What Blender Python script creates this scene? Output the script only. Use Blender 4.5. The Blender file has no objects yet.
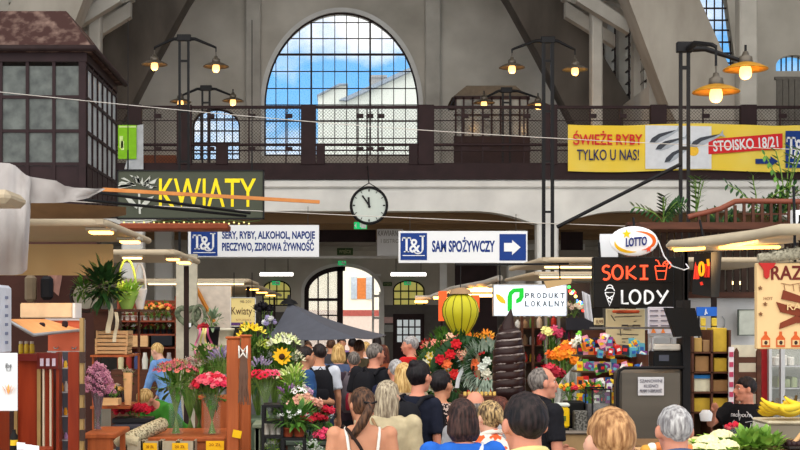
import bpy, math, random
from mathutils import Vector, Matrix, noise as mnoise
PI = math.pi
R = math.radians
rnd = random.Random(7)
sc = bpy.context.scene
col = sc.collection
F, CX, HY, CZ = 1400.0, 340.0, 318.0, 2.05     # focal length, vanishing point and eye height

def at(px, py, d):
    return Vector(((px - CX) * d / F, d, CZ + (HY - py) * d / F))
def X(px, d): return (px - CX) * d / F
def Z(py, d): return CZ + (HY - py) * d / F

# ------------------------------------------------------------------ materials
def lin(c):
    return tuple(((v / 255) / 12.92 if v / 255 <= .04045 else ((v / 255 + .055) / 1.055) ** 2.4) for v in c) + (1,)
MATS = {}
def mat(name, c=(128, 128, 128), rough=.6, metal=0, var=.12, scale=8, bump=0, em=0, emc=None, c2=None, stretch=(1, 1, 1),
        trans=0, alpha=1, detail=3, thr=None, sub=0):
    if name in MATS: return MATS[name]
    m = bpy.data.materials.new(name); m.use_nodes = True
    nt = m.node_tree; b = nt.nodes['Principled BSDF']
    b.inputs['Roughness'].default_value = rough; b.inputs['Metallic'].default_value = metal; b.inputs['Specular IOR Level'].default_value = .5 if metal else .2
    tc = nt.nodes.new('ShaderNodeTexCoord'); mp = nt.nodes.new('ShaderNodeMapping')
    mp.inputs['Scale'].default_value = stretch
    nt.links.new(tc.outputs['Object'], mp.inputs['Vector'])
    nz = nt.nodes.new('ShaderNodeTexNoise'); nz.inputs['Scale'].default_value = scale; nz.inputs['Detail'].default_value = detail
    nt.links.new(mp.outputs['Vector'], nz.inputs['Vector'])
    rp = nt.nodes.new('ShaderNodeValToRGB')
    lo, hi = thr or (.3, .7)
    rp.color_ramp.elements[0].position = lo; rp.color_ramp.elements[1].position = hi
    a = lin(c)
    if c2: e0, e1 = a, lin(c2)
    else: e0 = tuple(v * (1 - var) for v in a[:3]) + (1,); e1 = tuple(min(1, v * (1 + var)) for v in a[:3]) + (1,)
    rp.color_ramp.elements[0].color = e0; rp.color_ramp.elements[1].color = e1
    nt.links.new(nz.outputs['Fac'], rp.inputs['Fac'])
    nt.links.new(rp.outputs['Color'], b.inputs['Base Color'])
    if bump:
        bp = nt.nodes.new('ShaderNodeBump'); bp.inputs['Strength'].default_value = min(1, bump); bp.inputs['Distance'].default_value = .01
        nt.links.new(nz.outputs['Fac'], bp.inputs['Height']); nt.links.new(bp.outputs['Normal'], b.inputs['Normal'])
    if em:
        b.inputs['Emission Color'].default_value = lin(emc or c); b.inputs['Emission Strength'].default_value = em
    if trans: b.inputs['Transmission Weight'].default_value = trans
    if alpha < 1: b.inputs['Alpha'].default_value = alpha
    if sub: b.inputs['Subsurface Weight'].default_value = sub; b.inputs['Subsurface Scale'].default_value = .01
    MATS[name] = m
    return m
def glassmat(name, c=(230, 240, 240), alpha=.12, rough=.03):
    if name in MATS: return MATS[name]
    m = bpy.data.materials.new(name); m.use_nodes = True; nt = m.node_tree
    out = nt.nodes['Material Output']; nt.nodes.remove(nt.nodes['Principled BSDF'])
    tr = nt.nodes.new('ShaderNodeBsdfTransparent'); gl = nt.nodes.new('ShaderNodeBsdfGlossy'); df = nt.nodes.new('ShaderNodeBsdfDiffuse')
    gl.inputs['Roughness'].default_value = rough; df.inputs['Color'].default_value = lin(c); gl.inputs['Color'].default_value = (1, 1, 1, 1)
    tc = nt.nodes.new('ShaderNodeTexCoord'); nz = nt.nodes.new('ShaderNodeTexNoise'); nz.inputs['Scale'].default_value = 3
    nt.links.new(tc.outputs['Object'], nz.inputs['Vector'])
    m1 = nt.nodes.new('ShaderNodeMixShader'); m1.inputs[0].default_value = .25
    nt.links.new(df.outputs[0], m1.inputs[1]); nt.links.new(gl.outputs[0], m1.inputs[2])
    mr = nt.nodes.new('ShaderNodeMapRange'); mr.inputs['To Min'].default_value = alpha * .8; mr.inputs['To Max'].default_value = alpha * 1.2
    nt.links.new(nz.outputs['Fac'], mr.inputs['Value'])
    m2 = nt.nodes.new('ShaderNodeMixShader'); nt.links.new(mr.outputs[0], m2.inputs[0])
    nt.links.new(tr.outputs[0], m2.inputs[1]); nt.links.new(m1.outputs[0], m2.inputs[2])
    nt.links.new(m2.outputs[0], out.inputs['Surface'])
    MATS[name] = m
    return m
def C(r, g, b, **k):
    "a plain matt colour"
    return mat('paint_%d_%d_%d' % (r, g, b) + ''.join('_%s%s' % kv for kv in sorted(k.items())), (r, g, b), **k)

# ------------------------------------------------------------------ mesh builder (world coordinates until linked)
class MB:
    def __init__(s): s.v = []; s.f = []; s.m = []; s.s = []
    def add(s, vs, fs, m=0, smooth=False, M=None):
        n = len(s.v)
        s.v += [tuple(M @ Vector(v)) if M else tuple(v) for v in vs]
        s.f += [tuple(i + n for i in f) for f in fs]; s.m += [m] * len(fs); s.s += [smooth] * len(fs)
        return s
    def box(s, x0, x1, y0, y1, z0, z1, m=0, M=None):
        vs = [(x, y, z) for x in (x0, x1) for y in (y0, y1) for z in (z0, z1)]
        return s.add(vs, [(0, 1, 3, 2), (4, 6, 7, 5), (0, 4, 5, 1), (2, 3, 7, 6), (0, 2, 6, 4), (1, 5, 7, 3)], m, False, M)
    def bev(s, x0, x1, y0, y1, z0, z1, b=.01, m=0, M=None):
        "box with chamfered edges"
        b = min(b, (x1 - x0) * .45, (y1 - y0) * .45, (z1 - z0) * .45)
        vs = []; ix = {}
        for i, x in enumerate((x0, x1)):
            for j, y in enumerate((y0, y1)):
                for k, z in enumerate((z0, z1)):
                    sx, sy, sz = (1, -1)[i], (1, -1)[j], (1, -1)[k]
                    ix[i, j, k] = len(vs)
                    vs += [(x, y + sy * b, z + sz * b), (x + sx * b, y, z + sz * b), (x + sx * b, y + sy * b, z)]
        fs = []
        for a in range(3):
            for e in (0, 1):
                q = []
                for (u, w) in ((0, 0), (1, 0), (1, 1), (0, 1)):
                    k = [0, 0, 0]; k[a] = e; k[(a + 1) % 3] = u; k[(a + 2) % 3] = w
                    q.append(ix[tuple(k)] + a)
                fs.append(q if e else q[::-1])
                for w in (0, 1):        # edge bevels between axis a (side e) and the next axis (side w)
                    k0 = [0, 0, 0]; k0[a] = e; k0[(a + 1) % 3] = w; k1 = list(k0); k1[(a + 2) % 3] = 1
                    p, q2 = ix[tuple(k0)], ix[tuple(k1)]; c = (a + 1) % 3
                    fs.append([p + a, p + c, q2 + c, q2 + a])
        for k, n in ix.items(): fs.append([n, n + 1, n + 2])
        return s.add(vs, fs, m, False, M)
    def bar(s, p, q, w, h=None, m=0):
        "square bar between two points"
        return s.cyl(p, q, w * .7071, w * .7071, 4, m, smooth=False, ph=PI / 4)
    def cyl(s, p, q, r0, r1=None, n=10, m=0, smooth=True, cap=True, ph=0):
        p = Vector(p); q = Vector(q); r1 = r0 if r1 is None else r1
        d = q - p
        if d.length < 1e-6: return s
        z = d.normalized(); x = (Vector((0, 0, 1)) if abs(z.z) < .9 else Vector((1, 0, 0))).cross(z).normalized(); y = z.cross(x)
        vs = [c + (x * math.cos(2 * PI * i / n + ph) + y * math.sin(2 * PI * i / n + ph)) * r for c, r in ((p, r0), (q, r1)) for i in range(n)]
        s.add(vs, [(i, (i + 1) % n, n + (i + 1) % n, n + i) for i in range(n)], m, smooth)
        if cap: s.add(vs, [tuple(range(n))[::-1], tuple(range(n, 2 * n))], m, False)
        return s
    def tube(s, pts, r, n=8, m=0, cap=True):
        pts = [Vector(p) for p in pts]; rs = r if isinstance(r, (list, tuple)) else [r] * len(pts)
        vs = []; x = None
        for i, p in enumerate(pts):
            t = (pts[min(i + 1, len(pts) - 1)] - pts[max(i - 1, 0)]).normalized()
            if x is None: x = (Vector((0, 0, 1)) if abs(t.z) < .9 else Vector((1, 0, 0))).cross(t).normalized()
            else: x = (x - t * x.dot(t)); x = x.normalized() if x.length > 1e-6 else Vector((1, 0, 0))
            y = t.cross(x)
            vs += [p + (x * math.cos(2 * PI * k / n) + y * math.sin(2 * PI * k / n)) * rs[i] for k in range(n)]
        fs = [(a * n + k, a * n + (k + 1) % n, (a + 1) * n + (k + 1) % n, (a + 1) * n + k) for a in range(len(pts) - 1) for k in range(n)]
        s.add(vs, fs, m, True)
        if cap: s.add(vs, [tuple(range(n))[::-1], tuple(range(len(vs) - n, len(vs)))], m)
        return s
    def loft(s, rings, m=0, n=16, M=None, cap=True, pw=1):
        "rings of (cx, cy, cz, rx, ry): horizontal ellipses"
        vs = []
        for (cx, cy, cz, rx, ry) in rings:
            for k in range(n):
                a = 2 * PI * k / n; c, d = math.cos(a), math.sin(a)
                if pw != 1: c = math.copysign(abs(c) ** pw, c); d = math.copysign(abs(d) ** pw, d)
                vs.append((cx + rx * c, cy + ry * d, cz))
        N = len(rings)
        fs = [(a * n + k, a * n + (k + 1) % n, (a + 1) * n + (k + 1) % n, (a + 1) * n + k) for a in range(N - 1) for k in range(n)]
        s.add(vs, fs, m, True, M)
        if cap: s.add(vs, [tuple(range(n))[::-1], tuple(range((N - 1) * n, N * n))], m, False, M)
        return s
    def lathe(s, c, prof, n=16, m=0, M=None, cap=True, pw=1):
        c = Vector(c)
        return s.loft([(c.x, c.y, c.z + z, r, r) for r, z in prof], m, n, M, cap, pw)
    def ball(s, c, r, m=0, n=12, k=8, M=None, fn=None):
        c = Vector(c); r = Vector(r) if not isinstance(r, (int, float)) else Vector((r, r, r))
        vs = [(0, 0, -1)] + [(math.sin(PI * j / k) * math.cos(2 * PI * i / n), math.sin(PI * j / k) * math.sin(2 * PI * i / n), -math.cos(PI * j / k)) for j in range(1, k) for i in range(n)] + [(0, 0, 1)]
        fs = [(0, 1 + (i + 1) % n, 1 + i) for i in range(n)]
        fs += [(1 + (j - 1) * n + i, 1 + (j - 1) * n + (i + 1) % n, 1 + j * n + (i + 1) % n, 1 + j * n + i) for j in range(1, k - 1) for i in range(n)]
        fs += [(1 + (k - 2) * n + i, 1 + (k - 2) * n + (i + 1) % n, len(vs) - 1) for i in range(n)]
        out = []
        for v in vs:
            p = Vector((v[0] * r.x, v[1] * r.y, v[2] * r.z))
            if M: p = M @ p
            if fn: p = fn(p)
            out.append(c + p)
        return s.add(out, fs, m, True)
    def ext(s, pts, y0, y1, m=0, M=None):
        "polygon (x, z) extruded along y"
        n = len(pts)
        a = sum(pts[i][0] * pts[(i + 1) % n][1] - pts[(i + 1) % n][0] * pts[i][1] for i in range(n))
        if a < 0: pts = pts[::-1]
        vs = [(x, y0, z) for x, z in pts] + [(x, y1, z) for x, z in pts]
        fs = [tuple(range(n)), tuple(range(n, 2 * n))[::-1]] + [(i, n + i, n + (i + 1) % n, (i + 1) % n) for i in range(n)]
        return s.add(vs, fs, m, False, M)
    def sheet(s, fn, nu, nv, m=0, smooth=True, t=0):
        "surface fn(u, v) with optional thickness along y"
        vs = [fn(i / nu, j / nv) for j in range(nv + 1) for i in range(nu + 1)]
        w = nu + 1
        fs = [(j * w + i, j * w + i + 1, (j + 1) * w + i + 1, (j + 1) * w + i) for j in range(nv) for i in range(nu)]
        s.add(vs, fs, m, smooth)
        if t:
            tv = Vector(t) if not isinstance(t, (int, float)) else Vector((0, t, 0))
            v2 = [Vector(v) + tv for v in vs]; s.add(v2, [f[::-1] for f in fs], m, smooth)
            edge = [i for i in range(w)] + [j * w + nu for j in range(1, nv + 1)] + [nv * w + i for i in range(nu - 1, -1, -1)] + [j * w for j in range(nv - 1, 0, -1)]
            n = len(edge)
            s.add([vs[e] for e in edge] + [v2[e] for e in edge], [(i, n + i, n + (i + 1) % n, (i + 1) % n) for i in range(n)], m)
        return s
    def mesh(s, name, mats, off=(0, 0, 0)):
        me = bpy.data.meshes.new(name); o = Vector(off)
        me.from_pydata([tuple(Vector(v) - o) for v in s.v], [], s.f)
        for mm in (mats if isinstance(mats, (list, tuple)) else [mats]): me.materials.append(mm)
        me.polygons.foreach_set('material_index', s.m); me.polygons.foreach_set('use_smooth', s.s)
        me.update(); return me

def wloc(o):
    v = Vector(o.location)
    while o.parent: o = o.parent; v += o.location
    return v
def tag(o, label=None, cat=None, group=None, kind=None):
    if label: o['label'] = label
    if cat: o['category'] = cat
    if group: o['group'] = group
    if kind: o['kind'] = kind
    return o
def thing(name, label, cat, loc=(0, 0, 0), group=None):
    o = bpy.data.objects.new(name, None); col.objects.link(o); o.location = loc; o.empty_display_size = .1
    return tag(o, label, cat, group)
def part(name, mb, mats, parent=None, label=None):
    "link a builder's mesh; vertices are in world space and moved into the parent's"
    off = wloc(parent) if parent else Vector((0, 0, 0))
    if parent is None:
        xs = [v[0] for v in mb.v]; ys = [v[1] for v in mb.v]; zs = [v[2] for v in mb.v]
        off = Vector(((min(xs) + max(xs)) / 2, (min(ys) + max(ys)) / 2, min(zs)))
    o = bpy.data.objects.new(name, mb.mesh(name, mats, off)); col.objects.link(o)
    if parent: o.parent = parent
    else: o.location = off
    if label: o['label'] = label
    return o
def solo(name, mb, mats, label, cat, group=None, kind=None):
    return tag(part(name, mb, mats), label, cat, group, kind)
def struct(name, mb, mats, label=None):
    return tag(part(name, mb, mats), label, None, None, 'structure')
KIDS = {}
def dup(o, loc=None, rz=None, scale=None, label=None, group=None, parent=None):
    c = o.copy(); col.objects.link(c)
    if parent is not None: c.parent = parent
    if loc is not None: c.location = loc
    if rz is not None: c.rotation_euler = (0, 0, rz)
    if scale is not None: c.scale = (scale,) * 3 if isinstance(scale, (int, float)) else scale
    if label: c['label'] = label
    if group: c['group'] = group
    kids = KIDS.get(o.name)
    if kids is None: kids = KIDS[o.name] = [k for k in col.objects if k.parent == o]
    for k in kids: dup(k, parent=c)
    return c
def evalmesh(o, name):
    dg = bpy.context.evaluated_depsgraph_get()
    return bpy.data.meshes.new_from_object(o.evaluated_get(dg))
def remesh(mb, name, mats, vox, off, smooth=2, extra=None):
    "fuse overlapping closed shapes into one continuous smooth surface"
    me = mb.mesh(name, mats, off); o = bpy.data.objects.new('tmp', me); col.objects.link(o)
    r = o.modifiers.new('r', 'REMESH'); r.mode = 'VOXEL'; r.voxel_size = vox; r.use_smooth_shade = True
    if smooth: k = o.modifiers.new('s', 'SMOOTH'); k.iterations = smooth; k.factor = .5
    m2 = evalmesh(o, name); bpy.data.objects.remove(o)
    m2.name = name
    if not m2.materials:
        for mm in (mats if isinstance(mats, (list, tuple)) else [mats]): m2.materials.append(mm)
    for p in m2.polygons: p.use_smooth = True
    return m2
def fused(name, mb, mats, vox, parent, smooth=2, label=None):
    off = wloc(parent) if parent else Vector((0, 0, 0))
    o = bpy.data.objects.new(name, remesh(mb, name, mats, vox, off, smooth)); col.objects.link(o); o.parent = parent
    if label: o['label'] = label
    return o
def text(s, x, y, z, h, w=None, align='L', t=.004, bold=0, shear=0, rz=0, name=None, M=None, fit=True):
    "letters standing on a vertical face looking to -y: left/centre x, baseline z, cap height h, total width w; returns a builder"
    cu = bpy.data.curves.new('t', 'FONT'); cu.body = s; cu.size = 1; cu.extrude = .5; cu.offset = bold; cu.shear = shear; cu.resolution_u = 3
    o = bpy.data.objects.new('t', cu); col.objects.link(o); me = evalmesh(o, 't'); bpy.data.objects.remove(o)
    vs = [v.co.copy() for v in me.vertices]; mb = MB()
    if not vs: return mb
    x0 = min(v.x for v in vs); x1 = max(v.x for v in vs)
    sz = h / .69; sx = sz if w is None else w / (x1 - x0)
    ox = x if align == 'L' else x - (x1 - x0) * sx / 2
    out = [Vector((ox + (v.x - x0) * sx, y - t * (v.z + .5), z + v.y * sz)) for v in vs]
    if M: out = [M @ v for v in out]
    mb.add(out, [tuple(p.vertices) for p in me.polygons])
    bpy.data.meshes.remove(me)
    return mb
def holed(name, outer, holes, y0, y1, mats, label=None):
    "a wall with arched openings: closed outlines (x, z), extruded in y"
    cu = bpy.data.curves.new('w', 'CURVE'); cu.dimensions = '2D'; cu.fill_mode = 'BOTH'; cu.extrude = (y1 - y0) / 2
    for pts in [outer] + holes:
        sp = cu.splines.new('POLY'); sp.points.add(len(pts) - 1)
        for p, q in zip(sp.points, pts): p.co = (q[0], q[1], 0, 1)
        sp.use_cyclic_u = True
    o = bpy.data.objects.new('w', cu); col.objects.link(o); me = evalmesh(o, name); bpy.data.objects.remove(o)
    mb = MB(); mb.add([(v.co.x, (y0 + y1) / 2 + v.co.z, v.co.y) for v in me.vertices], [tuple(p.vertices)[::-1] for p in me.polygons])
    return mb
def arch(x0, x1, z0, zs, zt, n=24):
    "outline of an opening with an elliptical head"
    c, a = (x0 + x1) / 2, (x1 - x0) / 2
    return [(x1, z0)] + [(c + a * math.cos(PI * i / n), zs + (zt - zs) * math.sin(PI * i / n)) for i in range(n + 1)] + [(x0, z0)]
def inarch(x, x0, x1, zs, zt):
    c, a = (x0 + x1) / 2, (x1 - x0) / 2; u = (x - c) / a
    return zs + (zt - zs) * math.sqrt(max(0, 1 - u * u))
# ------------------------------------------------------------------ camera, sky
cam = bpy.data.cameras.new('camera'); co = bpy.data.objects.new('camera', cam); col.objects.link(co)
co.location = (0, 0, CZ); co.rotation_euler = (PI / 2, 0, 0)
cam.sensor_width = 36; cam.lens = 36 * F / 800; cam.shift_x = (400 - CX) / 800; cam.shift_y = (HY - 225) / 800
cam.clip_end = 300; sc.camera = co
sc.view_settings.view_transform = 'Standard'; sc.view_settings.look = 'None'; sc.view_settings.exposure = 0.0; sc.view_settings.gamma = 1
sc.view_settings.use_curve_mapping = False
w = bpy.data.worlds.new('sky'); sc.world = w; w.use_nodes = True; nt = w.node_tree
bg = nt.nodes['Background']; tc = nt.nodes.new('ShaderNodeTexCoord')
sp = nt.nodes.new('ShaderNodeSeparateXYZ'); nt.links.new(tc.outputs['Generated'], sp.inputs[0])
gr = nt.nodes.new('ShaderNodeValToRGB'); nt.links.new(sp.outputs['Z'], gr.inputs['Fac'])
e = gr.color_ramp.elements; e[0].position = .0; e[0].color = lin((150, 205, 240)); e[1].position = .6; e[1].color = lin((150, 158, 168))
k = e.new(.17); k.color = lin((92, 172, 236))
k = e.new(.30); k.color = lin((140, 165, 190))
nz = nt.nodes.new('ShaderNodeTexNoise'); nz.inputs['Scale'].default_value = 9; nz.inputs['Detail'].default_value = 6; nz.inputs['Roughness'].default_value = .55
mp = nt.nodes.new('ShaderNodeMapping'); mp.inputs['Location'].default_value = (.37, .2, .12); mp.inputs['Scale'].default_value = (1, 1, 1.5)
nt.links.new(tc.outputs['Generated'], mp.inputs[0]); nt.links.new(mp.outputs[0], nz.inputs['Vector'])
cr = nt.nodes.new('ShaderNodeValToRGB'); cr.color_ramp.elements[0].position = .45; cr.color_ramp.elements[1].position = .62
nt.links.new(nz.outputs['Fac'], cr.inputs['Fac'])
mx = nt.nodes.new('ShaderNodeMixRGB'); mx.inputs[2].default_value = (.93, .93, .93, 1)
nt.links.new(cr.outputs['Color'], mx.inputs[0]); nt.links.new(gr.outputs['Color'], mx.inputs[1])
# added glow high behind the camera: unseen sky brightened to fill the hall
dt = nt.nodes.new('ShaderNodeVectorMath'); dt.operation = 'DOT_PRODUCT'; dt.inputs[1].default_value = (-.12, -.72, .68)
nt.links.new(tc.outputs['Generated'], dt.inputs[0])
gl = nt.nodes.new('ShaderNodeMapRange'); gl.interpolation_type = 'SMOOTHSTEP'; gl.inputs['From Min'].default_value = .05; gl.inputs['From Max'].default_value = .95
gl.inputs['To Min'].default_value = 0; gl.inputs['To Max'].default_value = 1; nt.links.new(dt.outputs['Value'], gl.inputs['Value'])
m3 = nt.nodes.new('ShaderNodeMixRGB'); m3.blend_type = 'MIX'; m3.inputs[2].default_value = (1.9, 1.85, 1.75, 1)
nt.links.new(gl.outputs[0], m3.inputs[0]); nt.links.new(mx.outputs[0], m3.inputs[1]); nt.links.new(m3.outputs[0], bg.inputs['Color'])
bg.inputs['Strength'].default_value = 1.38
w.cycles.sampling_method = 'MANUAL'; w.cycles.sample_map_resolution = 512

def lamp(kind, name, loc, power, color=(255, 190, 110), size=.1, rot=None, sy=None):
    l = bpy.data.lights.new(name, kind); l.energy = power; l.color = lin(color)[:3]
    o = bpy.data.objects.new(name, l); col.objects.link(o); o.location = loc
    if kind == 'AREA':
        l.size = size
        if sy: l.shape = 'RECTANGLE'; l.size_y = sy
    else: l.shadow_soft_size = size
    if rot: o.rotation_euler = rot
    return o

# ------------------------------------------------------------------ materials of the hall
concrete = mat('lime_washed_concrete', (160, 156, 149), .9, c2=(198, 194, 186), scale=.9, detail=8, bump=.15)
plaster = mat('old_plaster', (165, 160, 151), .9, c2=(205, 200, 191), scale=.6, detail=9, bump=.1)
rib_shade = mat('rib_concrete_shaded', (72, 66, 61), .9, c2=(104, 97, 90), scale=1.2, detail=8, stretch=(1, 1, .4))  # concrete darkened to hold the shade that falls on the rear arch
white_m = mat('white_paint', (205, 205, 204), .7, c2=(226, 226, 224), scale=1.5, detail=6)
brown = mat('dark_brown_paint', (40, 24, 27), .6, var=.2, scale=4)
brown2 = mat('brown_steel', (44, 31, 31), .6, var=.2, scale=6)
black = mat('black_steel', (18, 17, 20), .5, var=.2, scale=5)
wallpale = mat('pale_wall', (182, 176, 164), .85, var=.06, scale=1.3)
dado = mat('grey_dado', (92, 88, 86), .6, var=.08)
glass = glassmat('window_glass', alpha=.05)
frost = mat('frosted_glass', (175, 182, 186), .35, c2=(212, 217, 220), scale=5, detail=5, trans=.35)
soffit = mat('ochre_soffit', (150, 122, 92), .8, var=.08, scale=1)
floor_m = mat('terrazzo', (150, 142, 130), .35, c2=(178, 170, 156), scale=20)
steel = mat('brushed_steel', (150, 150, 150), .35, metal=.8, var=.1, stretch=(1, 1, 20))
alu = mat('aluminium', (170, 170, 172), .4, metal=.6, var=.06)
warm = mat('warm_bulb', (255, 190, 90), em=9, emc=(255, 176, 84))
tubeL = mat('white_tube', (255, 250, 240), em=6, emc=(255, 250, 240))
tubeW = mat('warm_tube', (255, 214, 150), em=4.5, emc=(255, 205, 140))
wood = mat('orange_wood', (150, 74, 38), .5, c2=(178, 94, 50), scale=3, stretch=(8, 8, .6), detail=5)
paleW = mat('pale_wood', (196, 152, 104), .6, c2=(216, 174, 126), scale=3, stretch=(1, 1, 6))
redW = mat('red_brown_wood', (126, 40, 18), .4, c2=(152, 56, 26), scale=3, stretch=(6, 6, .7))
darkW = mat('dark_wood', (66, 36, 24), .5, c2=(88, 50, 34), scale=3, stretch=(1, 6, 6))

YW, YG = 48.0, 35.0         # end wall, gallery edge
m = MB(); m.box(-15.4, 15.4, -6, 62, -.2, 0); struct('floor', m, floor_m)
# end wall with the great window, the gate and two little arched windows
gx0, gx1, gzt = X(304, YW), X(381, YW), Z(266, YW)
wx0, wx1, wz0, wzs, wzt = X(264, YW), X(419, YW), Z(156, YW), Z(107, YW), Z(12, YW)
aw = [(X(262, YW), X(291, YW), Z(306, YW), Z(290, YW), Z(280, YW)), (X(393, YW), X(425, YW), Z(306, YW), Z(290, YW), Z(280, YW))]
uw = [(X(192, YW), X(240, YW), Z(160, YW), Z(126, YW), Z(108, YW)), (X(444, YW), X(492, YW), Z(160, YW), Z(126, YW), Z(108, YW))]
holes = [arch(wx0, wx1, wz0, wzs, wzt, 40), arch(gx0, gx1, .05, Z(292, YW), gzt)] + [arch(*a) for a in aw + uw[:1]]
mb = holed('w', [(-15, 0.01), (15, 0.01), (15, 5.6), (9.1, 5.6), (9.1, 18.6), (-9.1, 18.6), (-9.1, 5.6), (-15, 5.6)], holes, YW, YW + .6, plaster)
struct('wall_end', mb, plaster)
# arched reveals and flat pilasters on the end wall
m = MB()
for a, b in ((246, 261), (425, 440)):
    m.bev(X(a, YW), X(b, YW), YW - .25, YW, 5.0, 18.5, .03)
m.bev(-9, 9, YW - .12, YW, Z(251, YW), Z(246, YW), .02)
struct('trim_1', m, concrete)
m = MB()
for x0, x1, z0, zs, zt, th in ((wx0, wx1, wz0, wzs, wzt, .14), (gx0, gx1, .05, Z(292, YW), gzt, .1)):
    o = arch(x0 - th, x1 + th, z0, zs, zt + th, 40); i = arch(x0 + .01, x1 - .01, z0, zs, zt - .01, 40)
    for k in range(len(o) - 1):
        m.ext([o[k], o[k + 1], i[k + 1], i[k]], YW - .07, YW + .02)
struct('trim_2', m, white_m)
m = MB(); m.box(gx1 + .12, 9, YW - .03, YW, 0, Z(305, YW)); m.box(-9, gx0 - .12, YW - .03, YW, 0, Z(312, YW)); struct('trim_3', m, dado)

def arched_window(name, x0, x1, z0, zs, zt, vx, hz, y, fm, gm, th=.05, thick=(), r=.025, label=None):
    w_ = thing(name, label, None, ((x0 + x1) / 2, y, z0)); w_['kind'] = 'structure'
    m = MB()
    o = arch(x0, x1, z0, zs, zt, 40); i = arch(x0 + th, x1 - th, z0 + th, zs, zt - th, 40)
    for k in range(len(o) - 1): m.ext([o[k], o[k + 1], i[k + 1], i[k]], y - .05, y + .05)
    m.box(x0, x1, y - .05, y + .05, z0, z0 + th)
    for n_, x in enumerate(vx):
        q = r * (2.2 if n_ in thick else 1); m.box(x - q, x + q, y - q, y + q, z0, inarch(x, x0, x1, zs, zt))
    c, a = (x0 + x1) / 2, (x1 - x0) / 2
    for z, q in hz:
        hw = a if z <= zs else a * math.sqrt(max(0, 1 - ((z - zs) / (zt - zs)) ** 2))
        m.box(c - hw, c + hw, y - q * .9, y + q * .9, z - q, z + q)
    part('window_frame', m, fm, w_)
    g = MB(); g.ext(arch(x0 + .01, x1 - .01, z0, zs, zt - .01, 40), y - .006, y + .006); part('pane', g, gm, w_)
    return w_
hz = [(Z(p, YW), .017) for p in (22, 38, 71, 88, 104.5, 121, 138)] + [(Z(54, YW), .036)]
arched_window('window_1', wx0, wx1, wz0, wzs, wzt, [X(264 + 11.8 * i, YW) for i in range(1, 13)], hz, YW + .1, brown2, glass, .06, (3, 8), .014,
              'great arched window of many panes in the end wall')
yell = mat('yellow_glass', (214, 206, 120), .4, em=.35, emc=(220, 206, 110), var=.05)
for i, a in enumerate(aw):
    xs = [a[0] + (a[1] - a[0]) * k for k in (.25, .5, .75)]
    arched_window('window_%d' % (i + 2), *a, xs, [(Z(291, YW), .025), (Z(299, YW), .025)], YW + .25, black, yell, .05, (), .02,
                  'small yellow arched window %s the entrance arch' % ('left of' if i == 0 else 'right of'))
for i, a in enumerate(uw[:1]):
    xs = [a[0] + (a[1] - a[0]) * k / 6 for k in range(1, 6)]
    arched_window('window_%d' % (i + 4), *a, xs, [(Z(p, YW), .025) for p in (118, 130, 142, 153)], YW + .25, brown2, glass, .06, (), .02,
                  'upper arched window behind the gallery mesh, left of the great window')
# the entrance: left door leaf of glazed panes, right side open to the street
d = thing('door_1', 'dark brown glazed arched door leaf, left half of the entrance', None, (gx0, YW + .3, 0)); d['kind'] = 'structure'
m = MB(); xm0, xm1 = X(337, YW), X(343, YW); zs = Z(292, YW)
o = arch(gx0, gx1, .05, zs, gzt, 40); i_ = arch(gx0 + .16, gx1 - .16, .05, zs, gzt - .16, 40)
for k in range(len(o) - 1):
    if o[k + 1][0] < xm1: m.ext([o[k], o[k + 1], i_[k + 1], i_[k]], YW + .2, YW + .36)
m.box(xm0, xm1, YW + .2, YW + .36, .05, gzt - .02)
m.box(gx0, xm1, YW + .22, YW + .34, Z(301, YW), Z(298, YW)); m.box(gx0, xm1, YW + .22, YW + .34, .05, .75)
for p in (309 + 9, 328): m.box(X(p, YW) - .025, X(p, YW) + .025, YW + .25, YW + .31, .5, inarch(X(p, YW), gx0, gx1, zs, gzt))
m.box(gx0, xm1, YW + .25, YW + .31, Z(316, YW), Z(314.6, YW)); m.box(gx0, xm1, YW + .25, YW + .31, 1.0, 1.06)
part('door_frame', m, brown, d)
g = MB(); pts = [p for p in arch(gx0 + .02, gx1, .1, zs, gzt - .03, 40) if p[0] <= xm0 + .02]
g.ext([(xm0, .1), (xm0, gzt - .05)] + pts, YW + .27, YW + .28); part('pane', g, glassmat('milky_pane', (240, 246, 246), .22, .3), d)
m = MB(); m.box(X(372, YW), X(374, YW), YW - .1, YW + .1, .02, Z(275, YW)); m.box(X(379, YW), X(381, YW), YW - .1, YW + .1, .02, Z(292, YW))
for p in (275, 296, 318, 340): m.box(X(372, YW), X(381, YW), YW - .05, YW + .05, Z(p, YW) - .04, Z(p, YW) + .04)
d2 = thing('door_2', 'white open door leaf on the right of the entrance', None, (X(376, YW), YW, 0)); d2['kind'] = 'structure'
part('door_frame', m, white_m, d2)
m = MB(); x0, x1 = X(393, YW), X(424, YW); m.box(x0, x1, YW - .09, YW - .03, .02, Z(314, YW))
d3 = thing('door_3', 'dark side door with small glazed panes right of the entrance', None, ((x0 + x1) / 2, YW, 0)); d3['kind'] = 'structure'
part('door_panel', m, brown, d3)
m = MB()
for i in range(4):
    for j in range(3):
        a = x0 + .14 + i * .21; z = Z(342, YW) + j * .27; m.box(a, a + .16, YW - .11, YW - .09, z, z + .22)
part('pane', m, mat('lit_pane', (200, 205, 206), .3, em=.5, emc=(205, 214, 216)), d3)

m = MB(); m.box(-15, 15, 20, 41.4, 18.6, 18.9); m.box(-9.1, 9.1, 41.4, YW + .6, 18.6, 18.9); struct('ceiling', m, plaster)
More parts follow.
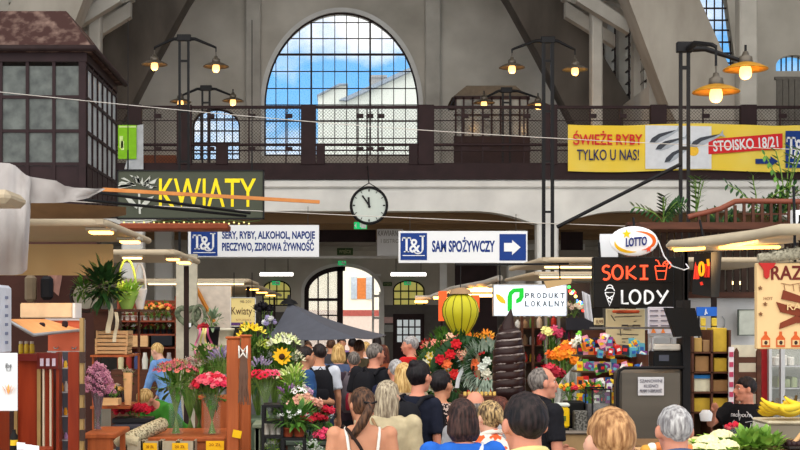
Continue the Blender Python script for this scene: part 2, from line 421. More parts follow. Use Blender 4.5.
# ---- outside: street, pale house across, gabled building seen through the great window
m = MB(); m.box(-60, 60, 62, 140, -.25, -.05); struct('pavement', m, mat('street', (170, 160, 150), .9))
yb = 86; b = thing('building', 'cream street house with grey shutters seen through the entrance', 'building', (2, yb, 0))
m = MB(); m.box(X(200, yb), X(460, yb), yb, yb + 6, 0, 10.5); part('wall', m, mat('cream_facade', (252, 246, 226), .9, var=.03), b)
m = MB(); m.box(X(200, yb), X(460, yb), yb - .06, yb, 0, Z(310, yb)); part('dado', m, mat('pink_dado', (226, 208, 196), .9, var=.05), b)
m = MB(); m.box(X(343, yb), X(460, yb), yb - .09, yb - .06, Z(316, yb), Z(310, yb)); part('band', m, mat('red_band', (176, 92, 84), .9), b)
wn = MB(); wn.box(X(357, yb), X(366, yb), yb - .05, yb + .05, Z(299, yb), Z(278, yb)); wn = part('window', wn, mat('orange_pane', (216, 128, 66), .5, var=.1), b)
for a, c in ((351, 357), (366, 372)):
    s_ = MB(); s_.box(X(a, yb), X(c, yb), yb - .1, yb - .02, Z(299, yb), Z(277, yb))
    for k in range(10): s_.box(X(a, yb) + .02, X(c, yb) - .02, yb - .13, yb - .1, Z(299, yb) + .09 * k + .03, Z(299, yb) + .09 * k + .07)
    part('shutter', s_, mat('grey_shutter', (196, 206, 216), .7), b)
yh = 104; b = thing('building', 'pale grey gabled building outside the great window', 'building', (5, yh, 0))
m = MB()
pr = [(318, 140), (318, 95), (340, 84), (347, 85), (347, 100), (372, 70.5), (470, 36), (470, 140)]
m.ext([(X(318, yh), 0)] + [(X(p, yh), Z(q, yh)) for p, q in ((318, 95), (340, 85), (347, 85), (347, 100), (420, 67), (520, 110))] + [(X(520, yh), 0)], yh, yh + 10)
part('wall', m, mat('pale_gable', (208, 214, 208), .9, var=.05, scale=.3), b)
m = MB()
m.ext([(X(p, yh), Z(q, yh)) for p, q in ((339, 101), (420, 64), (420, 68), (347, 101.5))], yh - .6, yh + 10)
m.ext([(X(p, yh), Z(q, yh)) for p, q in ((317, 95.5), (339, 84.2), (348, 84.2), (348, 85.5), (340, 85.5), (318, 96.5))], yh - .4, yh + 10)
m.ext([(X(p, yh), Z(q, yh)) for p, q in ((419, 64), (525, 108), (525, 112), (419, 68))], yh - .6, yh + 10)
part('roof', m, mat('slate', (128, 142, 160), .7, var=.1), b)
m = MB(); m.box(X(371, yh), X(386, yh), yh + 2, yh + 4, Z(90, yh), Z(71, yh)); m.box(X(370, yh), X(388, yh), yh + 1.9, yh + 4.1, Z(73, yh), Z(70.5, yh)); part('chimney', m, mat('brick_grey', (150, 150, 152), .9), b)

# ---- gallery
zf, zt_ = Z(165, YG), Z(180, YG)
m = MB()
bot = [(-12, Z(225, YG))]
def under(x):
    "haunched underside of the front beam, columns at +-5.2"
    d_ = min(abs(x - 5.2), abs(x + 5.2), abs(x - 12), abs(x + 12)) ; t = max(0, 1 - max(0, d_ - .3) / 1.6)
    return Z(211, YG) - (Z(211, YG) - Z(226, YG)) * t * t * .9
xs = [-12 + .25 * i for i in range(97)]
m.ext([(x, under(x)) for x in xs] + [(12, zt_), (-12, zt_)], YG, YG + .5); [m.box(a, b, YG, YG + .5, Z(211, YG), zt_) for a, b in ((-14.8, -12), (12, 14.8))]
m.bev(-12, 12, YG - .1, YG, Z(188, YG), zt_, .03)
struct('trim_4', m, white_m)
m = MB(); m.box(-14.8, 14.8, YG + .5, YW, Z(206, YG), zt_); struct('gallery_floor', m, [soffit])
m = MB(); m.box(-12, 12, YG - .16, YG - .02, zt_, zf); struct('trim_5', m, brown)
m = MB()
for k in range(4):
    y = YG + 2.6 * (k + 1); m.box(-12, 12, y, y + .35, Z(216, YG), Z(206, YG))
struct('trim_6', m, soffit)
for sx in (-1, 1):
    for yy in (YG, YG + 6.2):
        m = MB(); m.bev(sx * 5.2 - .27, sx * 5.2 + .27, yy + .02, yy + .5, 0, Z(206, YG), .04); m.bev(sx * 5.2 - .33, sx * 5.2 + .33, yy - .03, yy + .55, 0, .3, .03)
        struct('column', m, white_m)
# end railing
ry = YG - .1; rl = thing('gallery_railing', 'dark brown gallery railing with diamond wire mesh under the great window', 'railing', (0, ry, zf))
za, zb, zc = Z(165, ry), Z(146, ry), Z(107.5, ry)
m = MB(); m.bev(-12, 12, ry - .06, ry + .06, zb, zb + .06, .01); part('handrail', m, brown, rl)
m = MB(); m.box(-12, 12, ry - .04, ry + .04, zc - .03, zc + .04); m.box(-12, 12, ry - .02, ry + .02, Z(121, ry), Z(121, ry) + .02); part('top_rail', m, brown, rl)
m = MB(); m.box(-12, 12, ry - .03, ry + .03, Z(151, ry), Z(151, ry) + .03); m.box(-12, 12, ry - .03, ry + .03, za, za + .05); part('lower_rail', m, brown, rl)
for a, b_, c_ in ((301, 316, 107), (418, 434, 107), (316.4, 325, 146), (409, 417.6, 146), (177, 192, 107), (216, 228, 146), (128, 142, 107), (650, 666, 107), (543, 557, 107), (740, 756, 107)):
    m = MB(); m.bev(X(a, ry), X(b_, ry), ry - .09, ry + .09, za, Z(c_, ry) + .05, .01); part('post', m, brown, rl)
for c_ in (155, 208, 249, 286, 367, 378, 357, 462, 483, 524, 590, 620, 703, 780):
    m = MB(); x = X(c_, ry); m.bar((x, ry, za), (x, ry, zc), .035)
    for zz in (Z(116, ry), Z(149, ry)): m.box(x - .02, x + .16, ry - .04, ry + .04, zz - .05, zz + .05)
    part('ornate_post', m, brown, rl)
m = MB(); st = .085
def wires(m, x0, x1, z0, z1, y, st, r=.0038):
    h = z1 - z0; n = int((x1 - x0 + h) / st)
    for k in range(n):
        for sg in (1, -1):
            a = x0 - h + k * st; pa, pb = max(0, x0 - a), min(h, x1 - a)
            if pb <= pa: continue
            z_ = (lambda t: z0 + t) if sg > 0 else (lambda t: z1 - t)
            p, q = Vector((a + pa, y, z_(pa))), Vector((a + pb, y, z_(pb))); d_ = Vector((-(q - p).z, 0, (q - p).x)).normalized() * r
            m.add([p - d_, p + d_, q + d_, q - d_], [(0, 1, 2, 3)])
wires(m, -12, 12, za, zc, ry + .02, st)
part('wire_mesh', m, brown2, rl)

# ---- the great concrete arches
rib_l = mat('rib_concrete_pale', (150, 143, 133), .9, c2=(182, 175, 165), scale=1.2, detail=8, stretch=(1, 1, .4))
def rib(name, pxl, yd, outer, inner, th, label, mm=None):
    "outer/inner edges as half-width(z) polylines in px for the RIGHT leg, mirrored about the hall axis and closed above the frame"
    ax = X(pxl, yd)
    o = [(X(p, yd) - ax, Z(q, yd)) for p, q in outer]; i = [(X(p, yd) - ax, Z(q, yd)) for p, q in inner]
    m = MB()
    def closed(e, top):
        x0, z0 = e[-1]; n = 12
        return e + [(x0 * math.cos(PI / 2 * k / n), z0 + (top - z0) * math.sin(PI / 2 * k / n)) for k in range(1, n + 1)]
    O = closed(o, 19.5); I = closed(i, 18.0)
    N = 40
    def samp(e, t):
        L = [0]
        for a, b in zip(e, e[1:]): L.append(L[-1] + math.dist(a, b))
        d_ = t * L[-1]
        for k in range(len(e) - 1):
            if L[k + 1] >= d_ - 1e-9:
                u = (d_ - L[k]) / max(1e-9, L[k + 1] - L[k]); return (e[k][0] + (e[k + 1][0] - e[k][0]) * u, e[k][1] + (e[k + 1][1] - e[k][1]) * u)
        return e[-1]
    for sg in (1, -1):
        for k in range(N):
            q = [samp(O, k / N), samp(O, (k + 1) / N), samp(I, (k + 1) / N), samp(I, k / N)]
            m.ext([(ax + sg * x, z) for x, z in q], yd, yd + th)
    return struct(name, m, mm or rib_shade, label)
rib('concrete_arch', 348, 43, [(672, 166), (634, 107), (606, 60), (575, 10), (560, -60)], [(596, 166), (566, 107), (540, 56), (509, 0), (470, -60)], 1.0, 'parabolic concrete arch in painted shade nearest the end wall')
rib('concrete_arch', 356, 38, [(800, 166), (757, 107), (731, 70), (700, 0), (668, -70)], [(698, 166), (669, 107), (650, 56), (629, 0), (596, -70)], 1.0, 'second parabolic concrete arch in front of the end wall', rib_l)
# aisle beams between the arches, pale
for sx in (-1, 1):
    for k, (a, b_) in enumerate((((563, 5), (612, 38)), ((560, -12), (640, 22)), ((570, -40), (668, 10)))):
        m = MB(); q = lambda p: 348 + sx * (p - 348)
        for yy in (39.5, 41.5):
            m.ext([(X(q(a[0]), 42), Z(a[1], 42)), (X(q(b_[0]), 42), Z(b_[1], 42)), (X(q(b_[0]), 42), Z(b_[1] + 12, 42)), (X(q(a[0]), 42), Z(a[1] + 15, 42))], yy, yy + .35)
        struct('aisle_beam', m, concrete)
# upper aisle piers
for p0, p1, yy in ((592, 603, 40), (740, 758, 37.5), (88, 100, 40)):
    m = MB(); m.bev(X(p0, yy), X(p1, yy), yy, yy + .5, zf - .3, 19, .04); struct('pier', m, concrete)
# side walls, the clerestory with tall windows, and the transept walls behind the arches
for nm, sx in (('left', -1), ('right', 1)):
    m = MB(); m.box(15 * sx - .2, 15 * sx + .2, 18, YW, 0, 5.6); m.box(15 * sx - .2, 15 * sx + .2, 18, 41, 5.6, 14); struct('wall_' + nm, m, plaster)
    xw = 8.7 * sx
    outer = [(39.4, zf), (YW, zf), (YW, 18), (39.4, 18)]
    ho = [arch(y0, y0 + 1.8, 8.6, 10.9, 11.7) for y0 in (39.7, 41.9, 44.1, 46.2 - .1)]
    mb = holed('w', outer, ho, 0, .4, plaster)
    mb.v = [(xw + sx * y, x, z) for x, y, z in mb.v]; mb.f = [f if sx < 0 else f[::-1] for f in mb.f]
    struct('wall_' + nm + '_upper', mb, plaster)
    for n_, h_ in enumerate(ho):
        ys = [p[0] for p in h_]; y0, y1 = min(ys), max(ys); m = MB()
        for k in range(1, 4): y = y0 + (y1 - y0) * k / 4; m.box(xw + sx * .2, xw + sx * .26, y - .02, y + .02, 8.6, inarch(y, y0, y1, 10.9, 11.7))
        for k in range(1, 8):
            z = 8.6 + k * .37; hw = .9 if z < 10.9 else .9 * math.sqrt(max(0, 1 - ((z - 10.9) / .8) ** 2))
            m.box(xw + sx * .2, xw + sx * .26, (y0 + y1) / 2 - hw, (y0 + y1) / 2 + hw, z - .02, z + .02)
        w_ = thing('window_%d' % (10 + n_ + (5 if sx > 0 else 0)), 'tall arched side window behind the concrete arches', None, (xw, (y0 + y1) / 2, 8.6)); w_['kind'] = 'structure'
        part('window_frame', m, brown2, w_)
        m = MB(); m.box(xw + sx * .22, xw + sx * .23, y0, y1, 8.6, 11.7); part('pane', m, glass, w_)
yt = 41.0
slant = [(X(690, yt), Z(-30, yt)), (X(723, yt), Z(-30, yt)), (X(736, yt), Z(70, yt)), (X(690, yt), Z(70, yt))]
aw2 = arch(X(776, yt), X(812, yt), Z(71, yt), Z(66, yt), Z(55, yt))
mb = holed('w', [(8.9, zf), (14.8, zf), (14.8, 18), (8.9, 18)], [slant, aw2], yt, yt + .4, plaster)
struct('wall_transept', mb, plaster)
m = MB(); m.box(-14.8, -8.9, yt, yt + .4, zf, 18); struct('wall_transept', m, plaster)
w_ = thing('window_30', 'tall slanting window of small panes between the right arch and the pier', None, (X(713, yt), yt, Z(70, yt))); w_['kind'] = 'structure'
m = MB()
for p in (700, 708, 716, 724, 732): m.box(X(p, yt) - .015, X(p, yt) + .015, yt + .15, yt + .2, Z(70, yt), Z(-30, yt))
for p in (-20, -7, 7, 19, 29, 41, 52, 62): m.box(X(690, yt), X(736, yt), yt + .14, yt + .21, Z(p, yt) - .02, Z(p, yt) + .02)
part('window_frame', m, brown2, w_); m = MB(); m.box(X(690, yt), X(737, yt), yt + .17, yt + .18, Z(71, yt), Z(-30, yt)); part('pane', m, glass, w_)
w_ = thing('window_31', 'low arched window high on the right transept wall', None, (X(794, yt), yt, Z(70, yt))); w_['kind'] = 'structure'
m = MB()
for p in (783, 788, 794, 800, 806): m.box(X(p, yt) - .015, X(p, yt) + .015, yt + .15, yt + .2, Z(71, yt), inarch(X(p, yt), X(776, yt), X(812, yt), Z(66, yt), Z(55, yt)))
part('window_frame', m, brown2, w_); m = MB(); m.box(X(776, yt), X(812, yt), yt + .17, yt + .18, Z(71, yt), Z(56, yt)); part('pane', m, glass, w_)
m = MB()
for p in range(776, 812, 6): m.box(X(p, yt) + .01, X(p + 6, yt) - .01, yt - .05, yt, zf, Z(80, yt))
m.box(X(774, yt), X(813, yt), yt - .07, yt, Z(80, yt), Z(77, yt)); struct('door_4', m, mat('grey_door', (120, 116, 110), .7), 'grey boarded double door on the right transept wall')
# pipe conduit beams under the gallery, tubes and signs
# ------------------------------------------------------------------ helpers in photo units: a box seen at px x py, standing at distance d
def PB(m, x0, x1, y0, y1, d, th=.03, mi=0, b=0):
    a = (X(x0, d), X(x1, d), d, d + th, Z(y1, d), Z(y0, d))
    return m.bev(*a, b=b, m=mi) if b else m.box(*a, m=mi)
def T(s, x0, x1, base, cap, d, align='L', bold=.0, t=.004, shear=0):
    "text between px x0..x1, baseline py, cap line py, on a face at distance d"
    return text(s, X(x0, d), d, Z(base, d), Z(cap, d) - Z(base, d), X(x1, d) - X(x0, d), 'L', t, bold, shear)
navy = C(24, 52, 120, rough=.5, var=.04); signw = mat('sign_white', (226, 228, 232), .5, var=.02, scale=2); signblue = mat('sign_blue', (16, 54, 128), .5, var=.04)
def serif_logo(m, x0, x1, y0, y1, d):
    "white T & J with serifs inside the px box"
    w = x1 - x0; h = y1 - y0
    q = lambda a, b, c, e, m_=m: PB(m_, x0 + a * w, x0 + b * w, y0 + c * h, y0 + e * h, d - .006, .006)
    q(.06, .40, .16, .21); q(.19, .27, .16, .74); q(.13, .33, .70, .74); q(.06, .09, .16, .30); q(.37, .40, .16, .30)
    q(.72, .92, .10, .14); q(.80, .87, .10, .66); q(.08, .92, .85, .88)
    t = text('&', X(x0 + .33 * w, d), d, Z(y0 + .74 * h, d), (Z(y0, d) - Z(y1, d)) * .52, (X(x1, d) - X(x0, d)) * .42, 'L', .006, .012)
    m.add(t.v, t.f)
    pts = [Vector((X(x0 + (.83 - .17 + .17 * math.cos(-a)) * w, d), d - .004, Z(y0 + (.64 + .16 * math.sin(a)) * h, d))) for a in [PI * k / 8 for k in range(9)]]
    m.tube(pts, (X(x1, d) - X(x0, d)) * .028, 5)
    return m
def plate(name, label, x0, x1, y0, y1, d, m_, th=.04, cat='sign', frame=None, fw=1):
    t = thing(name, label, cat, (X((x0 + x1) / 2, d), d, Z(y1, d)))
    m = MB(); PB(m, x0, x1, y0, y1, d, th, b=.005); part('board', m, m_, t)
    if frame:
        m = MB()
        for a in ((x0 - fw, x1 + fw, y0 - fw, y0), (x0 - fw, x1 + fw, y1, y1 + fw), (x0 - fw, x0, y0 - fw, y1 + fw), (x1, x1 + fw, y0 - fw, y1 + fw)): PB(m, *a, d - .015, th + .03)
        part('frame', m, frame, t)
    return t
def lett(t, s, x0, x1, base, cap, d, m_, name='lettering', **k): return part(name, T(s, x0, x1, base, cap, d, **k), m_, t)

# ---- hanging directory signs
D = 27.0
t = plate('hanging_sign', 'white hanging sign listing cheese, fish and bread, with blue logo at its left end', 188, 319, 225, 257, D, signw)
m = MB(); PB(m, 191, 217.5, 230, 256, D - .008, .008); part('logo_panel', m, signblue, t); part('logo', serif_logo(MB(), 191, 217.5, 230.5, 256, D - .008), signw, t)
lett(t, 'SERY, RYBY, ALKOHOL, NAPOJE', 222, 315, 238.5, 231.5, D, navy, bold=.035); lett(t, 'PIECZYWO, ZDROWA ŻYWNOŚĆ', 222, 314, 250.5, 243, D, navy, bold=.035)
m = MB()
for x in (200, 308): m.cyl(at(x, 225, D + .02), at(x, 206, YG + .2), .008, n=5)
part('hanger', m, black, t)
D = 26.0
t = plate('hanging_sign', 'white hanging sign reading SAM SPOZYWCZY with a blue arrow panel pointing right', 398.5, 527.5, 231, 263, D, signw)
m = MB(); PB(m, 400.5, 427, 233, 260, D - .008, .008); part('logo_panel', m, signblue, t); part('logo', serif_logo(MB(), 400.5, 427, 233, 259, D - .008), signw, t)
lett(t, 'SAM SPOŻYWCZY', 432, 495, 251.5, 241, D, navy, bold=.035)
m = MB(); PB(m, 499.5, 526, 234, 260.5, D - .008, .008); part('arrow_panel', m, signblue, t)
m = MB(); m.ext([(X(p, D), Z(q, D)) for p, q in ((504, 243), (512, 243), (512, 240), (520.5, 247.3), (512, 255), (512, 251.5), (504, 251.5))], D - .014, D - .008); part('arrow', m, signw, t)
m = MB()
for x in (410, 516): m.cyl(at(x, 231, D + .02), at(x, 214, YG + .2), .008, n=5)
part('hanger', m, black, t)
# small board above the entrance
D = 40
t = plate('hanging_sign', 'small white board with faint grey lettering between the two large signs', 377, 403, 229, 256, D, signw)
lett(t, 'KAWIARNIA', 378, 402, 236, 230.5, D, C(110, 108, 106)); lett(t, 'I BISTRO', 381, 399, 243, 239, D, C(150, 148, 146))
exit_g = mat('exit_green', (20, 150, 84), .5, em=1.1, emc=(20, 160, 90), var=.03)
for (x0, x1, y0, y1, d, s, lab, mm) in ((354, 367, 222, 229, 34, 'EXIT', 'small green exit sign hanging under the clock', exit_g), (272, 280, 281, 285, 47.7, '', 'small green exit sign over the left arched window', exit_g),
                       (404, 411, 281.5, 285, 47.7, '', 'small green exit sign over the right arched window', exit_g), (338, 346, 261, 265, 47.5, '', 'tiny green exit lamp at the top of the entrance arch', exit_g)):
    t = plate('exit_sign', lab, x0, x1, y0, y1, d, mm, .05)
    m = MB(); c = (x0 + x1) / 2; h = y1 - y0
    m.ext([(X(p, d), Z(q, d)) for p, q in ((x0 + .5, (y0 + y1) / 2), (x0 + 2.4, y0 + .8), (x0 + 2.4, y1 - .8))], d - .006, d)
    PB(m, c - .6, c + .5, y0 + h * .3, y0 + h * .75, d - .006, .006); m.ball(at(c + .3, y0 + h * .2, d), .02 * d / 34); PB(m, c + .8, x1 - .8, y0 + .8, y1 - .7, d - .006, .006)
    part('pictogram', m, signw, t)
dgreen = mat('sign_dark_green', (58, 84, 52), .6)
t = plate('direction_sign', 'dark green WYJSCIE plate above the entrance arch', 337, 353, 248, 255, 46, dgreen); lett(t, 'WYJŚCIE', 339, 351, 253.2, 250, 46, C(190, 196, 150))
t = plate('direction_sign', 'dark green plate beside the right end of the entrance arch', 383, 392, 282, 286, 47.7, dgreen); lett(t, 'WYJŚCIE', 384, 391, 285, 283, 47.7, C(150, 160, 120))
t = plate('notice_board', 'pinkish notice on the dark wall right of the entrance', 384, 393, 317, 323, 47.92, C(206, 170, 168), cat='notice'); t = plate('notice_board', 'grey notice below the pinkish one right of the entrance', 384, 393, 325, 332, 47.92, C(150, 152, 150), cat='notice')
for x0, x1, lab in ((260, 293, 'white fluorescent tube lamp on the left of the entrance hall'), (391, 426, 'white fluorescent tube lamp on the right of the entrance hall')):
    d = 44; t = thing('tube_lamp', lab, 'lamp', at((x0 + x1) / 2, 276, d))
    m = MB(); PB(m, x0, x1, 271.5, 273, d, .12, b=.01); part('housing', m, signw, t)
    m = MB(); m.cyl(at(x0, 274.5, d + .05), at(x1, 274.5, d + .05), .045, n=8); part('tube', m, tubeL, t)
    m = MB(); [m.cyl(at(x, 271.5, d + .05), (X(x, d), d + .05, Z(206, YG)), .01, n=4) for x in (x0 + 5, x1 - 5)]; part('hanger', m, black, t)
    lamp('AREA', 'tube_light', at((x0 + x1) / 2, 278, d), 26, (255, 246, 232), 1.1, sy=.12)
# under the gallery: upper beam and dark glazed transoms of the inner kiosks
m = MB(); PB(m, 196, 400, 256, 258.4, 42, .2); struct('trim_7', m, white_m)
for n_, (x0, x1, y0, y1, mm) in enumerate(((319, 376, 229.5, 242, brown), (455, 497, 261, 340, brown), (440, 447, 262, 300, white_m), (508, 521, 231, 243, brown), (561, 583, 232, 250, brown), (505, 585, 244, 250, white_m))):
    m = MB(); PB(m, x0, x1, y0, y1, 41 + .3 * n_, .08); struct('trim_%d' % (10 + n_), m, mm)
# gate lights above the street side
# ---- station clock hanging from the gallery
D = 33.0; c = at(369, 205.5, D); r = 19.3 * D / F
t = thing('wall_clock', 'round black-rimmed clock hanging from the gallery under the great window', 'clock', c - Vector((0, 0, r)))
m = MB(); n = 40
prof = [(r * .86, -.02), (r * .88, -.07), (r * .97, -.075), (r, -.03), (r, .1), (r * .86, .12)]
vs = [(c.x + p * math.cos(2 * PI * k / n), c.y + q, c.z + p * math.sin(2 * PI * k / n)) for p, q in prof for k in range(n)]
m.add(vs, [(a * n + k, a * n + (k + 1) % n, (a + 1) * n + (k + 1) % n, (a + 1) * n + k) for a in range(len(prof) - 1) for k in range(n)], 0, True); part('rim', m, black, t)
m = MB(); m.cyl(c + Vector((0, -.02, 0)), c + Vector((0, .1, 0)), r * .88, n=n); part('dial', m, mat('dial', (205, 214, 208), .4, var=.03), t)
for k in range(12):
    m = MB(); a = 2 * PI * k / 12; p = Vector((math.sin(a), 0, math.cos(a))); m.bar(c + p * r * .72 + Vector((0, -.025, 0)), c + p * r * .84 + Vector((0, -.025, 0)), .03 if k % 3 == 0 else .016); part('hour_mark', m, black, t)
for nm, a, l, wd in (('minute_hand', R(-34), .62, .035), ('hour_hand', R(-3), .42, .045)):
    m = MB(); p = Vector((math.sin(a), 0, math.cos(a))); m.bar(c - p * r * .12 + Vector((0, -.035, 0)), c + p * r * l + Vector((0, -.035, 0)), wd); part(nm, m, black, t)
m = MB(); top = Vector((c.x, D, Z(183, D))); m.cyl(c + Vector((-r * .5, 0, r * .86)), top, .012, n=5); m.cyl(c + Vector((r * .5, 0, r * .86)), top, .012, n=5); m.cyl(top, (c.x, YG - .1, Z(166, YG)), .015, n=5); part('hanger', m, black, t)

# ---- fish banner on the gallery
D = YG - .25; t = thing('banner', 'long yellow fish banner tied to the gallery railing, right side', 'banner', at(680, 170, D))
yel = mat('banner_yellow', (236, 200, 34), .5, c2=(228, 208, 104), scale=.5); redb = mat('banner_red', (206, 34, 40), .5, var=.05); whb = mat('banner_white', (214, 218, 226), .5, var=.05)
m = MB()
m.sheet(lambda u, v: (X(568 + 232 * u + 10 * u, D), D + .02 * math.sin(u * 31) * (.4 + v), Z(171 - 46.5 * v + 1.1 * math.sin(u * 9), D)), 60, 4, t=(0, .02, 0)); part('cloth', m, yel, t)
pf = lambda pts, y: MB().ext([(X(p, D), Z(q, D)) for p, q in pts], D - y, D - y + .008)
part('picture', pf([(645, 125.5), (711, 126.5), (711, 169), (645, 169)], .04), whb, t)
fm_d = C(58, 62, 72, rough=.35); fm_l = C(170, 178, 190, rough=.35)
for (x0, y0, L, an) in ((649, 143, 34, 24), (655, 150, 36, 22), (664, 163, 34, 34), (690, 146, 36, 20)):
    f = MB(); ca, sa = math.cos(R(an)), math.sin(R(an)); P = lambda u, v: (X(x0 + (u * ca + v * sa) * 1., D), Z(y0 - (u * sa - v * ca), D))
    f.ext([P(0, 0), P(4, -3.2), P(12, -4.4), P(L * .7, -2.2), P(L * .88, -.8), P(L, -4), P(L - 1.5, 0), P(L, 4), P(L * .88, .8), P(L * .7, 2), P(12, 3.6), P(4, 2.8)], D - .058, D - .05); part('fish_belly', f, fm_l, t)
    f = MB(); f.ext([P(0, -.3), P(4, -3.2), P(12, -4.4), P(L * .7, -2.2), P(L * .88, -.8), P(L * .7, -.4), P(12, -.6), P(5, 1.8)], D - .066, D - .059); part('fish_back', f, fm_d, t)
f = MB(); c = at(693, 151, D); f.cyl(c + Vector((0, -.05, 0)), c + Vector((0, -.04, 0)), .13, n=16); part('lemon', f, C(238, 190, 60), t)
part('red_lettering', T('ŚWIEŻE RYBY', 573, 642.5, 144.5, 134.5, D - .05, bold=.02), redb, t)
part('navy_lettering', T('TYLKO U NAS!', 577, 639, 160, 149.5, D - .05, bold=.01), C(30, 34, 90), t)
part('red_strip', pf([(708, 139.5), (782, 133.5), (782, 149), (708, 154.5)], .045), redb, t)
M_ = Matrix.Translation(at(713, 152, D)) @ Matrix.Rotation(R(-4.2), 4, 'Y') @ Matrix.Translation(-at(713, 152, D))
part('strip_lettering', text('STOISKO 18/21', X(713, D), D - .05, Z(151.5, D), Z(141.5, D) - Z(151.5, D), X(778, D) - X(713, D), 'L', .004, .02, M=M_), signw, t)
part('arrow', pf([(755, 159), (770, 159), (770, 156.5), (778, 161.5), (770, 166.5), (770, 164), (755, 164)], .045), C(24, 52, 120), t)
part('logo_panel', pf([(785, 131), (812, 131), (812, 168), (785, 168)], .045), signblue, t); part('logo', serif_logo(MB(), 785, 812, 131, 168, D - .05), signw, t)
D = YG - .3
t = plate('banner', 'small bright green banner hanging on the gallery left of the flower sign', 118, 136.5, 125, 159, D, mat('lime_cloth', (128, 190, 30), .6, var=.08), .02, 'banner')
m = MB()
for p in ((119, 136, 126, 127.5), (119.5, 123, 136, 148), (121, 124, 141, 150)): PB(m, *p, D - .006, .006)
part('print', m, C(200, 226, 150), t)
m = MB(); m.ext([(X(p, D), Z(q, D)) for p, q in ((137, 125), (143, 124), (143, 169), (124, 169))], D + .05, D + .09); solo('canvas_flap', m, mat('grey_canvas', (176, 182, 190), .8, bump=.3), 'grey white canvas flap hanging beside the bright green banner', 'cloth')

# ---- lamp posts
shade_m = mat('enamel_shade', (88, 80, 70), .35, metal=.3, var=.2); shade_y = mat('ochre_shade', (170, 120, 30), .4, var=.2); opal = mat('opal_glass', (255, 226, 180), em=2.6, emc=(255, 190, 110))
opal_w = mat('opal_glass_white', (255, 240, 226), em=5, emc=(255, 214, 180))
def pendant(root, x, y, z, s, L, bm=opal, sm=shade_m, power=18):
    "enamel shade lamp hanging from (x, y, z)"
    m = MB(); m.cyl((x, y, z), (x, y, z - .1 * s), .012 * s, n=6); m.lathe((x, y, z - .28 * s), [(0, .2), (.035, .19), (.05, .14), (.09, .12), (.1, .04), (.06, 0)], 12) if s == 1 else m.lathe((x, y, z - .28 * s), [(0, .2 * s), (.035 * s, .19 * s), (.05 * s, .14 * s), (.09 * s, .12 * s), (.1 * s, .04 * s), (.06 * s, 0)], 12)
    part('lamp_neck', m, shade_m, root)
    m = MB(); m.lathe((x, y, z - .34 * s), [(.1 * s, .1 * s), (.2 * s, .07 * s), (.3 * s, .015 * s), (.3 * s, 0), (.2 * s, .045 * s), (.1 * s, .06 * s)], 20, cap=False); part('lamp_shade', m, sm, root)
    m = MB(); m.lathe((x, y, z - .5 * s), [(0.005, .03 * s), (.05 * s, .04 * s), (.075 * s, .07 * s), (.085 * s, .11 * s), (.08 * s, .16 * s), (.07 * s, .2 * s)], 14); part('bulb', m, bm, root)
    lamp('POINT', 'lamp_light', (x, y, z - .62 * s), power, (255, 190, 110), .08)
def lamp_post(px, py_top, d, arms, label, s=1, foot=0, sep=.2, wd=.055, sm=shade_m, bm=opal):
    x = X(px, d); zt = Z(py_top, d); t = thing('lamp_post', label, 'lamp post', (x, d, foot))
    for e in (-1, 1):
        m = MB(); m.box(x + e * sep / 2 - wd / 2, x + e * sep / 2 + wd / 2, d - wd / 2, d + wd / 2, foot, zt); part('post', m, black, t)
    z = foot + 1
    while z < zt: part('cross_bar', MB().box(x - sep / 2, x + sep / 2, d - .02, d + .02, z, z + .05), black, t); z += 1.15
    m = MB(); m.bev(x - sep / 2 - .06, x + sep / 2 + .06, d - .05, d + .05, zt - .05, zt + .1, .01); part('top_bar', m, black, t)
    for (lx, ly, dy) in arms:
        y = d + dy; ax, az = X(lx, y), Z(ly, y); e = 1 if ax > x else -1
        m = MB(); m.tube([(x + e * sep / 2, d, zt), (x + e * .35 * abs(ax - x), d + dy * .35, zt + .0), (ax - e * .06, y, zt - .17), (ax, y, zt - .2)], [.05, .04, .03, .028], 6); m.cyl((ax, y, zt - .18), (ax, y, az), .018, n=6)
        part('arm', m, black, t); pendant(t, ax, y, az, s, 1, bm, sm)
    return t
lamp_post(184, 39, 32, [(154.5, 50, 0), (216, 52, 0)], 'tall double lamp post with two lit enamel lamps left of the great window')
lamp_post(548, 41, 32, [(512, 53, 0), (575, 55, 0)], 'tall double lamp post with two lit lamps right of the great window', wd=.075)
lamp_post(206, 89, 39, [(180.5, 90, 0), (233, 89, 0)], 'lamp post on the gallery seen behind the left tall lamp post', foot=zf)
lamp_post(506.5, 91, 39, [(484, 91, 0), (538, 93, 0)], 'lamp post on the gallery seen behind the fish banner side, right of the window', foot=zf)
t = lamp_post(684.5, 49, 20, [(716, 66, -1.2), (745.5, 45, 0)], 'near lamp post with two large glowing ochre lamps in front of the fish banner', s=1.05, sep=.11, wd=.045, sm=shade_y)
m = MB(); m.cyl(at(557, 227, 19.98), at(681, 164, 19.98), .03, n=6); solo('guy_bar', m, black, 'slanting dark steel bar running down left from the near lamp post', 'bar')
# festoon wires across the hall
for n_, (a, b, d, lab) in enumerate((((0, 91), (800, 150), 21, 'thin pale cable sagging across the whole hall below the lamps'), ((0, 197), (800, 232), 20, 'thin pale cable crossing low in front of the clock'))):
    pts = [at(-10 + 820 * k / 30, a[1] + (b[1] - a[1]) * k / 30 + (8 if n_ == 0 else 3) * math.sin(PI * k / 30), d) for k in range(31)]
    solo('cable', MB().tube(pts, .006, 5), C(196, 190, 184), lab, 'cable')

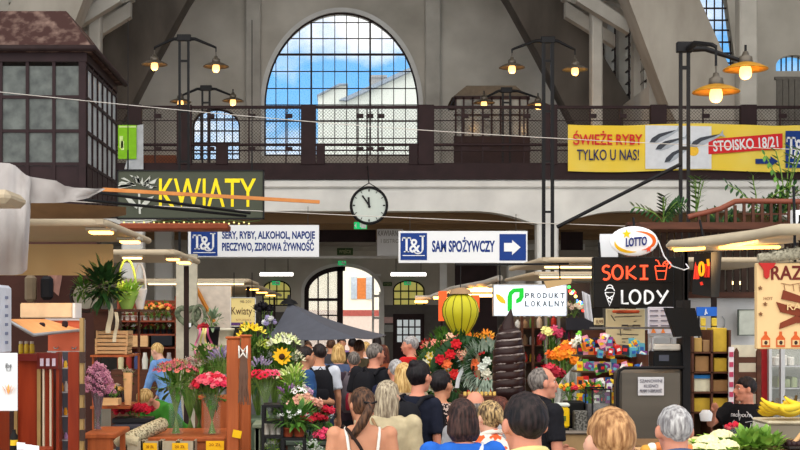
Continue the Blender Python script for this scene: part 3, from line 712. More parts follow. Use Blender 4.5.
# ---- brown glazed kiosk on the gallery (right of the window)
D = 40.5; t = thing('kiosk_cabin', 'small glazed cabin with hipped roof on the gallery right of the great window', 'cabin', (X(487, D), D, zf))
m = MB(); m.ext([(X(p, D), Z(q, D)) for p, q in ((452, 97), (467, 85), (516, 85), (530, 97))], D + .1, D + 2.2); part('roof', m, mat('roof_felt', (98, 90, 80), .9), t)
m = MB(); PB(m, 454, 530, 96, 99, D, 2.2)
for x in (455, 463, 472, 482, 491, 500, 510, 519, 527): PB(m, x, x + 1.6, 97, 137, D, .08)
PB(m, 454, 530, 114, 115.5, D, .08); PB(m, 454, 530, 136, 170, D, .12); part('frame', m, brown, t)
m = MB(); PB(m, 456, 528, 99, 137, D + .05, .02); part('pane', m, mat('dull_pane', (150, 154, 152), .2, c2=(84, 86, 86), scale=2), t)
# small white building seen at left behind mesh is outside; boxes on the gallery floor
m = MB(); PB(m, 142, 176, 155, 187.4, 37, .5, b=.02); solo('wooden_crate', m, C(120, 66, 40), 'reddish brown crate on the gallery floor at the left', 'crate')

# ---- office cabin with glazed walls, upper left
D = 22.0; x1 = X(86, D); d2 = 25.0; zb, ze, zr = Z(205, D), Z(53, D), Z(11, 22.5); xl = X(-90, D)
t = thing('office_cabin', 'dark red brown office cabin with frosted windows raised above the left stalls', 'cabin', (x1 - 2, D, 0))
m = MB(); m.box(xl, x1, D, d2, zb, Z(166, D)); m.box(xl, x1 + .02, D - .04, d2, Z(62, D), ze)
for p in (-84, -58, -26, 1, 27.5, 54): m.box(X(p, D) - .025, X(p, D) + .025, D - .02, D + .05, zb, ze)
m.box(X(79, D), x1, D - .03, D + .12, zb, ze)
for q in (97, 131, 164): m.box(xl, x1, D - .015, D + .05, Z(q, D) - .025, Z(q, D) + .025)
part('front_frame', m, brown, t)
m = MB()
for k in range(7):
    y = D + .1 + (d2 - D - .1) * k / 6; m.box(x1 - .05, x1 + .01, y - .03, y + .03, zb, ze)
for q in (66, 97, 131, 164): m.box(x1 - .05, x1 + .01, D, d2, Z(q, D) - .025, Z(q, D) + .025)
part('side_frame', m, brown, t)
fro = mat('hammered_glass', (62, 66, 66), .3, c2=(100, 105, 102), scale=5, detail=6, bump=.5)
m = MB(); m.box(xl, X(79, D), D + .01, D + .03, Z(166, D), Z(66, D)); part('front_pane', m, fro, t)
m = MB(); m.box(x1 - .03, x1 - .015, D + .1, d2, Z(166, D), Z(66, D)); part('side_pane', m, frost, t)
m = MB(); ov = .1
A = [(xl, D - ov, ze), (x1 + ov, D - ov, ze), (x1 + ov, d2 + ov, ze), (xl, d2 + ov, ze)]; hx = X(60, D)
m.add([Vector(a) for a in A] + [Vector(a) + Vector((0, 0, .09)) for a in A] + [(xl, D + .5, zr), (hx, D + .5, zr), (hx, d2 - .5, zr), (xl, d2 - .5, zr)],
      [(3, 2, 1, 0), (0, 1, 5, 4), (1, 2, 6, 5), (2, 3, 7, 6), (4, 5, 9, 8), (5, 6, 10, 9), (6, 7, 11, 10), (8, 9, 10, 11), (3, 0, 4, 8, 11, 7)])
part('roof', m, mat('rusty_roof', (60, 38, 35), .8, c2=(136, 112, 102), scale=5, detail=10, thr=(.48, .8)), t)
m = MB(); m.tube([(xl, D - ov - .05, ze + .05), (x1 + ov + .05, D - ov - .05, ze + .05), (x1 + ov + .05, d2 + ov, ze + .02)], .05, 8); part('gutter', m, brown2, t)
for x in (x1 - .06, xl + .1):
    for y in (D + .1, 23.35): part('support_post', MB().box(x - .06, x + .06, y - .06, y + .06, 0, zb), brown, t)
# ---- KWIATY sign
D = 20.0; olive = mat('sign_olive', (66, 70, 58), .6, var=.06, scale=2); kye = mat('sign_letter_yellow', (232, 206, 24), .5, var=.03)
t = plate('shop_sign', 'olive KWIATY sign with yellow letters and a white flower, hanging at the left', 118, 263, 171, 218, D, olive, .06, frame=black, fw=1.2)
lett(t, 'KWIATY', 159, 256, 206.5, 178.5, D, kye, bold=.006)
m = MB(); rnd.seed(4); c = at(139, 186, D - .004)
for k in range(26):
    a = R(rnd.uniform(-20, 200)); r0 = rnd.uniform(.1, .27); p = c + Vector((math.cos(a) * r0 * 1.1, 0, math.sin(a) * r0 * .65)); q = Vector((math.cos(a + .5), 0, math.sin(a + .5))) * .05
    m.ext([((c + (p - c) * .35).x, (c + (p - c) * .35).z), ((p + q).x, (p + q).z), (p.x, p.z + .02), ((p - q).x, (p - q).z)], D - .012, D - .004)
m.ext([(X(p, D), Z(q, D)) for p, q in ((138, 190), (140, 190), (141, 214), (139, 214))], D - .012, D - .004)
for sg in (-1, 1): m.ext([(X(139 + sg * p, D), Z(q, D)) for p, q in ((1, 206), (8, 198), (15, 196), (10, 203), (2, 209))], D - .012, D - .004)
part('flower_print', m, C(176, 178, 170), t)
m = MB(); [m.cyl(at(x, 171, D + .03), at(x, 150, D + .03), .012, n=5) for x in (128, 252)]; [m.cyl(at(x, 150, D + .03), at(x + 0, 20, D + .03), .006, n=4) for x in (128, 252)]; part('hanger', m, black, t)
m = MB(); m.tube([at(120 + 14 * k, 220.5 + (1.6 if k % 2 else 0), D - .08) for k in range(11)], .005, 4); cord = solo('light_string', m, C(70, 96, 50), 'string of small faintly glowing bulbs looped along the bottom of the KWIATY sign', 'string lights')
bm_ = MB(); [bm_.ball(at(124 + 5 * k, 222.5 + 1.2 * (k % 2), D - .08), .014, n=6, k=4) for k in range(26)]; part('bulbs', MB().add([Vector(v) for v in bm_.v], bm_.f), mat('little_bulb', (240, 220, 140), em=.8), cord)  # bulb material glows faintly by itself
m = MB(); m.cyl(at(103, 189.5, 18), at(319, 202, 19.4), .033, n=4, smooth=False, ph=PI / 4); solo('timber_beam', m, paleW if 0 else mat('batten', (196, 124, 66), .6, c2=(210, 140, 80), scale=4), 'long light brown timber batten slanting in front of the KWIATY sign', 'beam')
D = 19; m = MB(); PB(m, 119, 228, 223, 229.5, D, .5, b=.02); solo('fascia_beam', m, mat('russet', (128, 62, 38), .6), 'russet brown fascia beam under the KWIATY sign', 'beam')
m = MB()
for a, b in (((84, 200), (246, 216)), ((100, 193), (250, 213))): m.cyl(at(*a, 17), at(*b, 18.5), .02, n=5)
solo('awning_arm', m, black, 'pair of thin black awning arms between canvas and KWIATY sign', 'awning arm')
# ------------------------------------------------------------------ flowers
green = mat('leaf_green', (52, 92, 34), .5, c2=(92, 138, 52), scale=9); dkgreen = mat('leaf_dark', (22, 48, 26), .5, c2=(46, 84, 40), scale=9)
lime = mat('leaf_lime', (120, 170, 50), .5, c2=(170, 204, 90), scale=9); stemg = mat('stem_green', (88, 122, 52), .5, c2=(130, 160, 80), scale=9)
clear = glassmat('vase_glass', (205, 220, 210), .045, .05)
def leaf(m, p, d, L, wd, mi=0, bend=.25):
    "one arching leaf from p along d"
    p = Vector(p); d = Vector(d).normalized(); s = d.cross(Vector((0, 0, 1))); s = s.normalized() if s.length > .05 else Vector((1, 0, 0)); u = s.cross(d)
    a = p + d * L * .35 + u * L * bend * .35; b = p + d * L * .7 + u * L * bend * .3; c = p + d * L - u * L * bend * .1
    m.add([p, a + s * wd, a + u * wd * .0, a - s * wd, b + s * wd * .8, b, b - s * wd * .8, c], [(0, 1, 2), (0, 2, 3), (1, 4, 5, 2), (2, 5, 6, 3), (4, 7, 5), (5, 7, 6)], mi, True)
def foliage(c, rad, n, L=.08, wd=.012, mi=0, m=None, up=.3):
    m = m or MB(); c = Vector(c)
    for _ in range(n):
        v = Vector((rnd.gauss(0, 1), rnd.gauss(0, 1), rnd.gauss(0, 1))).normalized(); r = rnd.uniform(.3, 1)
        p = c + Vector((v.x * rad[0], v.y * rad[1], v.z * rad[2])) * r
        leaf(m, p, v + Vector((0, 0, up)), L * rnd.uniform(.6, 1.3), wd * rnd.uniform(.7, 1.2), mi)
    return m
BL = {}
def blossom(kind, colr, cen=(90, 60, 20)):
    key = (kind, colr, cen)
    if key in BL: return BL[key]
    rs = random.Random(str(key)); m = MB(); mc = mat('petal_%d_%d_%d' % colr, colr, .6, var=.25, scale=30); ms = [mc, mat('flower_eye_%d_%d_%d' % cen, cen, .8)]
    if kind == 'rose':
        m.ball((0, 0, 0), (1, 1, .8), n=9, k=6, fn=lambda p: p * (.86 + .22 * mnoise.noise(p * 2.6)))
        for ring, (n, r, z) in enumerate(((5, .55, .55), (7, .95, .1))):
            for k in range(n):
                a = 2 * PI * k / n + ring; leaf(m, (math.cos(a) * r * .5, math.sin(a) * r * .5, z), (math.cos(a), math.sin(a), .9 - ring * .6), .75, .36)
    elif kind == 'daisy':
        for k in range(12):
            a = 2 * PI * k / 12; leaf(m, (math.cos(a) * .15, math.sin(a) * .15, 0), (math.cos(a), math.sin(a), .25), .95, .2, 0, .1)
        m.ball((0, 0, .12), (.36, .36, .18), 1, n=8, k=5)
    elif kind == 'lily':
        for k in range(6):
            a = 2 * PI * k / 6; leaf(m, (0, 0, -.3), (math.cos(a), math.sin(a), .8), 1.3, .28, 0, -.2)
        for k in range(4): m.cyl((0, 0, 0), (math.cos(k * 1.6) * .25, math.sin(k * 1.6) * .25, .7), .03, n=4, m=1)
    elif kind == 'spike':
        for k in range(22):
            a = k * 2.4; z = k * .11 - 1.1; r = .28 * (1 - k / 30); m.ball((math.cos(a) * r, math.sin(a) * r, z), .17, n=5, k=4)
    elif kind == 'puff':
        for k in range(26):
            v = Vector((rs.gauss(0, 1), rs.gauss(0, 1), rs.gauss(0, 1))).normalized() * rs.uniform(.4, 1); m.ball(v, .16, n=5, k=3)
    BL[key] = m.mesh('blossom', ms); return BL[key]
def bloom(parent, p, r, kind, colr, cen=(90, 60, 20), tilt=None, name='blossom'):
    o = bpy.data.objects.new(name, blossom(kind, colr, cen)); col.objects.link(o); o.parent = parent; o.location = p; o.scale = (r, r, r)
    v = tilt if tilt is not None else Vector((rnd.uniform(-.6, .6), rnd.uniform(-1.2, .1), 1))
    o.rotation_mode = 'XYZ'; o.rotation_euler = Vector(v).to_track_quat('Z', 'Y').to_euler(); return o
def bunch(base, h, spread, n, kind, cols, r, label, cat='flowers', name='flower_bunch', group=None, neck=.03, leafn=40, leafm=None, flat=.45, cen=(90, 60, 20), leafL=.1, stemm=None, stem=True, waist=.45, lean=(0, 0)):
    t = thing(name, label, cat, base, group); b = Vector(base); pos = []
    for k in range(n):
        a = k * 2.39996; q = math.sqrt((k + .5) / n); pos.append(Vector((math.cos(a) * spread * q + lean[0], math.sin(a) * spread * q * .9 + lean[1], h + (1 - q * q) * spread * flat + rnd.uniform(-.3, .3) * r * 2)))
    if stem:
        m = MB()
        for p in pos[:34]: m.tube([b + Vector((-p.x * .25, -p.y * .25, .01)), b + Vector((p.x * neck / spread, p.y * neck / spread, h * waist)), b + p], [.005, .0045, .003], 4, cap=False)
        part('stems', m, stemm or stemg, t)
    if leafn:
        c = b + Vector((lean[0] * .7, lean[1] * .7, h * .8)); m = foliage(c, (spread * .9, spread * .8, h * .2), leafn, leafL, leafL * .16); part('leaves', m, leafm or green, t)
    for k, p in enumerate(pos): bloom(t, p, r * rnd.uniform(.8, 1.15), kind, cols[k % len(cols)], cen, Vector((p.x * 1.2, p.y * 1.2 - .35 * spread, spread)))
    return t
def vase(base, h, r, label, prof=None, m_=None, name='flower_vase', cat='vase', water=True, group=None):
    t = thing(name, label, cat, base, group); b = Vector(base)
    p = prof or [(.75, 0), (.72, .3), (.78, .65), (1, 1)]
    P_ = [(r * a, h * z) for a, z in p]; m = MB(); m.lathe(b, P_ + [(a - .004, z) for a, z in P_[::-1][:-1]] + [(P_[0][0] * .95, .012)], 18)
    part('vessel', m, m_ or clear, t)
    return t
pot_m = mat('terracotta', (150, 84, 54), .8); potb = mat('black_plastic', (30, 30, 34), .5); potw = mat('white_ceramic', (214, 210, 200), .35); potg = mat('grey_zinc', (120, 122, 122), .5, metal=.5)
def pot(base, h, r, mm, label, cat='pot', name='plant_pot', group=None): 
    b = Vector(base); m = MB(); m.lathe(b, [(r * .72, 0), (r * .95, h * .85), (r * 1.04, h * .85), (r * 1.04, h), (r * .94, h), (r * .88, h * .86)], 14); return solo(name, m, mm, label, cat, group)
def shrubby(base, rad, h, n, label, mm=None, blooms=None, L=.09, name='potted_plant', cat='plant', group=None):
    t = thing(name, label, cat, base, group); b = Vector(base); m = foliage(b + Vector((0, 0, h * .55)), (rad, rad, h * .45), n, L, L * .17); part('leaves', m, mm or green, t)
    m = MB(); [m.tube([b, b + Vector((rnd.uniform(-1, 1) * rad * .6, rnd.uniform(-1, 1) * rad * .6, h * .7))], .004, 4) for _ in range(5)]; part('stems', m, stemg, t)
    if blooms:
        kind, cols, r, nb = blooms
        for k in range(nb):
            a = k * 2.4; q = math.sqrt((k + .5) / nb); bloom(t, (math.cos(a) * rad * q, math.sin(a) * rad * q - rad * .2, h * (.95 - q * .25) + rnd.uniform(-.02, .02)), r, kind, cols[k % len(cols)])
    return t

# ------------------------------------------------------------------ left row of stalls
can_m = mat('cream_fibreglass', (176, 160, 136), .5, var=.05); valm = mat('beige_valance', (186, 156, 112), .8, var=.06, scale=1.5, bump=.2); canvas = mat('grey_canvas2', (150, 144, 142), .85, c2=(176, 170, 168), scale=2.5, detail=6, bump=.4)
def canopy(x0, x1, y0, y1, z, th, label, lights=(), right=True, slope=0):
    "flat market-stall roof with a rounded lip; x0..x1, y0..y1 metres"
    t = thing('stall_canopy', label, 'canopy', ((x0 + x1) / 2, y0, z)); m = MB()
    rr = th / 2; e = [(x0, y1), (x0, y0), (x1, y0), (x1, y1)] if right else [(x1, y1), (x1, y0), (x0, y0), (x0, y1)]
    m.box(x0, x1, y0, y1, z - .02 + rr * .2, z + rr); part('panel', m, can_m, t)
    m = MB(); s = 1 if right else -1; cx_ = (x1 if right else x0)
    m.tube([(e[1][0], y0, z), (cx_ - s * .12, y0, z), (cx_ - s * .03, y0 + .04, z), (cx_, y0 + .12, z), (cx_, y1, z)], rr, 10); part('lip', m, can_m, t)
    for (a, b, y, ww, mm, pw) in lights:
        m = MB(); m.bev(a, b, y - .05 - ww, y + .05, z - rr - .015, z - rr + .02, .01); part('lamp_tray', m, mat('lamp_tray', (190, 180, 160), .4, metal=.4), t)
        m = MB(); m.bev(a + .02, b - .02, y - ww - .02, y + .02, z - rr - .035, z - rr - .013, .01); part('light_panel', m, mm, t)
        lamp('AREA', 'stall_light', ((a + b) / 2, y - ww / 2, z - rr - .07), pw * .55, (255, 200, 136), b - a, sy=max(.05, ww))
    return t
canopy(-4.6, -1.86, 11, 13.6, 2.8, .06, 'nearest cream stall canopy at the left with two warm lamps under its corner', [(-2.06, -1.84, 11.5, .14, warm, 8), (-2.03, -1.82, 12.9, .14, warm, 8), (-4.2, -2.9, 11.2, .05, tubeW, 14)])
m = MB(); m.sheet(lambda u, v: (-4.6 + 2.42 * u, 13.45 + .03 * math.sin(u * 40) * (1 - v), 2.46 + .3 * v), 50, 3, t=.012); solo('valance', m, valm, 'beige cloth valance hanging under the nearest left canopy', 'valance')
canopy(-4.6, -1.82, 15.4, 17.9, 2.77, .07, 'second cream stall canopy at the left, above the light green basket', [(-2.42, -2.17, 15.5, .06, tubeW, 8), (-1.98, -1.8, 15.9, .12, warm, 6), (-1.96, -1.78, 16.9, .3, warm, 6)])
canopy(-4.6, -1.55, 23.6, 26.2, 2.68, .07, 'third stall canopy at the left with a long tube light along its front', [(-3.25, -1.6, 23.6, .05, tubeW, 14)])
canopy(-3.3, -1.7, 28, 40, 2.7, .08, 'farthest left stall canopy running back to the entrance with small lamps', [(-1.95, -1.66, 29, .3, warm, 5), (-1.95, -1.66, 32.5, .3, warm, 5), (-1.95, -1.66, 36.5, .3, warm, 5), (-2.9, -2.2, 28.1, .04, tubeW, 5)])
for x, y, zt2 in ((-1.95, 11.15, 2.75), (-4.5, 11.2, 2.75), (-1.95, 15.6, 2.7), (-1.85, 17.8, 2.7), (-1.75, 23.7, 2.62), (-1.95, 28.2, 2.62), (-1.95, 39.8, 2.62), (-4.5, 15.6, 2.7), (-4.5, 26, 2.62), (-4.5, 28.2, 2.62)):
    pass
# uprights of the stalls
for x, y, zt2, lab in ((-4.5, 13.3, 2.75, 'back'), (-1.92, 17.5, 2.7, 'b'), (-4.4, 17.7, 2.7, 'c'), (-1.7, 25.9, 2.63, 'd'), (-4.4, 23.8, 2.63, 'e'), (-1.85, 30, 2.64, 'f'), (-4.4, 30, 2.64, 'g'), (-1.85, 39.5, 2.64, 'h')):
    m = MB(); m.box(x - .03, x + .03, y - .03, y + .03, 0, zt2); tag(part('stall_post', m, brown2), {'back': 'dark steel post at the back of the nearest left stall'}.get(lab, 'thin dark steel post carrying the left stall canopies'), 'post', 'steel posts of the left stalls')
# grey canvas thrown over the corner, upper left
D = 10.7; t = thing('canvas_awning', 'grey canvas sheet draped over the upper left corner of the near stall', 'awning', at(40, 200, D))
m = MB()
prof = [(-14, 163, 275), (0, 163, 275), (8, 163.5, 275), (15, 166, 275), (22, 172, 274), (26, 175, 270), (30, 177, 203), (42, 179, 203), (55, 181, 203), (64, 186, 202.5), (75, 188, 201), (88, 188.5, 198), (97, 189, 193), (104, 188.6, 190)]
NV = 10
vs = []
for i, (x, a, b) in enumerate(prof):
    for j in range(NV + 1):
        u = j / NV; vs.append(at(x + .8 * math.sin(u * 9 + i), a + (b - a) * u, D + .05 * math.sin(i * 2.1 + u * 3) - .25 * math.sin(PI * u) * (i < 6)))
n = len(vs); fs = [(i * (NV + 1) + j, (i + 1) * (NV + 1) + j, (i + 1) * (NV + 1) + j + 1, i * (NV + 1) + j + 1) for i in range(len(prof) - 1) for j in range(NV)]
m.add(vs, fs, 0, True); m.add([v + Vector((0, .015, .004)) for v in vs], [f[::-1] for f in fs], 0, True); part('cloth', m, canvas, t)
m = MB(); m.cyl(at(-20, 176, D + .1), at(60, 186, D + .1), .02, n=6); part('arm', m, black, t)
D = 12.4; t = thing('canvas_awning', 'slack tan canvas hanging below the KWIATY sign at the left', 'awning', at(75, 215, D))
m = MB(); m.sheet(lambda u, v: at(26 + 100 * u, 201 + 6 * u + (17 - 9 * u) * v + 4 * math.sin(PI * u) * v, D + .25 * v), 14, 4, t=.01); part('cloth', m, C(110, 84, 60, bump=.3), t)
m = MB(); m.bev(X(-40, 9), X(9.5, 9), 9, 9.5, Z(203, 9), Z(189, 9), .035); solo('canopy_corner', m, can_m, 'rounded pale canopy corner at the far left edge of the photo', 'canopy')
# back wall of near stall, clothes
D = 14.6; m = MB(); PB(m, -60, 96, 240, 470, D, .05); solo('stall_back_panel', m, mat('dark_backing', (66, 38, 32), .7), 'dark red brown back wall of the nearest left stall', 'panel')
t = thing('hanging_jacket', 'pinkish jacket hanging behind the left counter', 'jacket', at(48, 300, 14.4))
m = MB(); m.sheet(lambda u, v: at(36 + 24 * u + 2 * math.sin(v * 4), 252 + 22 * v + 22 * v * (u > .6) * u, 14.35 + .04 * math.sin(u * 14)), 16, 8, t=.02); part('cloth', m, C(176, 130, 116, bump=.3), t)
m = MB(); PB(m, 24, 35, 275, 302, 14.2, .12, b=.03); solo('pale_roll', m, C(120, 104, 84), 'standing beige roll beside the hanging pink jacket', 'roll')
m = MB(); PB(m, 40, 52, 276, 300, 14.2, .1, b=.03); solo('dark_bag', m, C(22, 20, 24), 'black bag hanging below the pinkish jacket', 'bag')
# display counter of the near stall
D = 10.2
t = thing('display_cabinet', 'orange panelled display counter with open lids and aluminium frame, lower left', 'cabinet', (X(30, D), D, 0))
lidm = mat('orange_lid', (222, 150, 92), .5, c2=(232, 164, 108)); orp = mat('orange_panel', (196, 96, 66), .55, var=.06)
m = MB(); a = [at(11, 319, 9.6), at(46, 319, 10.9), at(80, 329, 10.9), at(33, 334, 9.6)]; m.add(a + [v - Vector((0, 0, .015)) for v in a], [(0, 3, 2, 1), (4, 5, 6, 7), (0, 1, 5, 4), (1, 2, 6, 5), (2, 3, 7, 6), (3, 0, 4, 7)]); part('lid', m, lidm, t)
m = MB(); m.tube([at(11, 322, 9.58), at(33, 335, 9.58), at(81, 330, 10.88)], .012, 6); part('lid_edge', m, alu, t)
for p in ((42, 328, 10.1), (65, 326, 10.6)): m = MB(); m.bev(at(*p).x - .02, at(*p).x + .02, p[2] - .03, p[2] + .03, at(*p).z - .01, at(*p).z + .04, .01); part('latch', m, brown, t)
D = 10.9; m = MB(); PB(m, 48, 81, 320, 352, D, .02); part('panel', m, orp, t)
m = MB()
for q in ((45, 84, 318.5, 320.5), (81, 84.5, 320, 470), (47, 81, 351, 353)): PB(m, *q, D - .02, .04)
part('frame', m, alu, t)
for x in (56, 74): m = MB(); m.tube([at(x - 2, 347, D - .005), at(x - 1.5, 348.5, D - .03), at(x + 1.5, 348.5, D - .03), at(x + 2, 347, D - .005)], .005, 5); part('handle', m, steel, t)
D = 10.0
m = MB(); PB(m, 18, 37, 361, 470, D, .4); PB(m, 45, 53, 361, 470, D, .1); PB(m, 68, 79, 352, 470, D, .12); PB(m, 56, 59, 352, 470, D, .12); part('red_panel', m, redW, t)
m = MB()
for q in ((37, 40.5, 361, 470), (79.5, 83, 318, 470), (14, 17, 408, 470)): PB(m, *q, D - .02, .06)
part('brass_strip', m, mat('dull_brass', (168, 136, 84), .5, metal=.3), t)
m = MB()
for q in ((42.5, 44, 361, 470), (49.5, 51, 361, 470)): PB(m, *q, D - .03, .04)
part('pale_strip', m, C(214, 196, 170), t)
m = MB(); PB(m, 17, 37, 354, 361, D - .05, .5); PB(m, 37, 58, 353, 369, D - .04, .06); part('shelf_edge', m, mat('maroon_laminate', (110, 36, 30), .4), t)
m = MB(); PB(m, 10, 84, 354, 470, D + .9, .03); part('back_panel', m, mat('dark_backing2', (52, 30, 26), .7), t)
for x in (40, 46, 52): m = MB(); PB(m, x, x + 3.2, 358.5, 366, D - .06, .02); solo('price_tag', m, C(204, 186, 200), 'small pale sticker in a row of three on the maroon ledge, lower left', 'tag', 'stickers on the maroon ledge')
m = MB(); PB(m, 60, 68, 352, 470, D + .5, .02); part('glass_shelf_back', m, mat('dim_glass', (84, 84, 92), .2), t)
for k, y in enumerate((368, 392, 416, 440)):
    m = MB(); PB(m, 59, 68, y, y + 1, D + .1, .35); part('shelf', m, alu, t)
cs = [(196, 150, 200), (240, 190, 60), (236, 150, 30), (210, 200, 190), (170, 160, 200), (240, 160, 40), (120, 70, 60)]
for k, (x, y, h) in enumerate(((60.5, 367.8, 13), (64.5, 367.8, 8), (61, 391.8, 10), (65, 391.8, 12), (60.5, 415.8, 11), (64.5, 415.8, 9), (61, 439.8, 12), (65, 439.8, 8))):
    m = MB(); p = at(x + 1, y, D + .2); m.lathe(p, [(.012, 0), (.014, h * .004), (.008, h * .0055), (.008, h * .0065)], 10); solo('jar', m, C(*cs[k % 7]), 'small colourful jar on the narrow glass shelves of the orange cabinet', 'jar', 'jars in the narrow glass cabinet')
for k, x in enumerate((19, 24.5, 30)):
    t = thing('pickle_jar', 'jar of yellow preserve standing in the left cabinet, one of three', 'jar', at(x + 2, 354, 10.15), 'yellow preserve jars'); p = at(x + 2, 354, 10.15)
    m = MB(); m.lathe(p, [(.016, 0), (.018, .01), (.018, .06), (.013, .075)], 12); part('jar_body', m, mat('preserve', (170, 140, 30), .2), t); m = MB(); m.lathe(p + Vector((0, 0, .075)), [(.015, 0), (.015, .018)], 12); part('lid', m, C(150, 140, 130), t)
for k, y in enumerate((352, 384, 408, 430)): m = MB(); PB(m, 79.6, 84.8, y, y + 11, D - .05, .02); solo('dark_decal', m, C(70, 52, 46), 'dark square tag clipped along the cabinet upright, lower left', 'tag', 'dark tags on the upright')
m = MB(); m.bev(X(20, 11.8), X(73, 11.8), 11.8, 12.1, Z(318, 11.8), Z(303, 11.8), .01); solo('cardboard_box', m, mat('cream_board', (226, 196, 160), .7), 'long cream board box lying on the orange display counter', 'box')
m = MB(); PB(m, 72.5, 75, 303, 318, 11.78, .3); solo('box_end', m, signw, 'white end cap leaning at the right end of the cream board box', 'panel')
m = MB(); m.bev(-2.6, X(12, 9.5), 9, 9.5, Z(356, 9), Z(284, 9), .02); solo('white_fridge', m, mat('fridge_white', (206, 210, 222), .4), 'white narrow cooler box at the left edge of the photo', 'cooler')
m = MB()
for k in range(6): m.box(X(12, 9.5) - .002, X(12, 9.5) + .003, 9.3, 9.38, Z(299 + 9 * k, 9.3), Z(296 + 9 * k, 9.3))
solo('sticker_column', m, C(120, 126, 150), 'column of small dark marks on the side of the white cooler box', 'stickers')
m = MB(); m.bev(-2.6, X(10, 9.6), 9.05, 9.6, 0, Z(357, 9.2), .02); solo('side_counter', m, redW, 'red brown counter under the white cooler box', 'counter')
t = plate('poster', 'white poster with an orange sketch hanging at the left edge', -12, 17.5, 353, 411, 8.8, signw, .008, 'poster')
m = MB(); c = at(8.5, 390, 8.79)
for k in range(5): leaf(m, c + Vector((-.015 + .008 * k, -.004, -.03)), (-.5 + .25 * k, 0, 1), .07, .008)
part('drawing', m, C(232, 160, 90), t); m = MB(); m.tube([at(6, 364, 8.79), at(7, 371, 8.79), at(10, 371, 8.79), at(11, 364, 8.79)], .0025, 4); lett(t, 'ilbo', 5.5, 11.5, 368, 363, 8.79, C(110, 110, 112)); part('sketch', m, C(120, 120, 122), t)
lowm = MB(); lowm.bev(X(12, 8.8), X(40, 8.8), 8.7, 9.2, 0, Z(452, 8.8), .01); solo('low_counter', lowm, redW, 'low counter edge at the bottom left with bottle and papers', 'counter')
b0 = at(14, 450, 8.9); m = MB(); m.lathe(b0, [(.022, 0), (.024, .01), (.024, .09), (.012, .11), (.012, .13)], 14); solo('dark_bottle', m, C(20, 18, 16), 'small black bottle with yellow label at the bottom left', 'bottle')
m = MB(); m.lathe(b0 + Vector((0, 0, .03)), [(.0245, 0), (.0245, .035)], 14); solo('bottle_label', m, C(220, 180, 40), 'yellow band around the small black bottle', 'label')
for k, (x, y) in enumerate(((20, 448), (27, 450), (34, 451))):
    m = MB(); p = at(x, y, 8.85); m.add([p + Vector(v) for v in ((-.02, 0, -.01), (.03, .01, -.012), (.025, .03, .03), (-.025, .02, .035), (-.02, .004, -.01), (.03, .014, -.012), (.025, .034, .03), (-.025, .024, .035))], [(0, 1, 2, 3), (7, 6, 5, 4)]); solo('crumpled_paper', m, signw, 'crumpled white paper tag at the bottom left, one of three', 'paper', 'papers at the bottom left')

# ------------------------------------------------------------------ florist
# hanging plant, disc clock
D = 13.6; c = at(86, 296, D); m = MB(); m.cyl(c + Vector((0, -.02, 0)), c + Vector((0, .03, 0)), .125, n=24); t = thing('round_tray', 'round grey dish with dark rim hanging behind the trailing plant', 'tray', c - Vector((0, 0, .15))); part('dish', m, C(150, 152, 144), t)
m = MB(); m.tube([c + Vector((math.cos(a) * .14, -.02, math.sin(a) * .15)) for a in [2 * PI * k / 24 for k in range(25)]], .018, 6); part('rim', m, C(44, 34, 34), t)
rnd.seed(11); shrubby(at(104, 306, 12.6), .16, .36, 260, 'dense dark green trailing plant beside the round grey dish', dkgreen, L=.13)
shrubby(at(83, 300, 12.9), .1, .18, 60, 'thin green sprays drooping over the round grey dish', green, L=.1)
# light green wrapped bouquet with tall handle and white basket
def gift(px, py, d, w_, h, hh, mm, label, fan=True):
    b = at(px, py, d); t = thing('gift_basket', label, 'basket', b); m = MB()
    m.lathe(b, [(w_ * .45, 0), (w_ * .6, h * .25), (w_, h * .95), (w_ * 1.02, h), (w_ * .96, h * .97), (w_ * .55, h * .25)], 18); part('basket_body', m, mm, t)
    m = MB(); m.tube([b + Vector((math.cos(a) * w_ * .8, 0, h * .8 + math.sin(a) * hh)) for a in [PI * k / 16 for k in range(17)]], .012, 6); part('handle', m, mm, t)
    if fan: m = foliage(b + Vector((0, 0, h * .8)), (w_ * 1.0, w_ * .8, h * .35), 90, .12, .018, up=.8); part('leaves', m, lime, t)
    return t
gift(127, 309, 13, .11, .16, .33, mat('lime_wrap', (132, 170, 66), .5, c2=(160, 190, 96)), 'light green flower basket with tall looped handle on the florist shelf')
gift(140, 309.5, 13.5, .07, .2, .28, mat('white_wicker', (206, 204, 200), .6), 'slim white wicker basket with looped handle on the florist shelf', False)
rnd.seed(21)
m = MB(); m.box(X(94, 13), X(143, 13), 12.8, 13.8, Z(311.5, 13), Z(309.3, 13)); m.box(X(96, 13), X(110, 13), 12.9, 13.7, Z(330, 13), Z(311.5, 13)); m.box(X(94, 13.62), X(97, 13.62), 13.6, 13.65, 0, Z(311, 13)); m.box(X(139, 13.7), X(141, 13.7), 13.6, 13.65, 0, Z(311, 13)); solo('florist_shelf', m, darkW, 'dark wooden shelf carrying the green and white baskets', 'shelf')
for x, y, w_ in ((107, 303, 5), (114, 312, 3.5)):
    d = 12.7; m = MB(); m.sheet(lambda u, v: at(x + w_ * u + 1.5 * math.sin(v * 5), y + 30 * v, d - .03 * math.sin(v * 6)), 3, 10, t=.004); solo('ribbon', m, C(206, 196, 170), 'long cream ribbon hanging from the florist shelf', 'ribbon', 'cream ribbons of the florist shelf')
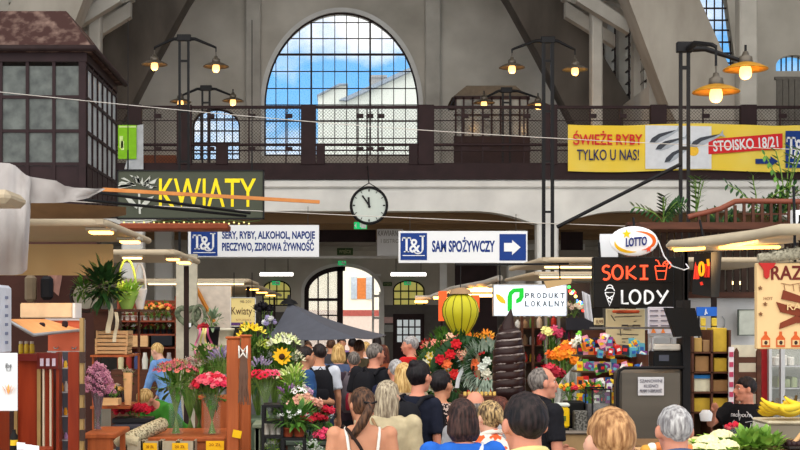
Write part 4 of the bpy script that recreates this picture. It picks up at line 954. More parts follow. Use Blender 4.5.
# wooden crates stacked
crates = []
for k, (y0, x0, x1) in enumerate(((330.5, 96, 128), (338.5, 95, 128), (346.5, 95, 127))):
    d = 13; t = thing('wooden_crate', ('topmost', 'middle', 'lowest')[k] + ' pale slatted crate in the stack below the florist shelf', 'crate', at((x0 + x1) / 2, y0 + 8, d))
    a, b, z0, z1 = X(x0, d), X(x1, d), Z(y0 + 7.8, d), Z(y0, d); m = MB()
    for q in (0, .54): m.box(a, b, d, d + .012, z0 + (z1 - z0) * q, z0 + (z1 - z0) * (q + .42)); m.box(a, b, d + .3, d + .312, z0 + (z1 - z0) * q, z0 + (z1 - z0) * (q + .42)); m.box(a, a + .012, d, d + .3, z0 + (z1 - z0) * q, z0 + (z1 - z0) * (q + .42)); m.box(b - .012, b, d, d + .3, z0 + (z1 - z0) * q, z0 + (z1 - z0) * (q + .42))
    m.box(a, b, d, d + .31, z0, z0 + .006); part('slats', m, paleW, t); m = MB(); [m.box(x, x + .02, d - .004, d + .02, z0, z1) for x in (a, b - .02)]; part('corner_posts', m, paleW, t)
m = MB(); m.box(X(94, 13), X(133, 13), 12.8, 13.5, Z(356.5, 13), Z(354.5, 13)); m.box(X(94, 13), X(133, 13), 12.8, 13.5, Z(407.5, 13), Z(405, 13)); m.box(X(94, 13), X(95.5, 13), 12.9, 12.95, 0, Z(355, 13)); m.box(X(131.5, 13), X(133, 13), 13.4, 13.45, 0, Z(355, 13)); solo('display_rack', m, wood, 'orange wooden two-tier rack under the crates', 'rack')
for k in range(9):
    p = at(97.5 + 3.8 * k, 404.5 if k > 6 else 354, 13.2); m = MB(); p = at(97.5 + 3.7 * k, 405, 13.45); m.lathe(p, [(.016, 0), (.018, .1), (.012, .13), (.012, .17)], 8); solo('dark_jar', m, C(52, 40, 42), 'dark bottle at the back of the orange two-tier rack', 'bottle', 'dark bottles on the rack')
p = at(115, 405, 12.95); pot(p, .07, .062, C(30, 26, 30), 'dark bowl on the orange two-tier rack', 'bowl', 'bowl'); rnd.seed(3)
bunch(p + Vector((0, 0, .05)), .1, .07, 9, 'rose', [(206, 190, 170), (180, 130, 120), (220, 180, 110)], .022, 'dried arrangement in the dark bowl on the rack', leafn=30, leafL=.06)
m = MB(); p = at(128, 405, 12.9); m.lathe(p, [(.03, 0), (.045, .3), (.042, .3), (.028, .01)], 10, pw=.6); solo('paper_bag', m, C(206, 158, 110), 'tall brown paper wrap standing at the right end of the rack', 'bag')
bunch(at(128, 404, 12.9), .3, .05, 8, 'puff', [(200, 180, 160), (170, 150, 130)], .022, 'pale dried stems in the tall brown paper wrap', leafn=10)
m = MB(); m.box(X(104, 12.9), X(124, 12.9), 12.55, 12.75, Z(405, 12.6), Z(398, 12.7)); solo('small_tray', m, paleW, 'small pale wooden tray at the front of the two-tier rack', 'tray')
# shelves of small pots behind
D = 22.5; m = MB()
for y in (320.5, 334, 347): m.box(X(117, D), X(176, D), D, D + .6, Z(y + 1.6, D), Z(y, D))
for x in (117, 175): m.box(X(x, D), X(x, D) + .03, D, D + .5, 0, Z(296, D))
m.box(X(117, D), X(176, D), D + .5, D + .52, 0, Z(300, D)); solo('pot_shelf', m, mat('rust_shelf', (128, 62, 40), .6), 'rust coloured shelf unit full of small flower pots behind the florist', 'shelf')
rnd.seed(5); fc = [(236, 214, 190), (226, 150, 140), (240, 240, 230), (236, 196, 120), (200, 60, 70), (220, 120, 60)]
for row, (y, h, cols_) in enumerate(((320.3, .07, [(230, 224, 210), (236, 230, 200)]), (333.8, .07, fc))):
    for k in range(9):
        x = 121 + 6.1 * k; p = at(x, y, D + .2)
        pot(p, .075, .045, potb if row else potw, ('small white pot on the upper rust shelf', 'small black pot on the lower rust shelf')[row], group=('white pots on the rust shelf', 'black pots on the rust shelf')[row])
        shrubby(p + Vector((0, -.0, .065)), .05, .1, 14, ('tiny plant in a white pot on the upper rust shelf', 'small bright flowers in a black pot on the lower rust shelf')[row], green, ('daisy' if row else 'puff', [cols_[k % len(cols_)]], .03, 3), .05, name='small_plant', group=('plants on the upper rust shelf', 'flowers on the lower rust shelf')[row])
for k, (x, c_) in enumerate(((150, (232, 120, 50)), (158, (240, 150, 60)), (166, (230, 110, 70)))):
    shrubby(at(x, 318, D + .1), .13, .22, 60, ('leftmost', 'middle', 'rightmost')[k] + ' of the three orange flowering plants atop the rust shelf', green, ('rose', [c_, (244, 180, 90), (236, 90, 70)], .032, 12))
m = MB(); PB(m, 118, 148, 335.7, 347, D - .05, .4, b=.01); solo('drawer_box', m, paleW, 'pale wooden drawer box on the rust shelf unit', 'box'); m = MB(); PB(m, 151, 172, 335.7, 346, D - .05, .4, b=.01); solo('black_crate', m, C(26, 28, 34), 'black plastic crate on the rust shelf unit, right of the pale drawer box', 'crate')
for k in range(7):
    m = MB(); p = at(121 + 8 * k, 369, D - .3); m.lathe(p, [(.045, 0), (.05, .15), (.03, .22), (.03, .26)], 10); solo('ornament_bottle', m, C(*[(200, 190, 150), (150, 50, 40), (60, 70, 110), (210, 206, 196), (90, 130, 90), (190, 160, 60), (160, 150, 150)][k]), ('cream', 'dark red', 'navy', 'white', 'green', 'mustard', 'grey')[k] + ' ornament bottle below the rust shelf unit', 'bottle')
m = MB(); m.box(X(117, D), X(180, D), D - .6, D - .02, 0, Z(369.2, D - .3)); solo('work_table', m, darkW, 'dark work table behind the blue-dressed florist', 'table')
# beige upright and partition, heart wreaths, Kwiaty board
m = MB(); PB(m, 176, 197, 254, 470, 21, .1); solo('partition', m, mat('beige_panel', (186, 178, 160), .7), 'narrow beige partition behind the heart wreaths', 'partition')
m = MB(); PB(m, 197, 231, 286, 470, 23.5, .08); solo('partition', m, mat('beige_panel2', (196, 184, 170), .7), 'wide beige partition left of the Kwiaty board', 'partition')
m = MB(); m.cyl(at(195, 286, 23.4), at(214, 322, 23.4), .035, n=4, smooth=False); solo('timber_brace', m, mat('ochre_timber', (176, 112, 44), .6), 'short slanting ochre timber left of the Kwiaty board', 'brace')
def heart(px, py, d, s, label, mm):
    c = at(px, py, d); m = MB(); pts = []
    for k in range(33):
        a = 2 * PI * k / 32; pts.append(c + Vector((16 * math.sin(a) ** 3, 0, 13 * math.cos(a) - 5 * math.cos(2 * a) - 2 * math.cos(3 * a) - math.cos(4 * a))) * s / 16)
    m.tube(pts, s * .27, 8); rs = random.Random(2)
    for p in pts:
        for _ in range(3): leaf(m, p, (rs.uniform(-1, 1), -rs.random(), rs.uniform(-1, 1)), .05, .008)
    return solo('heart_wreath', m, mm, label, 'wreath')
wre = mat('wreath_grey_green', (70, 80, 62), .8, c2=(126, 132, 108), scale=20)
heart(188, 316, 20.85, .16, 'grey green heart wreath hanging on the beige partition', wre)
m = MB(); c = at(199, 316, 20.8); m.tube([c + Vector((math.cos(a) * .09, 0, math.sin(a) * .155)) for a in [2 * PI * k / 24 for k in range(25)]], .026, 7); solo('oval_wreath', m, wre, 'oval twig wreath overlapping the right side of the heart wreath', 'wreath')
m = MB(); PB(m, 186, 191, 323, 327, 20.7, .01); solo('price_card', m, signw, 'small white price card on the point of the heart wreath', 'card')
D = 21.5; t = plate('shop_sign', 'cream Kwiaty board with a purple stripe, hanging over the florist', 231, 255, 298, 326, D, mat('cream_sign', (232, 210, 140), .5, var=.03), .04, frame=signw, fw=.5)
lett(t, 'Kwiaty', 231.5, 252, 314.5, 307, D, C(84, 52, 40)); lett(t, '98-201', 240, 251, 303, 300.3, D, C(120, 96, 70)); lett(t, 'STUDIO', 236, 251, 321, 319, D, C(170, 120, 80)); m = MB(); PB(m, 231, 255, 322.5, 325.5, D - .006, .006); part('stripe', m, C(98, 64, 120), t)
m = MB(); [m.cyl(at(x, 297.5, D + .02), (X(x, D), D + .02, 2.75), .006, n=4) for x in (234, 252)]; part('hanger', m, black, t)
rnd.seed(9); shrubby(at(263, 330, 20), .13, .4, 80, 'black artificial flowers beside the Kwiaty board', C(26, 22, 30), ('rose', [(26, 22, 30)], .05, 9), .1)
shrubby(at(270, 338, 19.4), .1, .3, 40, 'white and lilac flowers below the black ones', green, ('rose', [(206, 206, 206), (150, 140, 180)], .04, 8), .08)
# florist counters: tables under the vases
def table(px0, px1, py, d0, d1, mm, label, name='florist_table', front=True):
    z = CZ + (HY - py) * d0 / F; t = thing(name, label, 'table', (X((px0 + px1) / 2, d0), (d0 + d1) / 2, 0)); x0, x1 = X(px0, d0), X(px1, d0)
    m = MB(); m.bev(x0, x1, d0, d1, z - .04, z, .008); part('tabletop', m, mm, t)
    for x in (x0 + .03, x1 - .07):
        for y in (d0 + .03, d1 - .07): m = MB(); m.box(x, x + .04, y, y + .04, 0, z - .04); part('leg', m, mm, t)
    if front: m = MB(); m.box(x0 + .05, x1 - .05, d0 + .02, d0 + .04, .1, z - .04); part('apron', m, mm, t)
    return z
zA = table(83, 116, 433.5, 10.6, 11.3, wood, 'orange wooden stand under the pink gypsophila vase')
rnd.seed(12); p = Vector((X(98, 10.9), 10.9, zA)); vase(p, .3, .045, 'clear glass vase holding pink gypsophila on the orange stand'); bunch(p, .3, .125, 80, 'puff', [(206, 136, 160), (186, 116, 146), (220, 160, 178)], .026, 'cloud of dusty pink gypsophila with purple stems, lower left', leafn=0, flat=1.7, stemm=C(104, 70, 84))
zB = table(118, 225, 437.5, 11.6, 12.6, wood, 'long orange florist table under the alstroemeria and carnation vases')
p = Vector((X(176, 11.9), 11.9, zB)); vase(p, .42, .085, 'tall glass vase of alstroemeria on the long florist table')
rnd.seed(13); bunch(p, .54, .19, 64, 'lily', [(186, 84, 96), (160, 90, 90), (206, 120, 104), (150, 130, 90), (200, 96, 116)], .026, 'tall bunch of pink alstroemeria with bright green stems', leafn=90, leafL=.11)
p = Vector((X(212, 11.9), 11.9, zB)); vase(p, .36, .1, 'wide glass vase of carnations on the long florist table')
bunch(p, .42, .17, 60, 'rose', [(216, 50, 84), (226, 100, 116), (200, 34, 56), (232, 140, 144)], .028, 'dense bunch of pink and red carnations left of the orange posts', leafn=60, leafL=.1)
rnd.seed(14); p = at(222, 395, 13.2); bunch(p, .36, .13, 26, 'spike', [(160, 140, 190), (190, 176, 204), (130, 110, 160)], .03, 'lilac statice standing behind the carnations', leafn=40, neck=.08); vase(p, .2, .06, 'grey zinc bucket of lilac statice', m_=potg, cat='bucket', name='flower_bucket')
table(198, 244, 395.5, 13, 13.6, wood, 'narrow rear florist table behind the orange posts')
p = at(206, 395, 13.3); bunch(p, .42, .12, 18, 'lily', [(206, 180, 150), (190, 150, 140), (110, 150, 60)], .03, 'thin gladiolus stems at the back left of the orange posts', leafn=40, leafL=.16, neck=.08); vase(p, .18, .05, 'dark bucket of gladiolus stems', m_=potb, cat='bucket', name='flower_bucket')
# black pot with grey-green plant & ribboned bouquet
p = at(212, 352, 14.5); pot(p, .26, .08, potb, 'tall black pot with grey green plant beside the beige partition'); shrubby(p + Vector((0, 0, .24)), .12, .16, 60, 'grey green succulent rosette in the tall black pot', mat('sage', (120, 140, 110), .6), L=.09)
m = MB(); m.box(X(196, 14.4), X(236, 14.4), 14.3, 14.8, 0, Z(352, 14.5)); solo('pedestal', m, C(120, 90, 70), 'brown pedestal under the tall black pot', 'pedestal')
t = thing('ribbon_bouquet', 'red rosette with trailing pink and yellow ribbons left of the tall black pot', 'bouquet', at(203, 352, 14.4)); [bloom(t, (rnd.uniform(-.04, .04), 0, .28 + rnd.uniform(-.04, .04)), .035, 'rose', (176, 40, 50)) for _ in range(5)]
for k, c_ in enumerate(((206, 110, 150), (190, 190, 110), (226, 200, 140), (170, 70, 110))):
    m = MB(); m.sheet(lambda u, v: at(199 + 2.5 * k + 2 * u + 4 * v * (k - 1.5) + math.sin(v * 7 + k), 328 + 26 * v, 14.1 - .03 * math.sin(v * 8)), 2, 12, t=.003); part('ribbon', m, C(*c_), t)
pot(at(226, 345, 15), .18, .09, mat('wire_white', (206, 200, 180), .6), 'cream wire basket right of the tall black pot', 'basket', 'wire_basket')
m = MB(); m.box(X(218, 15), X(238, 15), 14.85, 15.3, 0, Z(345, 15)); solo('pedestal', m, C(150, 140, 120), 'pale pedestal under the cream wire basket', 'pedestal')
# orange posts
D = 11.3
for k, (x0, x1, y, d) in enumerate(((226.5, 239.3, 339, 11.2), (240.8, 250.5, 337, 11.9))):
    t = thing('wooden_post', ('thick front orange wooden post at the end of the florist table', 'thinner orange wooden post behind the thick front one')[k], 'post', (X((x0 + x1) / 2, d), d, 0)); w_ = X(x1, d) - X(x0, d)
    m = MB(); m.bev(X(x0, d), X(x1, d), d, d + w_, 0, Z(y, d), .01); part('shaft', m, wood, t)
    m = MB(); m.bev(X(x0, d) - .01, X(x1, d) + .01, d - .01, d + w_ + .01, Z(y, d), Z(y, d) + .02, .008); part('cap', m, wood, t)
t = thing('dried_bundle', 'dried twig bundle with white bow hanging between the orange posts', 'bouquet', at(243, 400, 11.1)); rnd.seed(31); m = MB()
for k in range(40): a = at(244 + rnd.uniform(-2.5, 2.5), 352, 11.1); m.tube([a, a + Vector((rnd.uniform(-.02, .02), -.03, -.2)), a + Vector((rnd.uniform(-.04, .04), -.02, -rnd.uniform(.3, .42)))], .0045, 4, cap=False)
part('twigs', m, C(104, 76, 62), t)
for e in (-1, 1): m = MB(); m.tube([at(243, 352, 11), at(243 + e * 4, 346, 10.98), at(243 + e * 4, 358, 10.98), at(243, 353, 11)], .008, 5); part('bow', m, C(226, 222, 214), t)
for x, y, w_, h in ((233, 430, 8, 7),):
    m = MB(); M_ = Matrix.Translation(at(237, 434, 11.17)) @ Matrix.Rotation(R(12), 4, 'Y'); m.box(-.035, .035, -.006, 0, -.03, .03, M=M_); solo('price_tag', m, C(240, 190, 20), 'yellow tilted price tag pinned on the thick orange post', 'price tag')
ycard = C(246, 186, 24)
for k, (x0, x1, y0, y1, lab) in enumerate(((143, 157, 443, 452, 'left'), (172, 188, 443, 452, 'middle'), (206, 224, 441, 452, 'right'))):
    t = thing('price_card', 'yellow price card on the front edge of the florist table, %s one of three' % lab, 'price card', at((x0 + x1) / 2, y1, 11.3)); m = MB(); PB(m, x0, x1, y0, y1 + 2, 11.3, .006); part('card', m, ycard, t); lett(t, '20 ZŁ', x0 + 3, x1 - 3, y0 + 5, y0 + 2.4, 11.3, C(150, 80, 20))
for k in range(4):
    x0 = 126 + 17.5 * k; m = MB(); d = 11.35; a, b, z0, z1 = X(x0, d), X(x0 + 16, d), Z(462, d), Z(441, d)
    m.box(a, b, d, d + .01, z0, z1); m.box(a, a + .01, d, d + .2, z0, z1); m.box(b - .01, b, d, d + .2, z0, z1); m.box(a, b, d, d + .2, z0, z0 + .01); solo('glass_tray', m, mat('tray_beige', (168, 156, 130), .4, c2=(190, 180, 160)), 'beige open box along the front of the florist table', 'box', 'beige boxes on the table front')
m = MB(); m.box(X(120, 11.35), X(226, 11.35), 11.3, 11.6, 0, Z(462, 11.35)); solo('front_bench', m, darkW, 'dark low bench under the row of beige boxes', 'bench')
# knitted roll and red roses in black tray
rnd.seed(8); d = 11.5; t = thing('knitted_runner', 'rolled cream knitted runner lying towards the alstroemeria vase', 'textile', at(146, 440, d))
m = MB(); a, b = at(127, 440, 11.4), at(163, 424, 11.9); N = 26; pts = [a.lerp(b, k / N) for k in range(N + 1)]; m.tube(pts, [.055 + .008 * (k % 2) for k in range(N + 1)], 14); part('roll', m, mat('knit', (206, 196, 164), .9, c2=(120, 110, 86), scale=60, bump=1, thr=(.45, .6)), t)
m = MB(); m.tube([a + Vector((-.09, -.02, -.03)), a + Vector((-.05, 0, .0)), a + Vector((.1, -.02, -.02))], [.03, .055, .045], 12); part('fold', m, mat('knit2', (190, 180, 150), .9, bump=1, scale=50), t)
zC = table(112, 158, 425, 12.7, 13.4, C(58, 60, 70), 'grey topped low table holding the tray of red roses'); p = Vector((X(132, 12.9), 13.0, zC))
rnd.seed(6); m = MB(); m.bev(p.x - .18, p.x + .18, p.y - .15, p.y + .15, zC, zC + .05, .01); solo('flower_tray', m, potb, 'shallow black tray full of red roses', 'tray')
t = thing('flower_bunch', 'low mass of dark red roses in the shallow black tray', 'flowers', p + Vector((0, 0, .04)))
for k in range(30): bloom(t, (rnd.uniform(-.16, .16), rnd.uniform(-.13, .13), .05 + rnd.uniform(0, .06)), .033, 'rose', [(170, 16, 44), (196, 24, 50), (140, 10, 36)][k % 3])
part('leaves', foliage(p + Vector((0, 0, .06)), (.16, .12, .03), 40, .07, .012), green, t)
# ---------------------------------------------------------------- right part of the florist: buckets on a stand, x 250..330
zD = table(252, 262, 424, 12.4, 12.9, C(130, 140, 120), 'short pale table behind the second orange post', front=False)
rnd.seed(41)
zE = table(246, 282, 419.5, 12.93, 13.6, mat('green_top', (92, 110, 92), .6), 'green topped florist table right of the orange posts'); p = Vector((X(265, 13), 13.1, zE))
vase(p, .34, .07, 'flared glass vase of red gerberas right of the orange posts'); bunch(p, .40, .14, 40, 'daisy', [(196, 18, 50), (210, 30, 64), (176, 14, 44), (216, 70, 100)], .036, 'bunch of red gerberas in the flared glass vase', leafn=0, flat=.2)
bunch(Vector((X(274, 13.2), 13.35, zE)), .38, .08, 10, 'daisy', [(226, 130, 150), (214, 100, 130)], .045, 'pink gerberas just right of the red ones', leafn=0, flat=.2)
p = Vector((X(272, 15), 15, .9)); m = MB(); m.box(X(236, 15), X(293, 15), 14.7, 15.5, 0, .9); solo('rear_counter', m, darkW, 'dark rear counter carrying tall buckets of lilies and chrysanthemums', 'counter')
for (x, h, sp, n, k_, cl, r, lab, lf) in (
    (251, 1.0, .13, 14, 'lily', [(240, 200, 40), (246, 220, 90)], .055, 'yellow lilies rising at the back between posts and sunflower', 70),
    (270, .68, .17, 24, 'puff', [(232, 236, 236), (214, 222, 226)], .045, 'white chrysanthemums below the yellow lilies', 90),
    (283, .88, .15, 14, 'lily', [(236, 238, 206), (222, 232, 170)], .06, 'white lilies with green buds under the grey umbrella', 90),
    (290, .72, .13, 14, 'lily', [(240, 236, 210), (232, 224, 190)], .05, 'cream lilies right of the white lilies under the grey umbrella', 70),
    (262, .84, .14, 16, 'lily', [(190, 206, 80), (214, 220, 120)], .045, 'greenish yellow spray between the lilies', 90)):
    p = Vector((X(x, 15), 15.0 + rnd.uniform(-.15, .2), .9)); bunch(p, h, sp, n, k_, cl, r, lab, leafn=lf, neck=.06, leafL=.13); vase(p, .34, .09, 'tall grey bucket on the dark rear counter', m_=potg, cat='bucket', name='flower_bucket', group='grey buckets on the rear counter')
p = Vector((X(282, 14), 14.1, .9)); t = thing('flower_bunch', 'single yellow sunflower with dark eye above the gerberas', 'flowers', p); m = MB(); q = at(282, 357, 14) - p; m.tube([p, p + q * .6 + Vector((.02, 0, 0)), p + q], .008, 5); part('stem', m, stemg, t); bloom(t, q, .095, 'daisy', (246, 176, 20), (60, 34, 16), Vector((0, -1, .3))); part('leaves', foliage(p + q * .8, (.12, .1, .1), 24, .16, .04), green, t)
m = MB(); m.box(X(270, 14), X(300, 14), 13.9, 14.3, 0, .9); solo('crate_stand', m, darkW, 'dark crate stand under the sunflower', 'stand')
rnd.seed(61)
for (x, d, b, h, sp, n, k_, cl, r, lab, lf, lm) in (
    (190, 13.3, .98, .62, .14, 20, 'puff', [(226, 214, 200), (206, 190, 180), (190, 130, 140)], .03, 'airy cream filler flowers rising behind the alstroemeria', 60, green),
    (216, 13.4, .98, .66, .12, 16, 'spike', [(176, 160, 200), (206, 196, 214)], .03, 'pale lilac spikes rising at the top behind the orange posts', 50, green),
    (199, 13.45, .98, .5, .1, 14, 'lily', [(206, 90, 60), (190, 60, 60)], .032, 'orange red freesias between alstroemeria and carnations', 50, lime),
    (258, 13.5, .98, .62, .12, 14, 'spike', [(170, 150, 196), (190, 170, 206)], .03, 'lilac larkspur behind the red gerberas', 70, dkgreen),
    (290, 13.3, .98, .52, .12, 14, 'lily', [(226, 232, 190), (206, 220, 150)], .045, 'pale green gladioli beside the sunflower', 80, lime),
    (300, 13.4, .98, .36, .1, 14, 'rose', [(230, 226, 214), (200, 150, 190)], .035, 'white and mauve lisianthus above the pale pink roses', 60, green)):
    bunch(Vector((X(x, d), d, b)), h, sp, n, k_, cl, r, lab, leafn=lf, leafm=lm, neck=.06)
m = MB(); m.box(X(284, 13.3), X(306, 13.3), 13.15, 13.58, .9, .98); m.box(X(286, 13.3), X(304, 13.3), 13.2, 13.5, 0, .9); solo('rear_bench', m, darkW, 'small dark bench behind the pale pink roses', 'bench')
# black plant stand with shelves
D = 10.8
def rack(x0, x1, ys, d, dep, label, y1=480):
    t = thing('plant_stand', label, 'stand', (X((x0 + x1) / 2, d), d, 0)); a, b = X(x0, d), X(x1, d); zt = Z(ys[0], d)
    for x in (a, b):
        for y in (d, d + dep): m = MB(); m.box(x - .011, x + .011, y - .011, y + .011, 0, zt); part('leg', m, black, t)
    for yy in ys: m = MB(); m.box(a, b, d, d + dep, Z(yy, d) - .02, Z(yy, d)); part('shelf', m, black, t)
    return [Z(yy, d) for yy in ys]
zs_ = rack(263, 282, (405, 421, 436, 455), 11, .3, 'black metal stand with small white pots right of the orange posts')
for k in range(3): pot(Vector((X(266 + 6 * k, 11), 11.15, zs_[2])), .09, .028, potw, 'small white cup on the black metal stand', 'cup', 'cup', 'white cups on the black stand')
shrubby(Vector((X(272, 11), 11.15, zs_[3])), .06, .1, 40, 'pale green plant on the lowest shelf of the black stand', lime, ('puff', [(230, 230, 220)], .02, 5), .06)
zs_ = rack(283, 304, (438, 455), 10.9, .3, 'low black metal stand with white flowering plants'); rnd.seed(44)
for k, x in enumerate((288, 299)):
    p = Vector((X(x, 11), 11.05, zs_[0])); pot(p, .07, .05, C(150, 70, 44), 'small terracotta pot on the low black stand', group='terracotta pots on the low black stand'); shrubby(p + Vector((0, 0, .06)), .1, .15, 70, ('left', 'right')[k] + ' white flowering plant on the low black stand', green, ('lily', [(236, 238, 234)], .022, 8), .12)
# tall leaves & further bunches (x 285..330)
zF = table(284, 332, 441, 12, 12.9, C(70, 80, 72), 'dark florist table near the walkway with rose bunches'); rnd.seed(45)
for (x, y, h, sp, n, k_, cl, r, lab, lf, lm) in (
    (289, 12.6, .40, .09, 10, 'spike', [(170, 120, 180), (150, 100, 160)], .03, 'purple stocks right of the gerberas', 60, green),
    (294, 12.7, .55, .10, 12, 'spike', [(206, 220, 140), (190, 210, 110)], .035, 'yellow green snapdragons above the pink roses', 60, lime),
    (305, 12.3, .28, .14, 30, 'rose', [(214, 160, 140), (226, 186, 168), (200, 140, 120), (190, 170, 120)], .032, 'dome of pale pink roses beside the walkway', 120, green),
    (299, 12.55, .40, .07, 8, 'daisy', [(240, 240, 240)], .03, 'white daisies behind the pale pink roses', 30, green),
    (315, 12.15, .17, .10, 18, 'rose', [(156, 14, 36), (176, 20, 44)], .032, 'dark red roses in front of the backpack wearer', 60, dkgreen),
    (325, 12.4, .21, .06, 6, 'rose', [(186, 20, 50), (206, 40, 70)], .036, 'small bunch of red carnations at the walkway edge', 30, green),
    (322, 12.05, .04, .05, 5, 'rose', [(226, 70, 110), (236, 90, 120)], .034, 'low pink roses near the table corner', 20, green)):
    p = Vector((X(x, y), y, zF)); bunch(p, h, sp, n, k_, cl, r, lab, leafn=lf, leafm=lm, neck=.04)
    if h > .1: vase(p, h * .75, .05, 'clear vase on the dark walkway table', group='clear vases on the walkway table')
m = MB(); 
for k in range(16): leaf(m, Vector((X(291, 12.1), 12.1, zF)) + Vector((rnd.uniform(-.04, .04), 0, 0)), (rnd.uniform(-.25, .25), rnd.uniform(-.2, .1), 1), .3, .02, bend=.1)
solo('broad_leaves', m, dkgreen, 'upright dark broad leaves left of the pink roses', 'leaves')
# low white wrapped flowers at the bottom
rnd.seed(46); p = Vector((X(310, 11.5), 11.5, .9)); m = MB(); m.box(X(300, 11.5), X(328, 11.5), 11.3, 11.75, 0, .9); solo('bucket_stand', m, C(60, 64, 60), 'dark stand at the bottom of the florist display', 'stand')
bunch(p, .06, .12, 16, 'puff', [(226, 230, 224), (206, 214, 206)], .032, 'low white filler flowers at the bottom of the display', leafn=80)
# grey umbrella
t = thing('market_umbrella', 'dark grey square umbrella over the florist, tilted to the right', 'umbrella', (X(290, 20.5), 20.5, 0)); ap = at(289, 303, 20.5); cs = [at(267, 338, 19.7), at(356, 338.5, 18.7), at(386, 335.5, 20.4), at(305, 331, 21.9)]
m = MB(); N = 8
for k in range(4):
    a, b = cs[k], cs[(k + 1) % 4]
    m.sheet(lambda u, v: ap.lerp(a.lerp(b, u), v) - Vector((0, 0, .05 * math.sin(PI * v) + .03 * math.sin(PI * u) * v * v)), N, N, t=(0, 0, .008))
part('canopy', m, mat('umbrella_grey', (84, 86, 96), .8, var=.06, bump=.2), t)
m = MB(); m.cyl((ap.x, ap.y, 0), ap, .022, n=8); part('pole', m, black, t); m = MB(); m.lathe(ap - Vector((0, 0, .02)), [(.14, 0), (.1, .05), (.03, .08), (.02, .14)], 10); part('cap', m, black, t)
for a in cs: m = MB(); m.cyl(ap - Vector((0, 0, .08)), a.lerp(ap, .02) - Vector((0, 0, .03)), .008, n=4); part('rib', m, black, t)
m = MB(); m.bev(ap.x - .25, ap.x + .25, ap.y - .25, ap.y + .25, 0, .08, .02); part('base', m, black, t)
# ------------------------------------------------------------------ middle and right stalls
rnd.seed(77)
# upper right: stair landing with wooden railing and plants, slatted dark wall below
D = 18.0
t = thing('wooden_balcony', 'dark slatted wooden balcony front beneath the fish banner, right side', 'balcony', (X(720, D), D, 0))
m = MB(); PB(m, 628, 860, 222, 229, D, .12); PB(m, 628, 860, 292, 298, D, .12); part('beam', m, darkW, t)
m = MB(); x = 632
while x < 860: PB(m, x, x + 5.2, 229, 292, D + .02, .04); x += 7.3
part('slats', m, mat('balcony_slat', (56, 38, 30), .6, var=.2), t)
m = MB(); PB(m, 628, 860, 292, 460, D + .15, .08); part('lower_wall', m, mat('shop_wall', (196, 196, 198), .8, var=.04), t)
m = MB(); PB(m, 628, 636, 225, 460, D, .2); PB(m, 850, 860, 200, 460, D, .2); part('pillar', m, darkW, t)
m = MB(); PB(m, 640, 860, 290, 291.5, D + .9, .05); part('back_rail', m, brown, t)
for k, x in enumerate((664, 728, 755, 690, 776)):
    d = D + 2.2; t2 = thing('back_lamp', 'warm lamp tube glimpsed between the dark balcony slats', 'lamp', at(x + 5, 288, d), 'lamps behind the balcony slats'); m = MB(); m.cyl(at(x, 283, d), at(x + 13, 283, d), .025, n=8); part('tube', m, tubeW, t2)
t = thing('balcony_railing', 'red brown wooden railing with dark pickets among plants, upper right', 'railing', (X(750, D), D - .4, Z(229, D)))
d = D - .4
m = MB(); m.tube([at(688, 217, d), at(720, 209, d), at(735, 201.5, d), at(742, 201, d), at(840, 202, d)], .035, 8); part('handrail', m, mat('mahogany', (120, 66, 50), .35), t)
m = MB()
for k in range(13):
    x = 699 + 9 * k; m.bar(at(x, 229, d), at(x, 203 if x > 738 else 216 - (x - 699) * .3, d), .035)
for q in (214, 226): m.bar(at(744, q, d), at(840, q, d), .02)
part('pickets', m, darkW, t)
def frond(p, n, L, label, up=1.0, spreadx=.5, mm=None, group=None):
    t = thing('balcony_plant', label, 'plant', p, group); p = Vector(p); st = MB(); lf = MB()
    for k in range(n):
        dx = rnd.uniform(-1, 1) * spreadx; pts = [p + Vector((dx * L * u * (.4 + .6 * u), rnd.uniform(-.02, .02) - .15 * u * L, L * up * (u - .35 * abs(dx) * u * u))) for u in [i / 8 for i in range(9)]]
        st.tube(pts, .008, 4, cap=False)
        for i in range(2, 9):
            for sg in (-1, 1):
                dr = Vector((sg * .8, -.2, .5)) if abs(dx) < .25 else Vector((dx * .6, sg * .5, sg * .9)); leaf(lf, pts[i], dr, .11, .022, bend=.1)
    part('stems', st, stemg, t); part('leaves', lf, mm or dkgreen, t)
    return t
frond(at(663, 224, D - .2), 9, .34, 'dark feathery plant left of the near lamp post', spreadx=1.3)
frond(at(696, 219, D - .3), 4, .5, 'upright small-leaved plant just right of the near lamp post', spreadx=.2, mm=green)
frond(at(757, 217, D - .1), 6, .55, 'arching dark zamia plant above the left end of the railing', spreadx=1.6)
frond(at(785, 215, D - .1), 6, .85, 'tall fresh green zamia plant at the upper right', spreadx=.35, mm=green)
frond(at(776, 222, D - .1), 10, .3, 'bristling grey green plant between the railing pickets', spreadx=1.1)
frond(at(720, 228, D - .1), 8, .22, 'low dark plant hanging through the railing curve', spreadx=1.4)
m = MB(); PB(m, 640, 850, 222.2, 229, D - .75, .7); solo('plant_ledge', m, darkW, 'dark ledge carrying the balcony plants and railing', 'ledge')
m = MB(); PB(m, 793, 830, 210, 240, D - 1.2, .1); solo('white_board', m, signw, 'white panel at the right edge under the tall green plant', 'panel')
